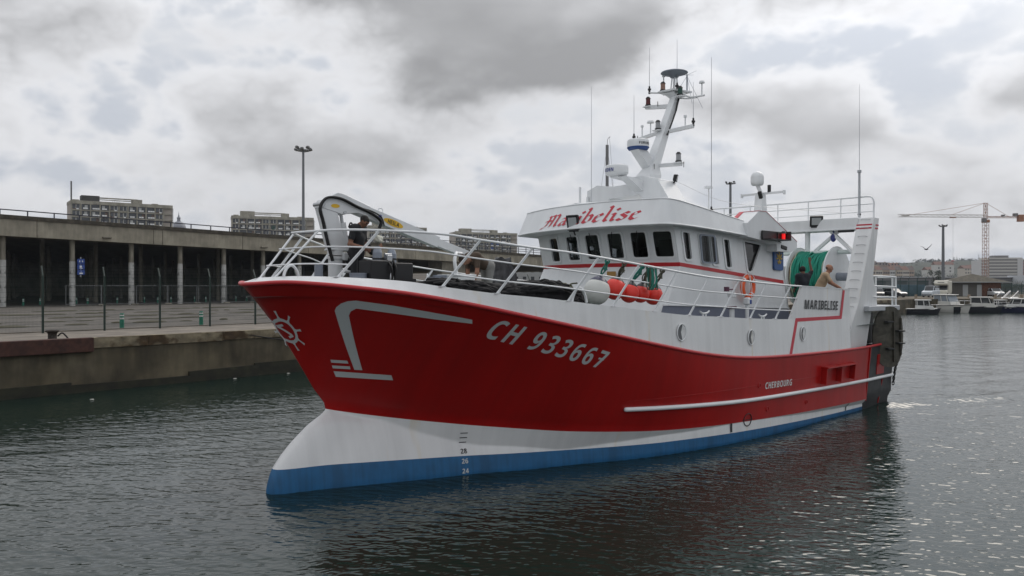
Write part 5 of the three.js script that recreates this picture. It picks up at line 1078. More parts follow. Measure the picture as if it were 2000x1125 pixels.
// joints are given in the figure's own frame [forward, up, right], origin between the feet
function person(label, base, yaw, J, C, look = {}) {
  const fw = V(Math.cos(yaw), 0, -Math.sin(yaw)), rt = V(Math.sin(yaw), 0, Math.cos(yaw));     // yaw 0 faces aft
  const P = p => V(0, p[1], 0).addScaledVector(fw, p[0]).addScaledVector(rt, p[2]);
  const o = onBoat('person', label, 'person', ...base), b = [];
  const bone = (a, q, ra, rb, c) => b.push({ a: P(a), b: P(q), ra, rb, c });
  const mid = (a, q, f = .5) => [0, 1, 2].map(i => mixv(a[i], q[i], f));
  const { pelvis, chest, neck, head } = J;
  const side = J.turn || [0, 0, 1];                       // across the shoulders
  const sh = s => [chest[0] + side[0] * .175 * s, chest[1] + .05 + side[1] * .175 * s, chest[2] + side[2] * .175 * s], hp = s => [pelvis[0], pelvis[1] - .02, pelvis[2] + .095 * s];
  bone([pelvis[0], pelvis[1], pelvis[2] - .06], [pelvis[0], pelvis[1], pelvis[2] + .06], .135, .135, C.legs);
  bone(mid(pelvis, chest, .28), mid(pelvis, chest, .62), .142, .15, C.top);
  for (const s of [-1, 1]) bone(mid(mid(pelvis, chest, .55), sh(s), .35), mid(sh(s), chest, .35), .125, .115, C.top);
  bone(sh(-1), sh(1), .082, .082, C.top);
  bone(mid(chest, neck, .4), neck, .062, .055, C.skin);
  bone(neck, mid(neck, head, .6), .056, .058, C.skin);
  for (const [s, elbow, wrist] of [[-1, J.elbowL, J.wristL], [1, J.elbowR, J.wristR]]) {
    const sl = C.sleeve, m = mid(sh(s), elbow, .62);
    bone(sh(s), m, .068, .06, C.top); bone(m, elbow, sl > .9 ? .055 : .046, .044, sl > .9 ? C.top : C.skin);
    bone(elbow, wrist, sl > 1.5 ? .05 : .043, .03, sl > 1.5 ? C.top : C.skin);
  }
  for (const [s, knee, ankle] of [[-1, J.kneeL, J.ankleL], [1, J.kneeR, J.ankleR]]) {
    bone(hp(s), knee, .098, .066, C.legs); bone(knee, ankle, .066, .05, C.legs);
    bone(ankle, [ankle[0] + .17, ankle[1] - .045, ankle[2]], .05, .042, C.shoe);
  }
  const geos = [skin(b, .017)];
  // head: skull, jaw, nose, ears; hair where the skull is covered
  const hy = look.yaw || 0, hpitch = look.pitch || 0;
  const H = (f, u, r) => { let x = f * Math.cos(hpitch) + u * Math.sin(hpitch), y = -f * Math.sin(hpitch) + u * Math.cos(hpitch), z = r; const x2 = x * Math.cos(hy) - z * Math.sin(hy), z2 = x * Math.sin(hy) + z * Math.cos(hy); return [head[0] + x2, head[1] + y, head[2] + z2]; };
  const Hinv = (x, y, z) => { const d = V(x, y, z).sub(P(head)), f0 = d.dot(fw), r0 = d.dot(rt), u0 = d.y, f1 = f0 * Math.cos(hy) + r0 * Math.sin(hy), r1 = -f0 * Math.sin(hy) + r0 * Math.cos(hy); return [f1 * Math.cos(hpitch) - u0 * Math.sin(hpitch), f1 * Math.sin(hpitch) + u0 * Math.cos(hpitch), r1]; };
  const faceCol = (x, y, z) => { const [f, u, r] = Hinv(x, y, z); if (look.bald ? (u > -.06 && u < .045 && f < -.035) : (u > .055 || (f < .0 && u > -.055) || (u > .03 && f < .06))) return C.hair; if (f > .07 && Math.abs(u - .012) < .011 && Math.abs(Math.abs(r) - .033) < .014) return [.03, .025, .02]; if (f > .075 && Math.abs(u + .058) < .006 && Math.abs(r) < .024) return C.skin.map(v => v * .45); if (f > .06 && Math.abs(u - .034) < .006 && Math.abs(Math.abs(r) - .033) < .02) return C.hair; return C.skin; };
  const hb = [], hbone = (a, q, ra, rb) => hb.push({ a: P(H(...a)), b: P(H(...q)), ra, rb, c: faceCol });
  hbone([-.02, .035, 0], [.018, .03, 0], .088, .082); hbone([.02, .0, -.012], [.02, .0, .012], .074, .074); hbone([.03, -.05, 0], [.045, -.085, 0], .055, .036); hbone([.085, .01, 0], [.105, -.022, 0], .011, .015); hbone([.08, .035, -.028], [.08, .035, .028], .014, .014); hbone([.07, -.06, -.014], [.07, -.06, .014], .018, .018);
  for (const s of [-1, 1]) hbone([-.005, .012, .083 * s], [-.01, -.02, .08 * s], .016, .011);
  hbone([-.01, -.07, 0], [-.03, -.13, 0], .052, .054);
  geos.push(skin(hb, .0065, .02));
  // hands: palm, four fingers with a bend, thumb from the side of the palm
  for (const [s, elbow, wrist, hnd] of [[-1, J.elbowL, J.wristL, J.handL], [1, J.elbowR, J.wristR, J.handR]]) {
    const W = P(wrist), d = W.clone().sub(P(elbow)).normalize(); if (hnd && hnd.dir) d.copy(P(hnd.dir)).normalize();
    const palmN = hnd && hnd.palm ? P(hnd.palm).normalize() : rt.clone().multiplyScalar(-s), acr = d.clone().cross(palmN).normalize(), nn = acr.clone().cross(d).normalize(), curl = hnd && hnd.curl !== undefined ? hnd.curl : .6, sg = hnd && hnd.thumb ? hnd.thumb : s;
    const at = (l, a, n) => W.clone().addScaledVector(d, l).addScaledVector(acr, a).addScaledVector(nn, n), hb2 = [], add = (a, q, ra, rb) => hb2.push({ a, b: q, ra, rb, c: C.skin });
    add(W.clone().addScaledVector(d, -.03), W, .029, .027);
    for (const a of [-.026, -.009, .009, .026]) add(at(.01, a * .7, 0), at(.085, a, 0), .017, .0135);
    [[.07, -.03], [.078, -.011], [.074, .009], [.058, .028]].forEach(([len, a]) => { const c1 = curl * .6, c2 = curl * 1.4, p0 = at(.085, a, 0), p1 = p0.clone().addScaledVector(d, len * .5 * Math.cos(c1)).addScaledVector(nn, len * .5 * Math.sin(c1)).addScaledVector(acr, a * .25), p2 = p1.clone().addScaledVector(d, len * .5 * Math.cos(c2)).addScaledVector(nn, len * .5 * Math.sin(c2)).addScaledVector(acr, a * .2); add(p0, p1, .0095, .0088); add(p1, p2, .0088, .0075); });
    const t0 = at(.022, -sg * .026 * 1, .006), t1 = at(.055, -sg * .052, .016), t2 = at(.085, -sg * .06, .026); add(t0, t1, .0135, .0105); add(t1, t2, .0105, .0085);
    geos.push(skin(hb2, .005, .01));
  }
  part('body', geos, M.skinCloth, o);
  return o;
}
const SK = [.30, .16, .105], SKD = [.23, .115, .075], BLK = [.012, .013, .015], NAVY = [.012, .014, .02];
const stand = { pelvis: [0, .94, 0], chest: [.0, 1.38, 0], neck: [.01, 1.5, 0], head: [.04, 1.63, 0], kneeL: [.02, .5, -.11], ankleL: [-.01, .085, -.12], kneeR: [.02, .5, .11], ankleR: [-.01, .085, .12] };
const toCam = -2.25;            // a yaw that faces the photographer from the bow
person('man in black short sleeved shirt looking down at his hands beside the deck crane', [1.72, deckAt(1.72) + .08, .45], -1.15, { ...stand, pelvis: [0, .92, 0], chest: [.05, 1.34, 0], neck: [.1, 1.45, 0], head: [.185, 1.535, 0], elbowL: [.02, 1.06, -.27], wristL: [.22, .98, -.12], elbowR: [.03, 1.06, .27], wristR: [.24, 1.0, .09], handL: { curl: 1.1 }, handR: { curl: 1.1 } }, { top: BLK, legs: [.02, .021, .024], skin: SKD, hair: [.012, .01, .009], shoe: BLK, sleeve: .8 }, { pitch: .75 });
person('second man in black long sleeves holding out a white cloth behind the windlass', [1.98, deckAt(1.98) + .06, .0], .35, { ...stand, pelvis: [-.05, .86, 0], chest: [.02, 1.22, 0], neck: [.08, 1.34, 0], head: [.12, 1.46, 0], elbowL: [.1, .98, -.25], wristL: [.3, 1.0, -.15], elbowR: [.18, 1.0, .28], wristR: [.42, 1.12, .30], handR: { curl: 1.3 }, handL: { curl: .8 } }, { top: BLK, legs: [.015, .016, .018], skin: SK, hair: [.015, .012, .01], shoe: BLK, sleeve: 2 }, { pitch: .5 });
person('man in brown t-shirt and grey trousers bending down over the locker', [5.1, deckAt(5.1), .62], Math.PI, { pelvis: [.0, .96, 0], chest: [.44, 1.12, 0], neck: [.58, 1.08, 0], head: [.72, 1.09, 0], turn: [0, 0, 1], elbowL: [.50, .80, -.22], wristL: [.56, .54, -.17], elbowR: [.42, .80, .2], wristR: [.5, .54, .16], kneeL: [.05, .5, -.12], ankleL: [-.02, .085, -.13], kneeR: [-.02, .5, .12], ankleR: [-.08, .085, .13], handL: { curl: .5 }, handR: { curl: .5 } }, { top: [.075, .052, .036], legs: [.22, .22, .21], skin: SK, hair: [.035, .02, .014], shoe: BLK, sleeve: .75 }, { pitch: 1.05 });
person('man in dark jacket waving with one raised arm beside the green net', [16.05, 2.88, 2.75], 1.0, { ...stand, chest: [.03, 1.36, 0], neck: [.05, 1.48, 0], head: [.07, 1.60, 0], elbowR: [.06, 1.56, .30], wristR: [.12, 1.84, .27], handR: { dir: [.1, 1, .05], palm: [1, 0, 0], curl: .1 }, elbowL: [.02, 1.08, -.25], wristL: [.2, 1.0, -.2], handL: { curl: .7 } }, { top: NAVY, legs: [.02, .02, .025], skin: [.15, .075, .05], hair: [.012, .01, .009], shoe: BLK, sleeve: 1 }, { yaw: .3 });
person('bald man in beige shirt leaning with both hands on the stern screen', [16.62, 2.93, 3.02], -.95, { ...stand, pelvis: [-.1, .92, 0], chest: [.12, 1.34, 0], neck: [.19, 1.46, 0], head: [.24, 1.6, 0], elbowL: [.3, 1.16, -.26], wristL: [.52, 1.02, -.2], elbowR: [.28, 1.14, .26], wristR: [.5, 1.02, .24], handL: { dir: [.7, -.5, 0], palm: [-.4, -1, 0], curl: .9 }, handR: { dir: [.7, -.5, 0], palm: [-.4, -1, 0], curl: .9 } }, { top: [.42, .30, .19], legs: [.06, .06, .07], skin: [.34, .17, .11], hair: [.06, .05, .045], shoe: BLK, sleeve: .9 }, { bald: true, yaw: .35 });
{ // white cloth in the hand
  const g = new THREE.SphereGeometry(.085, 14, 10); g.scale(1.1, .9, .7); const w = toWorld(2.42, 4.98, .22), o = thing('white_cloth', 'crumpled white cloth held in a hand above the windlass', 'cloth', w, BOAT.turn);
  part('cloth', lumpy(g, .12, 12, 2), mat(lin(.6, .6, .52), .9), o);
}
console.log('people done');
// ---------------------------------------------------------------- left bank: fence, bollards, viaduct, apartment blocks
const onQuay = (name, label, cat, k, n, group) => { const p = Q(k, n, QY + .02); return thing(name, label, cat, [p.x, p.y, p.z], QTURN, group); };  // local x along the quay, z towards the water
{ // welded mesh fence with cranked posts
  M.fenceGreen = mat(lin(.006, .022, .015), .5);
  const o = onQuay('mesh_fence', 'green welded mesh fence with cranked posts along the quay', 'fence', -20, 5.4);
  const k0 = 0, k1 = 62, ks = []; for (let i = 0; i < 25; i++) ks.push(i * 2.52 + .55 - .02);
  for (const x of ks) part('fence_post', [bx(.07, 2.45, .07, x, 1.22, 0), bar([x, 2.43, 0], [x + .05, 2.85, -.28], .05, .05, V(1, 0, 0))], M.fenceGreen, o);
  const wires = new THREE.InstancedMesh(boxUV(prep(new THREE.BoxGeometry(.004, 2.35, .004))), M.fenceGreen, 1240), m4 = new THREE.Matrix4(); for (let i = 0; i < 1240; i++) wires.setMatrixAt(i, m4.makeTranslation(i * .05, 1.22, .03)); wires.name = 'mesh_wires'; wires.userData.kind = 'stuff'; o.add(wires);
  part('line_wire', Array.from({ length: 12 }, (_, i) => bx(62, .008, .008, 31, .06 + i * .21, .035)), M.fenceGreen, o).userData.kind = 'stuff';
  part('barbed_wire', [0, 1, 2].map(i => rod([.5, 2.52 + i * .14, -.06 - i * .09], [61.5, 2.52 + i * .14, -.06 - i * .09], .004, .004, 4)), M.fenceGreen, o).userData.kind = 'stuff';
}
{ // green posts with white bands
  const G = mat(lin(.01, .16, .10), .55), Wt = mat(lin(.6, .62, .6), .6);
  const make = (k, n, label) => { const o = onQuay('bollard', label, 'bollard', k, n, 'green banded posts'); part('post', [rod([0, 0, 0], [0, .42, 0], .1, .1, 14), rod([0, .5, 0], [0, .57, 0], .1, .1, 14), rod([0, .64, 0], [0, .70, 0], .1, .085, 14)], G, o); part('white_band', [rod([0, .42, 0], [0, .5, 0], .092, .092, 14), rod([0, .57, 0], [0, .64, 0], .092, .092, 14)], Wt, o); };
  const onRow = (px, n) => { const a = (px - 1000) / 1550; return (17.9 + .761 * n + a * (27.7 + .648 * n)) / (.648 - .761 * a); };
  make(onRow(237, 6.9), 6.9, 'green post with white bands just behind the mesh fence, nearest the steel fender beam');
  make(onRow(392, 6.9), 6.9, 'green post with white bands just behind the mesh fence, middle of the three');
  make(onRow(545, 6.9), 6.9, 'green post with white bands half hidden behind the red bow');
  for (let i = 0; i < 12; i++) { const px = [44, 77, 148, 170, 228, 281, 307, 333, 379, 401, 460, 481][i], n = 58 + (i % 3) * 2; const k = onRow(px, n); make(k, n, (i ? ['', 'second', 'third', 'fourth', 'fifth', 'sixth', 'seventh', 'eighth', 'ninth', 'tenth', 'eleventh', 'twelfth'][i] : 'leftmost') + ' small green post from the left in the dark under the viaduct'); }
}
{ // cast iron mooring bollard
  const rust = mat(lin(.035, .026, .02), .8, 0, { map: rep(roughTex, .6) }), o = onQuay('mooring_bollard', 'rusty black mushroom mooring bollard on the quay edge', 'bollard', 2.0, .9);
  part('bollard_head', lathe([[0, .36], [.2, .35], [.24, .32], [.235, .28], [.17, .24], [.15, .18], [.15, .02], [.2, 0]], 20), rust, o);
  part('mooring_loop', tube([[.16, .1, .05], [.3, .22, .1], [.42, .12, .12], [.5, .0, .14]], .03, 24), M.rubber, o);
}
{ const o = onQuay('concrete_block', 'long low mossy concrete block lying on the apron', 'block', -8.6, 14.5); part('block', rbx(9.6, .34, .8, 0, .17, 0, .03), mat(lin(.10, .10, .07), .9, 0, { map: rep(roughTex, 1.2) }), o); }
{ // cable hanging along the wall
  const P = [Q(9.5, -.03, 1.85), Q(12, -.12, 1.42), Q(15.5, -.12, 1.0), Q(19, -.12, .62), Q(22.5, -.12, .35), Q(26, -.13, .2)], c = P[0].clone(), g = tube(P.map(p => p.clone().sub(c)), .022, 70, 6), o = part('mooring_cable', g, M.rubber); o.position.copy(c); tag(o, 'dark cable sagging along the quay wall towards the bow', 'cable');
}
for (const [px, D, lab] of [[178, 27.9, 'scrap of pale plastic floating by the wall, nearest the left edge'], [458, 34.2, 'white scrap floating by the wall left of the bow'], [563, 36.2, 'larger white float beside the red bow'], [575, 36.8, 'small white float just above the larger one by the bow']]) { const x = (px - 1000) / 1550 * D, g = new THREE.SphereGeometry(.045, 10, 8); g.scale(1.8, .3, 1); const o = part('float', lumpy(g, .02, 9, px), mat(lin(.5, .5, .46), .7)); o.position.set(x, .0, -D); tag(o, lab, 'float', 'litter on the water'); }

// --- concrete viaduct
const viaTop = k => 10.72 - .0172 * (k - 16.5);
{
  const VN = 54.5, o = thing('viaduct', 'long concrete road viaduct on round columns behind the quay', 'viaduct', (() => { const p = Q(0, VN, QY); return [p.x, p.y, p.z]; })(), QTURN);
  const L = (k, n, y) => V(k, y - QY, -(n - VN));
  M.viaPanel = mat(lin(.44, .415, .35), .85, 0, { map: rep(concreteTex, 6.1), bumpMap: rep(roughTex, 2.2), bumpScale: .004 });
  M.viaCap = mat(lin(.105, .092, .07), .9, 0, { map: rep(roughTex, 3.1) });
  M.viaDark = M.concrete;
  M.colPaint = mat(lin(.55, .55, .52), .8, 0, { map: rep(tex(256, (u, v) => { const a = tn(u, v, 8, 5, 5, 3), b = sstep(.1, .3, tn(u, v, 5, 3, 4, 9)); return 225 + a * 60 - b * 60; }), 1.4) });
  const brk = [-40, -28, -16, -4, 8, 19.2, 30.6, 31.6, 41.2, 50.4, 59.6, 68.8, 78, 87.2, 96.4, 106, 116, 128, 140];
  for (let i = 0; i < brk.length - 1; i++) {
    const a = brk[i] + .03, b = brk[i + 1] - .03, hb = 1.62;
    part('fascia_panel', plate([L(a, 53.4, viaTop(a) - hb - .38), L(b, 53.4, viaTop(b) - hb - .38), L(b, 53.4, viaTop(b) - .36), L(a, 53.4, viaTop(a) - .36)], .25), M.viaPanel, o);
    part('cap', plate([L(a - .02, 53.28, viaTop(a) - .38), L(b + .02, 53.28, viaTop(b) - .38), L(b + .02, 53.28, viaTop(b)), L(a - .02, 53.28, viaTop(a))], .45), M.viaCap, o);
  }
  part('deck_slab', [plate([L(-40, 53.6, viaTop(-40) - .55), L(140, 53.6, viaTop(140) - .55), L(140, 150, viaTop(140) - .55), L(-40, 150, viaTop(-40) - .55)], .7), plate([L(-40, 53.7, viaTop(-40) - 1.9), L(140, 53.7, viaTop(140) - 1.9), L(140, 56, viaTop(140) - 1.9), L(-40, 56, viaTop(-40) - 1.9)], .1)], M.viaDark, o);  // slab carried far back so the space beneath stays dark
  part('shading_back_wall', bx(180, 8.6, .5, 50, 4.3, -(146 - VN)), M.viaDark, o);  // wall placed far back, closing off the space to keep it dark
  const cols = [5.6, 11.1, 16.6, 22.8, 28.7, 34.1, 39.4, 44.6, 49.8, 55.2, 60.6, 66]; 
  for (const k of cols) {
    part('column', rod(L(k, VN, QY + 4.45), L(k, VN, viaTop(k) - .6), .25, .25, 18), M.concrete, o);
    part('painted_base', rod(L(k, VN, QY), L(k, VN, QY + 4.5), .275, .275, 18), M.colPaint, o);
  }
  for (const n of [69, 84, 99, 114, 130]) for (const k of cols) part('column', rod(L(k + 2.2, n, QY), L(k + 2.2, n, viaTop(k) - .6), .25, .25, 14), M.viaDark, o);  // rows behind the nearest of these added to help keep it dark
  part('pier', bx(5, 6.2, 3, 77.4, 3.1, -1.2), M.viaDark, o);
  const railM = mat(lin(.02, .022, .035), .5);
  for (let k = -38; k < 66; k += 2.35) part('rail_post', bx(.1, .5, .07, k, viaTop(k) - QY + .24, 1.05), railM, o);
  part('hand_rail', bar(L(-40, 53.45, viaTop(-40) + .48), L(66, 53.45, viaTop(66) + .48), .07, .1), railM, o);
  for (let k = 66; k < 125; k += 2.0) part('rail_post', bx(.1, 1.1, .07, k, viaTop(k) - QY + .54, 1.05), railM, o);
  for (const h of [.35, .7, 1.08]) part('hand_rail', bar(L(66, 53.45, viaTop(66) + h), L(125, 53.45, viaTop(125) + h), .06, .08), railM, o);
  for (const k of [23.7, 42]) part('under_lamp', rbx(.9, .16, .3, k + 2, viaTop(k) - QY - 1.62, 1.22, .05), M.concrete, o);
}
{ // blue pictogram sign on a column
  const o = onQuay('pictogram_sign', 'blue sign with three white pictograms on a viaduct column', 'sign', 22.95, 53.6), B = mat(lin(.012, .05, .24), .5), w = mat(lin(.7, .72, .75), .5);
  for (let i = 0; i < 3; i++) part('sign_plate', rbx(.72, .5, .04, .35, 3.35 + i * .56, 0, .02), B, o);
  part('pictogram', [rod([.22, 4.38, .025], [.22, 4.56, .025], .05, .04, 8), rod([.48, 4.38, .025], [.48, 4.56, .025], .04, .05, 8), bx(.3, .05, .01, .35, 3.78, .027), bx(.2, .2, .01, .32, 3.94, .027), bx(.36, .05, .01, .35, 3.22, .027), (() => { const g = ext(poly([[-.18, 0], [.18, 0], [.12, -.08], [-.12, -.08]]), .01); g.translate(.35, 3.32, .024); return g; })(), bx(.03, .18, .01, .35, 3.42, .027)], w, o);
  part('bracket', bx(.06, 2, .2, .35, 3.9, -.12), M.steel, o);
}
{ // site fencing between the columns
  const gal = mat(lin(.17, .175, .175), .6, .3);
  for (let i = 0; i < 9; i++) { const o = onQuay('site_fence', (i ? ['', 'second', 'third', 'fourth', 'fifth', 'sixth', 'seventh', 'eighth', 'ninth'][i] + ' galvanised site fence panel from the blue sign' : 'galvanised site fence panel at the foot of the blue sign'), 'fence', 21.5 + i * 3.45, 52.6 + (i % 2) * .3, 'site fence panels'); part('panel_frame', [bx(.05, 2, .05, 0, 1.05, 0), bx(.05, 2, .05, 3.4, 1.05, 0), bx(3.4, .05, .05, 1.7, 2.02, 0), bx(3.4, .04, .04, 1.7, .15, 0)], gal, o); part('panel_mesh', Array.from({ length: 24 }, (_, q) => bx(.006, 1.9, .006, .14 * q + .1, 1.08, 0)), gal, o).userData.kind = 'stuff'; part('foot_block', rbx(.7, .12, .25, 3.42, .06, 0, .03), M.concrete, o); }
}
{ // blue lifting frame stored beneath the viaduct
  const p = W3(-16.2, 112, QY), o = thing('lifting_frame', 'blue steel frame stored beneath the viaduct behind the bending man', 'frame', [p.x, p.y, p.z], .6), b = mat(lin(.01, .05, .17), .5);
  part('frame_leg', rbx(.35, 2.9, .35, -.4, 1.45, 0, .04), b, o); part('frame_leg', rbx(.3, 1.8, .3, 2.4, .9, 0, .04), b, o); part('cross_beam', rbx(4.6, .4, .4, .2, 1.9, 0, .04), b, o); part('crate', rbx(1.0, .8, .8, -1.6, .4, 0, .05), mat(lin(.35, .3, .22), .8), o);
}
// --- apartment blocks
function apartments(label, A, B, H, floors, opt = {}) {
  const dx = B[0] - A[0], dd = B[1] - A[1], len = Math.hypot(dx, dd), turn = Math.atan2(dd, dx), fh = opt.fh || 2.75, dep = 13;
  const o = thing('apartment_block', label, 'apartment block', [A[0], QY, -A[1]], turn, 'slab blocks behind the viaduct');
  const cv = mat(lin(.48, .465, .41), .85, 0, { map: rep(concreteTex, 9) }), gl = mat(lin(.055, .06, .068), .2), pw = mat(lin(.74, .75, .74), .6), br = mat(lin(.16, .105, .08), .85), end = mat(lin(.36, .32, .28), .9), sl = mat(lin(.50, .51, .50), .6);
  const top = H - QY, bay = len / 11;
  part('wall', [bx(len, top, dep - .9, len / 2, top / 2, -dep / 2 - .45)], end, o);
  part('gable_wall', [bx(.4, top - 1, dep * .8, len + .5, (top - 1) / 2, -dep / 2)], pw, o);
  part('roof_edge', [bx(len + .3, 1.3, dep, len / 2, top - .45, -dep / 2 + .1)], cv, o);
  for (let f = 0; f <= floors; f++) part('floor_band', bx(len, .42, 1.1, len / 2, top - 1.0 - f * fh, -.4), cv, o);
  for (let i = 0; i <= 10; i++) part('pier', bx(.42, floors * fh + .6, 1.16, i * bay + (i === 0 ? .2 : 0), top - 1 - floors * fh / 2, -.4), cv, o);
  const wG = boxUV(prep(bx(bay * .30, fh * .62, .1))), pG = boxUV(prep(bx(bay * .24, .55, .08))), fG = boxUV(prep(bx(.12, fh * .64, .14))), bG = boxUV(prep(bx(bay * .42, fh * .8, .08))), bkG = boxUV(prep(bx(bay * .9, fh * .8, .05)));
  const put = (name, g, m, x, y, z) => { const q = new THREE.Mesh(g, m); q.name = name; q.position.set(x, y, z); q.castShadow = q.receiveShadow = true; o.add(q); };
  const shut = opt.shut || [];
  for (let f = 0; f < floors; f++) for (let i = 0; i < 10; i++) {
    const x = (i + .5) * bay + .05, y = top - 1.0 - (f + .5) * fh, kind = [0, 1, 1, 1, 0, 0, 1, 1, 1, 0][i], r = rnd();
    if (kind) { put('window', bkG, gl, x, y, -.78); for (let q = 0; q < (i % 3 === 2 ? 3 : 2); q++) put('balcony_panel', pG, pw, x - bay * .18 + q * bay * .26, y - fh * .22, .12); if (r > .5) put('curtain', wG, r > .8 ? br : sl, x + (r - .7) * bay, y, -.7); }
    else { put('infill', bkG, r > .72 ? br : cv, x, y, -.55); put('window', wG, gl, x - bay * .22, y + .1, -.46); put('window', wG, gl, x + bay * .2, y + .1, -.46); put('window_bar', fG, pw, x, y + .1, -.42); put('window_bar', fG, pw, x + bay * .36, y + .1, -.42); if (r > .4) put('spandrel', pG, pw, x + bay * .15, y - fh * .32, -.44); }
    const s = shut.find(q => q[0] === f && q[1] === i); if (s) put('coloured_blind', bG, s[2], x, y, -.38);
  }
  const dk = mat(lin(.05, .047, .04), .9);
  part('lift_house', bx(bay * 1.9, 2.6, 5, bay * 2.1, top + 1.4, -5), opt.dark ? dk : cv, o); part('lift_house', bx(bay * 1.0, 2.0, 5, bay * 7.2, top + 1.1, -5), cv, o);
  part('roof_beam', [bx(bay * 4.6, .5, .8, bay * 4.9, top + 2.0, -3.4), bx(bay * 4.6, .3, .6, bay * 4.9, top + 1.4, -5)], cv, o);
  part('roof_vent', [bx(2.4, .7, 2, bay * .6, top + .5, -4)], cv, o); part('roof_vent', [bx(2.4, .6, 2, bay * 9.2, top + .5, -4)], cv, o); part('roof_railing', [bx(3, .05, .05, bay * 4.8, top + .9, -2), ...[0, 1, 2, 3, 4].map(q => bx(.06, .7, .06, bay * 4.8 - 1.4 + q * .7, top + .55, -2))], dk, o);
  return o;
}
{
  const at = (px, d) => [(px - 1000) / 1550 * d, d], grn = mat(lin(.01, .05, .035), .6), blu = mat(lin(.01, .05, .26), .5);
  const b1 = apartments('nearest slab block of flats at the far left with a flue at its corner', at(138, 327), at(336, 350), 39.2, 5, { dark: true });
  part('flue', rod([.3, 30, -2], [.3, 39.2 - QY + 8.2, -2], .32, .32, 10), mat(lin(.12, .12, .12), .8), b1);
  apartments('slab block of flats directly behind the bow railing', at(452, 384), at(612, 398), 37.9, 6, { shut: [[1, 5, grn]] });
  apartments('slab block of flats partly hidden behind the crane boom', at(720, 448), at(833, 462), 37.6, 6);
  apartments('smallest slab block of flats beside the wheelhouse visor with blue blinds', at(889, 528), at(1010, 545), 39.8, 7, { shut: [[2, 6, blu], [3, 6, blu], [2, 7, blu]] });
  const g = thing('grey_block', 'pale grey block of flats seen low beside the wheelhouse front', 'apartment block', [4.5, QY, -215], 0), gc = mat(lin(.34, .35, .35), .85);
  part('wall', bx(9, 7.5, 8, 0, 3.75, -4), gc, g); for (let f = 0; f < 3; f++) for (let i = 0; i < 4; i++) part('window', bx(.9, 1.2, .1, -3.3 + i * 2.2, 1.5 + f * 2.4, .02), mat(lin(.03, .035, .04), .2), g);
}
{ // domed church beyond
  const d = 420, o = thing('church_dome', 'grey church dome with lantern beyond the viaduct', 'church', [(348.5 - 1000) / 1550 * d, QY, -d], 0), lead = mat(lin(.22, .23, .26), .6), y0 = 33;
  part('drum', rod([0, 0, 0], [0, y0, 0], 3.5, 3.5, 24), lead, o); part('dome', lathe([[3.5, 0], [3.4, .7], [3.0, 1.6], [2.3, 2.4], [1.2, 3.0], [0, 3.2]].map(p => [p[0], p[1] + y0]), 28), lead, o);
  part('lantern', [...Array.from({ length: 6 }, (_, i) => rod([Math.cos(i) * .7, y0 + 2.9, Math.sin(i) * .7], [Math.cos(i) * .7, y0 + 4.8, Math.sin(i) * .7], .16)), rod([0, y0 + 2.8, 0], [0, y0 + 3.4, 0], 1.1, .95, 16)], lead, o); part('spire', lathe([[1.05, 0], [1.0, .35], [.5, .9], [.18, 2], [.06, 3.6], [0, 3.7]].map(p => [p[0], p[1] + y0 + 4.7]), 16), lead, o);
}
function lightMast(label, px, d, topY, n, size) {
  const o = thing('light_mast', label, 'light mast', [(px - 1000) / 1550 * d, QY, -d], .4, 'floodlight masts'), h = topY - QY, g = mat(lin(.16, .17, .18), .5, .5);
  part('pole', rod([0, 0, 0], [0, h, 0], d / 1550 * 3.4, d / 1550 * 2.2, 12), g, o); const r = d / 1550 * size;
  part('head_ring', (() => { const q = new THREE.TorusGeometry(r * .75, r * .09, 6, 24); q.rotateX(1.57); q.translate(0, h - r * .15, 0); return q; })(), g, o); part('spoke', [0, 1, 2].map(i => rod([Math.cos(i * 1.05) * r * .75, h - r * .15, Math.sin(i * 1.05) * r * .75], [-Math.cos(i * 1.05) * r * .75, h - r * .15, -Math.sin(i * 1.05) * r * .75], r * .05)), g, o);
  for (let i = 0; i < n; i++) { const a = i / n * 6.283 + .3; part('lamp', rbx(r * .42, r * .3, r * .42, Math.cos(a) * r * .95, h + r * (i % 2 ? .18 : -.05), Math.sin(a) * r * .95, r * .08, -a, .35), mat(lin(.09, .09, .09), .5), o); }
  return o;
}
lightMast('tall floodlight mast rising behind the viaduct and the deck crane', 592, 135, 27.2, 8, 15);
lightMast('dark floodlight mast seen over the wheelhouse roof', 1427, 190, 28.6, 6, 9);
lightMast('floodlight mast on the far quay left of the tower crane', 1843, 175, 17.2, 8, 7);
{ // sailing boat's mast beyond the wheelhouse
  const d = 62, o = thing('sailboat', 'sailing yacht moored beyond the trawler, only its mast in view', 'sailboat', [(1186 - 1000) / 1550 * d, 0, -d], .8), al = mat(lin(.20, .20, .20), .5, .4);
  part('mast', rod([0, .8, 0], [0, 15.0, 0], .14, .12, 10), al, o); part('stay', [rod([0, 14.9, 0], [-3.2, .9, 0], .012, .012, 4), rod([0, 14.9, 0], [3.2, .9, 0], .012, .012, 4), rod([.3, 15.7, 0], [.9, 1, .9], .012, .012, 4), tube([[0, 15, 0], [.1, 15.5, 0], [.4, 15.7, 0]], .02)], al, o);
  const hp = []; const g = new THREE.SphereGeometry(1, 20, 10, 0, 6.283, 1.57, 1.57); g.scale(4.6, 1.2, 1.4); g.translate(0, .85, 0); part('hull', [g, bx(4, .35, 1.3, 0, .95, 0)], M.white, o);
}
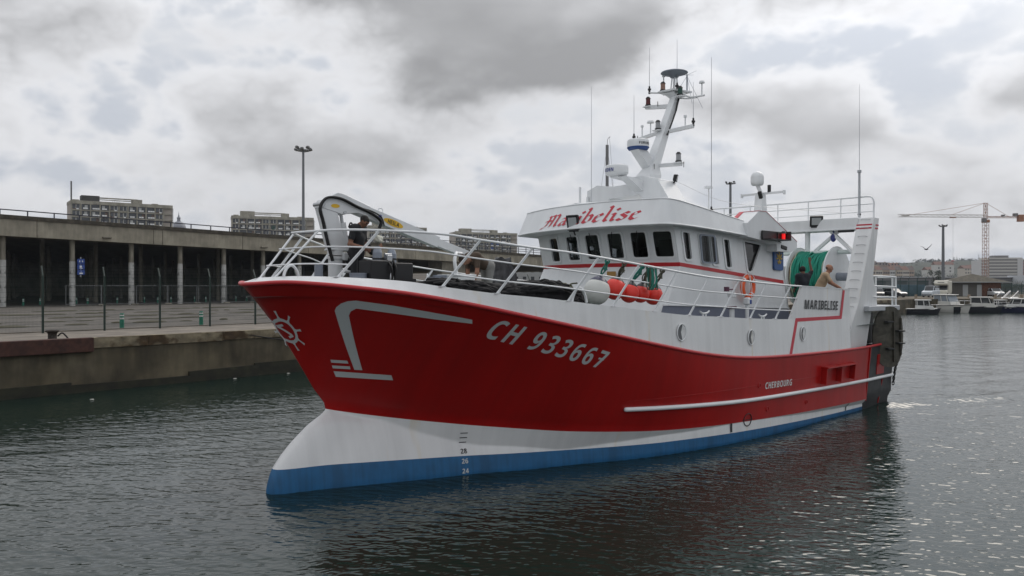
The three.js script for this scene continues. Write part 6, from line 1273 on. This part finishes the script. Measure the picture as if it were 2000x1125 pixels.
// ---------------------------------------------------------------- right bank: marina, vehicles, hill town, tower crane
const at3 = (px, d, y = QY + .02) => [(px - 1000) / 1550 * d, y, -d];
{ // brown sheet wall in bays with posts
  const m = mat(lin(.115, .065, .045), .85, 0, { map: rep(roughTex, 2.3) }), cp = mat(lin(.26, .21, .16), .85), o = thing('quay_screen', 'rust brown timber screen along the far quay edge', 'wall', at3(1737, 124.5, 0), 0);
  for (let i = 0; i < 6; i++) { part('screen_bay', rbx(4.0, 1.75, .3, 2.1 + i * 4.35, 1.05, i * -.3, .03), m, o); part('screen_cap', rbx(4.1, .14, .45, 2.1 + i * 4.35, 1.98, i * -.3, .03), cp, o); part('screen_post', rbx(.28, 2.6, .4, 4.28 + i * 4.35, 1.3, i * -.3 - .05, .03), cp, o); }
}
M.tyre = mat(lin(.012, .012, .012), .8); M.carGlass = mat(lin(.015, .018, .02), .08); M.plastic = mat(lin(.03, .03, .032), .6);
function car(label, pos, turn, color, L = 4.1, H = 1.48, kind = 'car') {
  const o = thing(kind === 'van' ? 'parked_van' : 'parked_car', label, kind, pos, turn, 'vehicles parked on the far quay'), W = 1.72, paint = new THREE.MeshPhysicalMaterial({ color, roughness: .3, clearcoat: .6 });
  const h = L / 2, low = kind === 'van' ? [[-h, .35], [h, .35], [h, .85], [h - .25, 1.0], [h - 1.0, 1.12], [-h + .02, 1.12], [-h, .7]] : [[-h, .35], [h, .35], [h, .7], [h - .3, .82], [h - 1.05, .92], [-h + .25, .95], [-h + .02, .85]];
  const up = kind === 'van' ? [[h - 1.02, 1.1], [h - 1.65, H - .05], [h - 1.9, H], [-h + .15, H], [-h + .02, 1.1]] : [[h - 1.1, .9], [h - 1.85, H - .04], [h - 2.2, H], [-h + 1.0, H - .03], [-h + .3, .93]];
  const g1 = ext(poly(low), W - .12, .06); g1.translate(0, 0, -W / 2 + .06); part('body', g1, paint, o);
  const g2 = ext(poly(up), W - .36, .05); g2.translate(0, 0, -W / 2 + .18); part('cabin', g2, M.carGlass, o);
  const xs = up.map(p => p[0]), r0 = Math.min(...xs) + .25, r1 = up[2][0] - .05; part('roof', rbx(r1 - r0 - (kind === 'van' ? 0 : .6), .06, W - .3, (r0 + r1) / 2 + (kind === 'van' ? 0 : .1), H + .02, 0, .03), paint, o);
  for (const z of [-1, 1]) { part('pillar', [bar([up[0][0], up[0][1], z * (W / 2 - .13)], [up[1][0], up[1][1] + .03, z * (W / 2 - .16)], .06, .08), bar([(r0 + r1) / 2, .9, z * (W / 2 - .12)], [(r0 + r1) / 2, H, z * (W / 2 - .14)], .06, .1, V(1, 0, 0)), bar([up[4][0], up[4][1], z * (W / 2 - .13)], [up[3][0], up[3][1] + .03, z * (W / 2 - .16)], .06, .1)], paint, o); if (kind === 'van') part('side_panel', rbx(L * .5, .5, .03, -L * .2, 1.36, z * (W / 2 - .1), .01), paint, o); }
  for (const x of [-h + .75, h - .8]) for (const z of [-1, 1]) { const w = grp('wheel', o); const t = new THREE.CylinderGeometry(.31, .31, .2, 18); t.rotateX(1.57); t.translate(x, .31, z * (W / 2 - .1)); part('tyre', t, M.tyre, w); const r = new THREE.CylinderGeometry(.19, .19, .21, 12); r.rotateX(1.57); r.translate(x, .31, z * (W / 2 - .095)); part('rim', r, M.steel, w); }
  for (const z of [-1, 1]) { part('headlight', rbx(.08, .14, .34, h + .04, .68, z * .58, .03), M.lampGlass = M.lampGlass || mat(lin(.6, .62, .62), .1), o); part('tail_light', rbx(.06, .2, .2, -h - .03, .75, z * .66, .02), mat(lin(.25, .01, .01), .3), o); }
  part('bumper', [rbx(.12, .16, W - .1, h + .03, .42, 0, .04), rbx(.12, .16, W - .1, -h - .03, .42, 0, .04)], M.plastic, o);
}
car('dark hatchback parked behind the stern platform railing', at3(1716, 139), -1.9, lin(.02, .022, .026), 4.0, 1.5);
car('black car parked just right of the stern railing', at3(1747, 138), -1.2, lin(.015, .016, .018), 4.2, 1.48);
car('pale blue white van parked in front of the camper', at3(1819, 139), -2.35, lin(.48, .53, .57), 4.3, 1.95, 'van');
car('silver white car parked right of the brown hut', at3(1945, 148), -1.75, lin(.55, .57, .58), 4.0, 1.5);
{ // coach-built camper
  const o = thing('camper_van', 'cream camper van with overcab bed parked behind the white van', 'camper', at3(1843, 146), -2.2), c = mat(lin(.60, .58, .50), .45);
  part('living_box', [rbx(4.2, 2.1, 2.2, -.9, 1.85, 0, .12)], c, o); part('overcab', (() => { const g = ext(poly([[1.1, 2.1], [2.5, 2.15], [2.7, 2.4], [2.4, 2.9], [1.1, 2.95]]), 2.1, .04); g.translate(0, 0, -1.05); return g; })(), c, o);
  part('cab', (() => { const g = ext(poly([[1.1, .4], [3.0, .4], [3.0, .95], [2.6, 1.15], [2.0, 1.2], [1.1, 1.2]]), 1.9, .04); g.translate(0, 0, -.95); return g; })(), c, o); part('windscreen', (() => { const g = ext(poly([[1.12, 1.2], [2.2, 1.2], [1.75, 2.08], [1.12, 2.08]]), 1.8, .03); g.translate(0, 0, -.9); return g; })(), M.carGlass, o);
  part('window', rbx(.9, .5, .06, -.4, 2.0, 1.11, .05), M.carGlass, o); part('window', rbx(.06, .35, 1.1, 2.62, 2.5, 0, .05), M.carGlass, o); part('door', rbx(.7, 1.7, .05, -1.6, 1.7, 1.11, .05), c, o);
  for (const x of [-1.9, 2.2]) for (const z of [-1, 1]) { const w = grp('wheel', o); const t = new THREE.CylinderGeometry(.34, .34, .22, 16); t.rotateX(1.57); t.translate(x, .34, z * .95); part('tyre', t, M.tyre, w); }
  part('skirt', rbx(4.0, .4, 2.1, -.9, .65, 0, .05), c, o);
}
{ // timber hut with hipped roof
  const o = thing('harbour_hut', 'brown timber hut with a wide low hipped roof on the far quay', 'hut', at3(1893, 152), -.22), wall = mat(lin(.10, .095, .085), .85), brick = mat(lin(.20, .085, .05), .85, 0, { map: rep(roughTex, 1.4) }), rf = mat(lin(.095, .085, .06), .9, 0, { map: rep(roughTex, 3) }), pale = mat(lin(.35, .36, .36), .7);
  part('wall', bx(6.4, 2.7, 4, -1.6, 1.35, 0), wall, o); part('brick_wall', bx(3.4, 2.7, 4, 3.2, 1.35, .05), brick, o);
  const g = new THREE.ConeGeometry(1, 1, 4, 1); g.rotateY(Math.PI / 4); g.scale(8.6, 1.7, 4.2); g.translate(.6, 3.45, 0); part('roof', g, rf, o); part('eaves', bx(12.2, .14, 6, .6, 2.68, 0), pale, o);
  part('door', bx(.9, 2.2, .08, -1.2, 1.1, 2.04), pale, o); part('door', bx(.8, 2.2, .08, 1.2, 1.1, 2.04), pale, o);
  for (let i = 0; i < 10; i++) part('plank', bx(.28, 2.5, .05, -4.5 + i * .32, 1.3, 2.03), wall, o);
}
{ // palisade fences
  const gm = mat(lin(.012, .045, .04), .6);
  const pal = (label, px0, px1, d0, d1, h, n, step) => { const a = at3(px0, d0), b = at3(px1, d1), L = Math.hypot(b[0] - a[0], b[2] - a[2]), o = thing('palisade_fence', label, 'fence', a, -Math.atan2(b[2] - a[2], b[0] - a[0]), 'palisade fences on the far quay'); for (let x = 0; x < L; x += 2.4) part('fence_post', [bx(.1, h + .4, .1, x, h / 2 + .2, 0), bar([x, h + .4, 0], [x + .35, h + .85, 0], .07, .07)], gm, o); part('fence_rail', [bx(L, .12, .06, L / 2, h, 0), bx(L, .1, .06, L / 2, .4, 0)], gm, o); const bars = []; for (let x = 0; x < L; x += step) bars.push(bx(.035, h, .035, x, h / 2, .03)); part('fence_pales', bars, gm, o).userData.kind = 'stuff'; };
  pal('dark green palisade fence behind the parked cars', 1690, 1815, 144, 152, 2.9, 20, .16); pal('green palisade fence right of the brown hut', 1918, 2060, 165, 168, 2.2, 20, .2);
}
{ // notices, shed, warehouse behind the fence
  const o = thing('blue_container', 'pale blue container behind the palisade fence', 'container', at3(1780, 156), .1), c = mat(lin(.12, .2, .27), .6); part('box', rbx(4.6, 2.2, 2.2, 0, 1.1, 0, .04), c, o); for (let i = 0; i < 12; i++) part('rib', bx(.08, 2.0, .06, -2.1 + i * .38, 1.1, 1.12), c, o);
  const w = thing('warehouse', 'long low grey warehouse with pale roof edge behind the fence', 'warehouse', at3(1770, 250), -.05), wm = mat(lin(.19, .19, .20), .85), wr = mat(lin(.30, .31, .33), .7); part('wall', bx(78, 4.4, 14, 6, 2.2, 0), wm, w); part('roof', rbx(79, .3, 15, 6, 4.55, 0, .1), wr, w); for (let i = 0; i < 12; i++) part('bay_door', bx(3.4, 3.6, .1, -30 + i * 6.4, 1.8, 7.05), mat(lin(.09, .09, .1), .8), w);
  const ws = thing('white_shed', 'white shed with a dark blue mark at the right edge', 'shed', at3(2002, 240), 0), pw = mat(lin(.5, .52, .54), .7); part('wall', bx(5.4, 3, 8, 0, 3.6, 0), pw, ws); part('base', bx(5.8, 2.2, 8, 0, 1.1, .2), mat(lin(.2, .22, .24), .8), ws); part('blue_mark', bx(.9, 1.1, .1, -.9, 4.2, 4.05), mat(lin(.02, .03, .18), .6), ws);
}
// --- trees as many small leaf faces round a trunk
function tree(label, pos, h, rx, col, sd, name = 'broadleaf_tree', group) {
  const o = thing(name, label, 'tree', pos, rnd() * 6, group), tm = mat(lin(.04, .03, .02), .9), lm = new THREE.MeshStandardMaterial({ color: col, roughness: .9, side: THREE.DoubleSide });
  part('trunk', [rod([0, 0, 0], [0, h * .55, 0], h * .035, h * .02, 7), rod([0, h * .35, 0], [rx * .5, h * .7, rx * .2], h * .018, h * .008, 6), rod([0, h * .4, 0], [-rx * .45, h * .75, -rx * .3], h * .018, h * .008, 6)], tm, o);
  const pos3 = [], n = 1500, lobes = []; for (let i = 0; i < 9; i++) lobes.push([rr(-.6, .6) * rx, h * rr(.38, .86), rr(-.6, .6) * rx, rr(.3, .55) * rx]);
  for (let i = 0; i < n; i++) { const l = lobes[i % 9], a = rr(0, 6.283), c = rr(-1, 1), q = Math.sqrt(1 - c * c), r = l[3] * Math.pow(rnd(), .35), x = l[0] + Math.cos(a) * q * r, y = l[1] + c * r * 1.1, z = l[2] + Math.sin(a) * q * r, s = h * rr(.014, .03); const v = () => [x + rr(-s, s), y + rr(-s, s), z + rr(-s, s)]; pos3.push(...v(), ...v(), ...v()); }
  const g = new THREE.BufferGeometry(); g.setAttribute('position', new THREE.Float32BufferAttribute(pos3, 3)); g.computeVertexNormals(); part('crown', g, lm, o);
}
{
  const dg = lin(.028, .042, .026), mg = lin(.05, .065, .035);
  tree('dark conifer like tree just left of the far light mast', at3(1829, 205), 6.6, 2.0, dg, 1, 'broadleaf_tree', 'trees behind the far quay');
  tree('dark round tree behind the brown hut roof', at3(1872, 215), 4.9, 2.2, dg, 2, 'broadleaf_tree', 'trees behind the far quay');
  tree('dark low tree right of the round tree behind the hut', at3(1892, 222), 4.9, 2.8, dg, 3, 'broadleaf_tree', 'trees behind the far quay');
  tree('green tree at the foot of the tower crane', at3(1911, 226), 4.7, 2.6, mg, 4, 'broadleaf_tree', 'trees behind the far quay');
  tree('spreading tree right of the light mast in front of the hill', at3(1856, 300), 6.8, 3.6, dg, 5, 'broadleaf_tree', 'trees behind the far quay');
  tree('bushy tree above the warehouse roof', at3(1800, 330), 7.2, 5, dg, 6, 'broadleaf_tree', 'trees behind the far quay');
  for (let i = 0; i < 7; i++) tree(['scrubby bush below the tower block, nearest the tower crane', 'second scrubby bush from the tower crane', 'third scrubby bush from the tower crane', 'fourth scrubby bush from the tower crane', 'fifth scrubby bush from the tower crane', 'sixth scrubby bush from the tower crane', 'scrubby bush at the right edge below the tower block'][i], at3(1926 + i * 13, 190 + (i % 3) * 8), rr(2.4, 3.1), 2.6, mg, 7 + i, 'bush', 'bushes below the tower block');
}
{ // wooded ridge: uncountable woodland on the hill
  const pos3 = [], col = [], hillY = x => 36 + 5 * Math.sin(x * .011) + 6 * fbm(x * .008, 1, 2, 3);
  for (let i = 0; i < 5200; i++) { const x = rr(420, 1000), q = Math.pow(rnd(), .8), d = 960 + q * 330, y = mixv(2, hillY(x), Math.min(1, q * 1.1)) * (.55 + .45 * q), clump = fbm(x * .02, d * .02, 4, 3); if (clump < -.02) continue; const R = rr(2.5, 5) * (1 + clump * 1.5); for (let k = 0; k < 9; k++) { const cx = x + rr(-R, R), cy = y + rr(0, R * 1.3), cz = -d + rr(-R, R), s = rr(1.2, 2.6); for (let v = 0; v < 3; v++) pos3.push(cx + rr(-s, s), cy + rr(-s, s), cz + rr(-s, s)); } }
  const g = new THREE.BufferGeometry(); g.setAttribute('position', new THREE.Float32BufferAttribute(pos3, 3)); g.computeVertexNormals();
  const w = part('hillside_wood', g, new THREE.MeshStandardMaterial({ color: lin(.038, .05, .035), roughness: 1, side: THREE.DoubleSide })); w.userData.kind = 'stuff'; w.userData.label = 'dark woodland covering the far hillside'; w.userData.category = 'woodland';
}
{ // hillside houses
  const wallsM = [lin(.42, .36, .28), lin(.48, .44, .38), lin(.36, .28, .22), lin(.5, .5, .48)].map(c => mat(c, .85)), roofM = [lin(.10, .08, .075), lin(.16, .09, .07)].map(c => mat(c, .9)), wn = mat(lin(.04, .04, .045), .3);
  const house = (px, d, y, w, h, k, label) => { const o = thing('terraced_house', label, 'house', at3(px, d, y), rr(-.2, .2), 'houses on the far hillside'); part('wall', bx(w, h + 6, 9, 0, h / 2 - 3, 0), wallsM[k % 4], o); const g = ext(poly([[-4.8, 0], [4.8, 0], [0, 3]]), w + .4); g.rotateY(Math.PI / 2); g.translate(-w / 2 - .2, h, 0); part('roof', g, roofM[k % 2], o); for (let i = 0; i < 3; i++) for (let f = 0; f < 2; f++) part('window', bx(1.2, 1.4, .1, (i - 1) * w * .3, 2 + f * 3, 4.55), wn, o); part('chimney', bx(.8, 2, .8, w * .35, h + 2.4, 0), wallsM[2], o); };
  let i = 0; const nth = ['first', 'second', 'third', 'fourth', 'fifth', 'sixth', 'seventh', 'eighth', 'ninth'];
  for (const px of [1700, 1713, 1726, 1739, 1752, 1764, 1776]) house(px, 620, 9, 5.4, 7.2, i, nth[i++] + ' house of the cream terrace from the stern gantry');
  house(1816, 760, 14, 10, 5, 3, 'lone pale house half way up the hill'); house(1842, 720, 15, 16, 8, 3, 'long pale building beside the light mast on the hill'); house(1886, 740, 14, 9, 6, 1, 'white gabled house left of the tower block'); house(1893, 760, 17, 5, 4, 1, 'tiny white house right above the gabled one');
  house(1703, 650, 17, 7, 4, 0, 'upper house on the hill next to the gantry leg'); house(1722, 655, 17, 8, 3.4, 2, 'upper house on the hill second from the gantry leg'); house(1745, 655, 16.5, 8, 3.4, 1, 'upper house on the hill third from the gantry leg');
}
{ // tower block on the right
  const d = 520, o = thing('tower_block', 'wide tower block of pale striped floors at the right edge', 'apartment block', at3(1908, d, QY), -.1), pale = mat(lin(.48, .47, .44), .8), strip = mat(lin(.17, .165, .165), .7), pink = mat(lin(.33, .20, .19), .8), H = 19;
  part('gable_wall', bx(5.5, H - .4, 12, 2.6, (H - .4) / 2, -.5), mat(lin(.55, .55, .55), .8), o); part('wall', bx(21, H + 1.2, 12, 15, (H + 1.2) / 2, 0), pale, o); part('stair_tower', bx(3.4, H + .6, 12.6, 24, (H + .6) / 2, 0), mat(lin(.5, .5, .5), .8), o); part('pink_wing', bx(14, H, 12, 31.5, H / 2, -.6), pink, o);
  for (let f = 0; f < 9; f++) { part('window_strip', bx(19.4, .95, .2, 14.6, 2.6 + f * 2.02, 6.06), strip, o); part('window_strip', bx(12.6, .9, .2, 31.5, 2.6 + f * 1.95, 5.5), strip, o); for (let i = 0; i < 6; i++) part('window', bx(.4, .8, .1, .8 + i * .75, 2.6 + f * 1.95, 5.55), strip, o); }
  part('plant_room', bx(9, 1.6, 6, 14, H + 1.9, 0), strip, o); part('aerial', rod([1.5, H - 1, 0], [1.5, H + 3.4, 0], .12), strip, o);
}
{ // tower crane
  const d = 360, k = d / 1550, o = thing('tower_crane', 'orange and white lattice tower crane behind the marina', 'tower crane', at3(1926, d, QY), 0), or = mat(lin(.30, .125, .06), .6), wh = mat(lin(.55, .53, .5), .6), gy = mat(lin(.16, .15, .15), .7);
  const lattice = (p0, p1, w, n, up, th) => { const g = [], ax = p1.clone().sub(p0), L = ax.length(), u = ax.clone().normalize(), s = u.clone().cross(up).normalize(), t = s.clone().cross(u).normalize(), C = (f, i, j) => p0.clone().addScaledVector(ax, f).addScaledVector(s, i * w / 2).addScaledVector(t, j * w / 2); for (const [i, j] of [[-1, -1], [1, -1], [1, 1], [-1, 1]]) g.push(rod(C(0, i, j), C(1, i, j), th, th, 5)); for (let q = 0; q < n; q++) { const a = q / n, b = (q + 1) / n; for (const [A, B] of [[[-1, -1], [1, -1]], [[1, -1], [1, 1]], [[1, 1], [-1, 1]], [[-1, 1], [-1, -1]]]) { g.push(rod(C(a, ...(q % 2 ? A : B)), C(b, ...(q % 2 ? B : A)), th * .6, th * .6, 4), rod(C(a, ...A), C(a, ...B), th * .6, th * .6, 4)); } } return g; };
  const Y = py => 4 - (py - 558) * k - QY, X = px => (px - 1926) * k;
  part('mast', lattice(V(0, 0, 0), V(0, Y(428), 0), 1.9, 22, V(0, 0, 1), .085), or, o); part('cat_head', lattice(V(0, Y(428), 0), V(0, Y(396), 0), 1.2, 5, V(0, 0, 1), .1), or, o); part('slewing_ring', rbx(2.6, 1.2, 2.4, 0, Y(432), 0, .1), or, o);
  part('jib', lattice(V(-.8, Y(422), 0), V(X(1755), Y(421), 0), 1.15, 30, UP, .075), wh, o); part('counter_jib', [...lattice(V(.8, Y(424), 0), V(X(2004), Y(424), 0), .7, 12, UP, .09)], or, o); part('counterweight', rbx(2.4, 3.2, 1.8, X(1994), Y(426), 0, .1), or, o); part('winch', rbx(1.8, 1.2, 1.4, X(1984), Y(419), 0, .1), gy, o); part('winch', rbx(1.2, .9, 1.2, X(1960), Y(421), 0, .1), gy, o);
  part('operator_cab', rbx(1.7, 1.8, 1.6, -1.4, Y(430), 1.2, .15), gy, o); part('tie_bar', [rod([0, Y(396), 0], [X(1775), Y(420), 0], .07, .07, 4), rod([0, Y(396), 0], [X(1858), Y(420), 0], .07, .07, 4), rod([0, Y(396), 0], [X(1970), Y(422), 0], .08, .08, 4)], or, o);
  part('trolley', rbx(2.6, .5, 1.2, X(1862), Y(424.5), 0, .1), or, o); part('hoist_rope', [rod([X(1861), Y(425), 0], [X(1861), Y(508), 0], .02, .02, 4), rod([X(1863), Y(425), 0], [X(1863), Y(508), 0], .02, .02, 4)], gy, o); part('hook_block', [rbx(1.3, .5, .5, X(1862), Y(509.5), 0, .15), rod([X(1862), Y(511), 0], [X(1862), Y(518), 0], .03)], mat(lin(.28, .02, .02), .5), o);
  part('trolley_cage', rbx(3.2, .55, 1, X(1769), Y(421), 0, .05), wh, o);
}
// --- small craft and pontoons
function boatHull(L, B, F, draft = .35) { const N = 22, pos = [], idx = [], lv = [[-draft, .55], [0, .82], [F * .5, .94], [F, 1]]; for (const sd of [1, -1]) { const b0 = pos.length / 3; for (let i = 0; i <= N; i++) { const u = i / N, w = Math.pow(1 - Math.pow(u, 2.6), .8); lv.forEach(([y, f], j) => pos.push(-L / 2 + L * u - (1 - j / 3) * .12 * L * u * u, y + (j === 3 ? .25 * F * u * u : j === 2 ? .12 * F * u * u : 0), sd * B / 2 * w * f)); } for (let i = 0; i < N; i++) for (let j = 0; j < 3; j++) { const a = b0 + i * 4 + j, b = a + 4; idx.push(...(sd > 0 ? [a, b, a + 1, b, b + 1, a + 1] : [a, a + 1, b, b, a + 1, b + 1])); } } const o2 = (N + 1) * 4; for (let i = 0; i < N; i++) { const a = i * 4 + 3, b = a + 4, c = a + o2, e = b + o2; idx.push(a, b, c, b, e, c); } for (let j = 0; j < 3; j++) idx.push(j, j + 1, j + o2, j + 1, j + 1 + o2, j + o2); const g = new THREE.BufferGeometry(); g.setAttribute('position', new THREE.Float32BufferAttribute(pos, 3)); g.setIndex(idx); g.computeVertexNormals(); return toCreasedNormals(g, .7); }
function motorBoat(label, pos, turn, L, B, F, c) {
  const o = thing('motor_boat', label, 'motor boat', pos, turn, 'boats at the far pontoon'), hm = mat(c.hull, .35), tm = mat(c.top || lin(.62, .62, .6), .4);
  part('hull', boatHull(L, B, F), hm, o); const g = boatHull(L * 1.01, B * 1.02, .2, 0); g.translate(0, F * .8, 0); part('gunwale', g, tm, o);
  const cx = c.cabin[0] * L, cl = c.cabin[1] * L, chh = c.cabin[2], cw = B * .74, y0 = F * .95;
  part('cabin_front', (() => { const q = ext(poly([[cx - cl / 2, y0], [cx + cl / 2 + .5, y0], [cx + cl / 2 + .25, y0 + chh * .35], [cx - cl / 2, y0 + chh * .4]]), cw, .03); q.translate(0, 0, -cw / 2); return q; })(), tm, o);
  part('windows', (() => { const q = ext(poly([[cx - cl / 2 + .05, y0 + chh * .4], [cx + cl / 2 + .2, y0 + chh * .36], [cx + cl / 2 - .25, y0 + chh * .9], [cx - cl / 2 + .1, y0 + chh * .9]]), cw - .1, .01); q.translate(0, 0, -cw / 2 + .05); return q; })(), c.glass || M.carGlass, o);
  for (const z of [-1, 1]) for (const f of [0, .5, .92]) part('window_post', bar([cx - cl / 2 + f * cl + .06, y0 + chh * .38, z * cw / 2], [cx - cl / 2 + f * cl * .9 + .06, y0 + chh * .92, z * cw / 2], .06, .09, V(1, 0, 0)), tm, o);
  part('cabin_roof', rbx(cl + .25, .14, cw + .2, cx, y0 + chh * .96, 0, .06), tm, o); part('fore_deck', rbx(L * .28, .12, B * .6, L * .24, F * 1.12, 0, .05), tm, o);
  const rl = []; for (let i = 0; i <= 8; i++) { const u = .55 + .44 * i / 8, w = Math.pow(1 - Math.pow(u, 2.6), .8); rl.push(V(-L / 2 + L * u, F * 1.25 + .45, B / 2 * w)); } part('pulpit', [tube(rl, .02, 20, 5), tube(rl.map(p => V(p.x, p.y, -p.z)), .02, 20, 5), ...rl.filter((_, i) => i % 3 === 0).flatMap(p => [rod([p.x, F, p.z], [p.x, p.y, p.z], .018, .018, 5), rod([p.x, F, -p.z], [p.x, p.y, -p.z], .018, .018, 5)])], M.steel, o);
  if (c.outboard) part('outboard', [rbx(.35, .6, .34, -L / 2 - .25, F + .15, 0, .1), rbx(.15, .9, .15, -L / 2 - .22, F - .5, 0, .04)], M.plastic, o);
  part('rub_rail', (() => { const P = []; for (let i = 0; i <= 20; i++) { const u = i / 20, w = Math.pow(1 - Math.pow(u, 2.6), .8); P.push(V(-L / 2 + L * u, F * .92 + .25 * F * u * u, B / 2 * w + .02)); } return [tube(P, .04, 30, 5), tube(P.map(p => V(p.x, p.y, -p.z)), .04, 30, 5)]; })(), M.plastic, o);
  return o;
}
const drk = lin(.012, .014, .02), wht = lin(.58, .57, .53);
motorBoat('small cabin boat with black hull and white top, leftmost at the far quay', at3(1805, 112, 0), -.35, 4.4, 1.9, .7, { hull: drk, cabin: [-.02, .4, 1.35] });
motorBoat('cream cabin cruiser with tall canvas screen beside the black boat', at3(1862, 119, 0), -1.2, 6.2, 2.6, 1.05, { hull: wht, top: wht, cabin: [-.2, .42, 1.7], glass: mat(lin(.22, .25, .28), .4) });
motorBoat('white fishing launch with dark hull and open wheelhouse', at3(1912, 117, 0), -.5, 6.4, 2.4, .9, { hull: drk, top: wht, cabin: [.05, .42, 1.5] });
motorBoat('little white console boat between the launch and the right edge', at3(1955, 120, 0), -1.4, 4.4, 1.8, .6, { hull: wht, cabin: [0, .22, 1.3], outboard: true });
motorBoat('white cruiser with navy hull at the right edge', at3(1996, 118, 0), 2.7, 6.6, 2.4, .85, { hull: lin(.012, .015, .05), cabin: [.02, .4, 1.3] });
{
  const dm = mat(lin(.13, .12, .105), .85, 0, { map: rep(roughTex, 1.5) });
  const pontoon = (label, px0, px1, d0, d1) => { const a = at3(px0, d0, 0), b = at3(px1, d1, 0), L = Math.hypot(b[0] - a[0], b[2] - a[2]), o = thing('pontoon', label, 'pontoon', a, -Math.atan2(b[2] - a[2], b[0] - a[0]), 'floating pontoons'); for (let x = 0; x < L; x += 3) { part('deck_section', rbx(2.95, .18, 1.8, x + 1.5, .46, 0, .03), dm, o); part('float_box', rbx(2.4, .5, 1.5, x + 1.5, .14, 0, .06), M.plastic, o); } };
  pontoon('floating pontoon behind the launch at the right edge', 1905, 2060, 123, 121); pontoon('floating pontoon at the foot of the brown screen', 1700, 1786, 118.5, 121);
  const gw = (label, px, d) => { const a = at3(px, d, 0), o = thing('gangway', label, 'gangway', a, 0, 'gangways to the pontoon'), g = mat(lin(.35, .36, .36), .45, .5), A = V(0, .6, 0), B = V(5.0, 2.1, -5.5); part('walkway', bar(A, B, 1.1, .12), g, o); for (const z of [-.55, .55]) { const off = V(.67 * z, 0, .74 * z); part('hand_rail', bar(A.clone().add(off).add(V(0, 1.05, 0)), B.clone().add(off).add(V(0, 1.05, 0)), .07, .07), mat(lin(.6, .6, .6), .5), o); for (let i = 0; i <= 10; i++) { const p = A.clone().lerp(B, i / 10).add(off); part('baluster', rod(p, p.clone().add(V(0, 1.05, 0)), .025), g, o); } } };
  gw('aluminium gangway beside the launch', 1946, 124); gw('aluminium gangway nearer the right edge', 1964, 124);
}
{ // gull in flight
  const d = 60, o = thing('gull', 'gull flying left of the far light mast', 'bird', at3(1810, d, 4 + (558 - 487) / 1550 * d), .6), m = mat(lin(.10, .10, .11), .8);
  const b = new THREE.SphereGeometry(1, 12, 8); b.scale(.2, .055, .06); part('body', [b, (() => { const g = new THREE.SphereGeometry(.045, 8, 6); g.translate(.21, .025, 0); return g; })(), (() => { const g = new THREE.ConeGeometry(.05, .16, 6); g.scale(1, 1, .35); g.rotateZ(1.57); g.translate(-.24, 0, 0); return g; })()], m, o);
  for (const s of [-1, 1]) { const g = new THREE.BufferGeometry(), P = [[.07, .02, s * .03], [-.06, .02, s * .03], [.06, .2, s * .26], [-.06, .19, s * .26], [-.06, s > 0 ? .42 : .3, s * .5]]; g.setAttribute('position', new THREE.Float32BufferAttribute([0, 1, 2, 1, 3, 2, 2, 3, 4].flatMap(i => P[i]), 3)); g.computeVertexNormals(); const g2 = g.clone(); g2.translate(0, -.012, 0); part('wing', [g, g2], m, o); }
}
renderer.render(scene, camera);
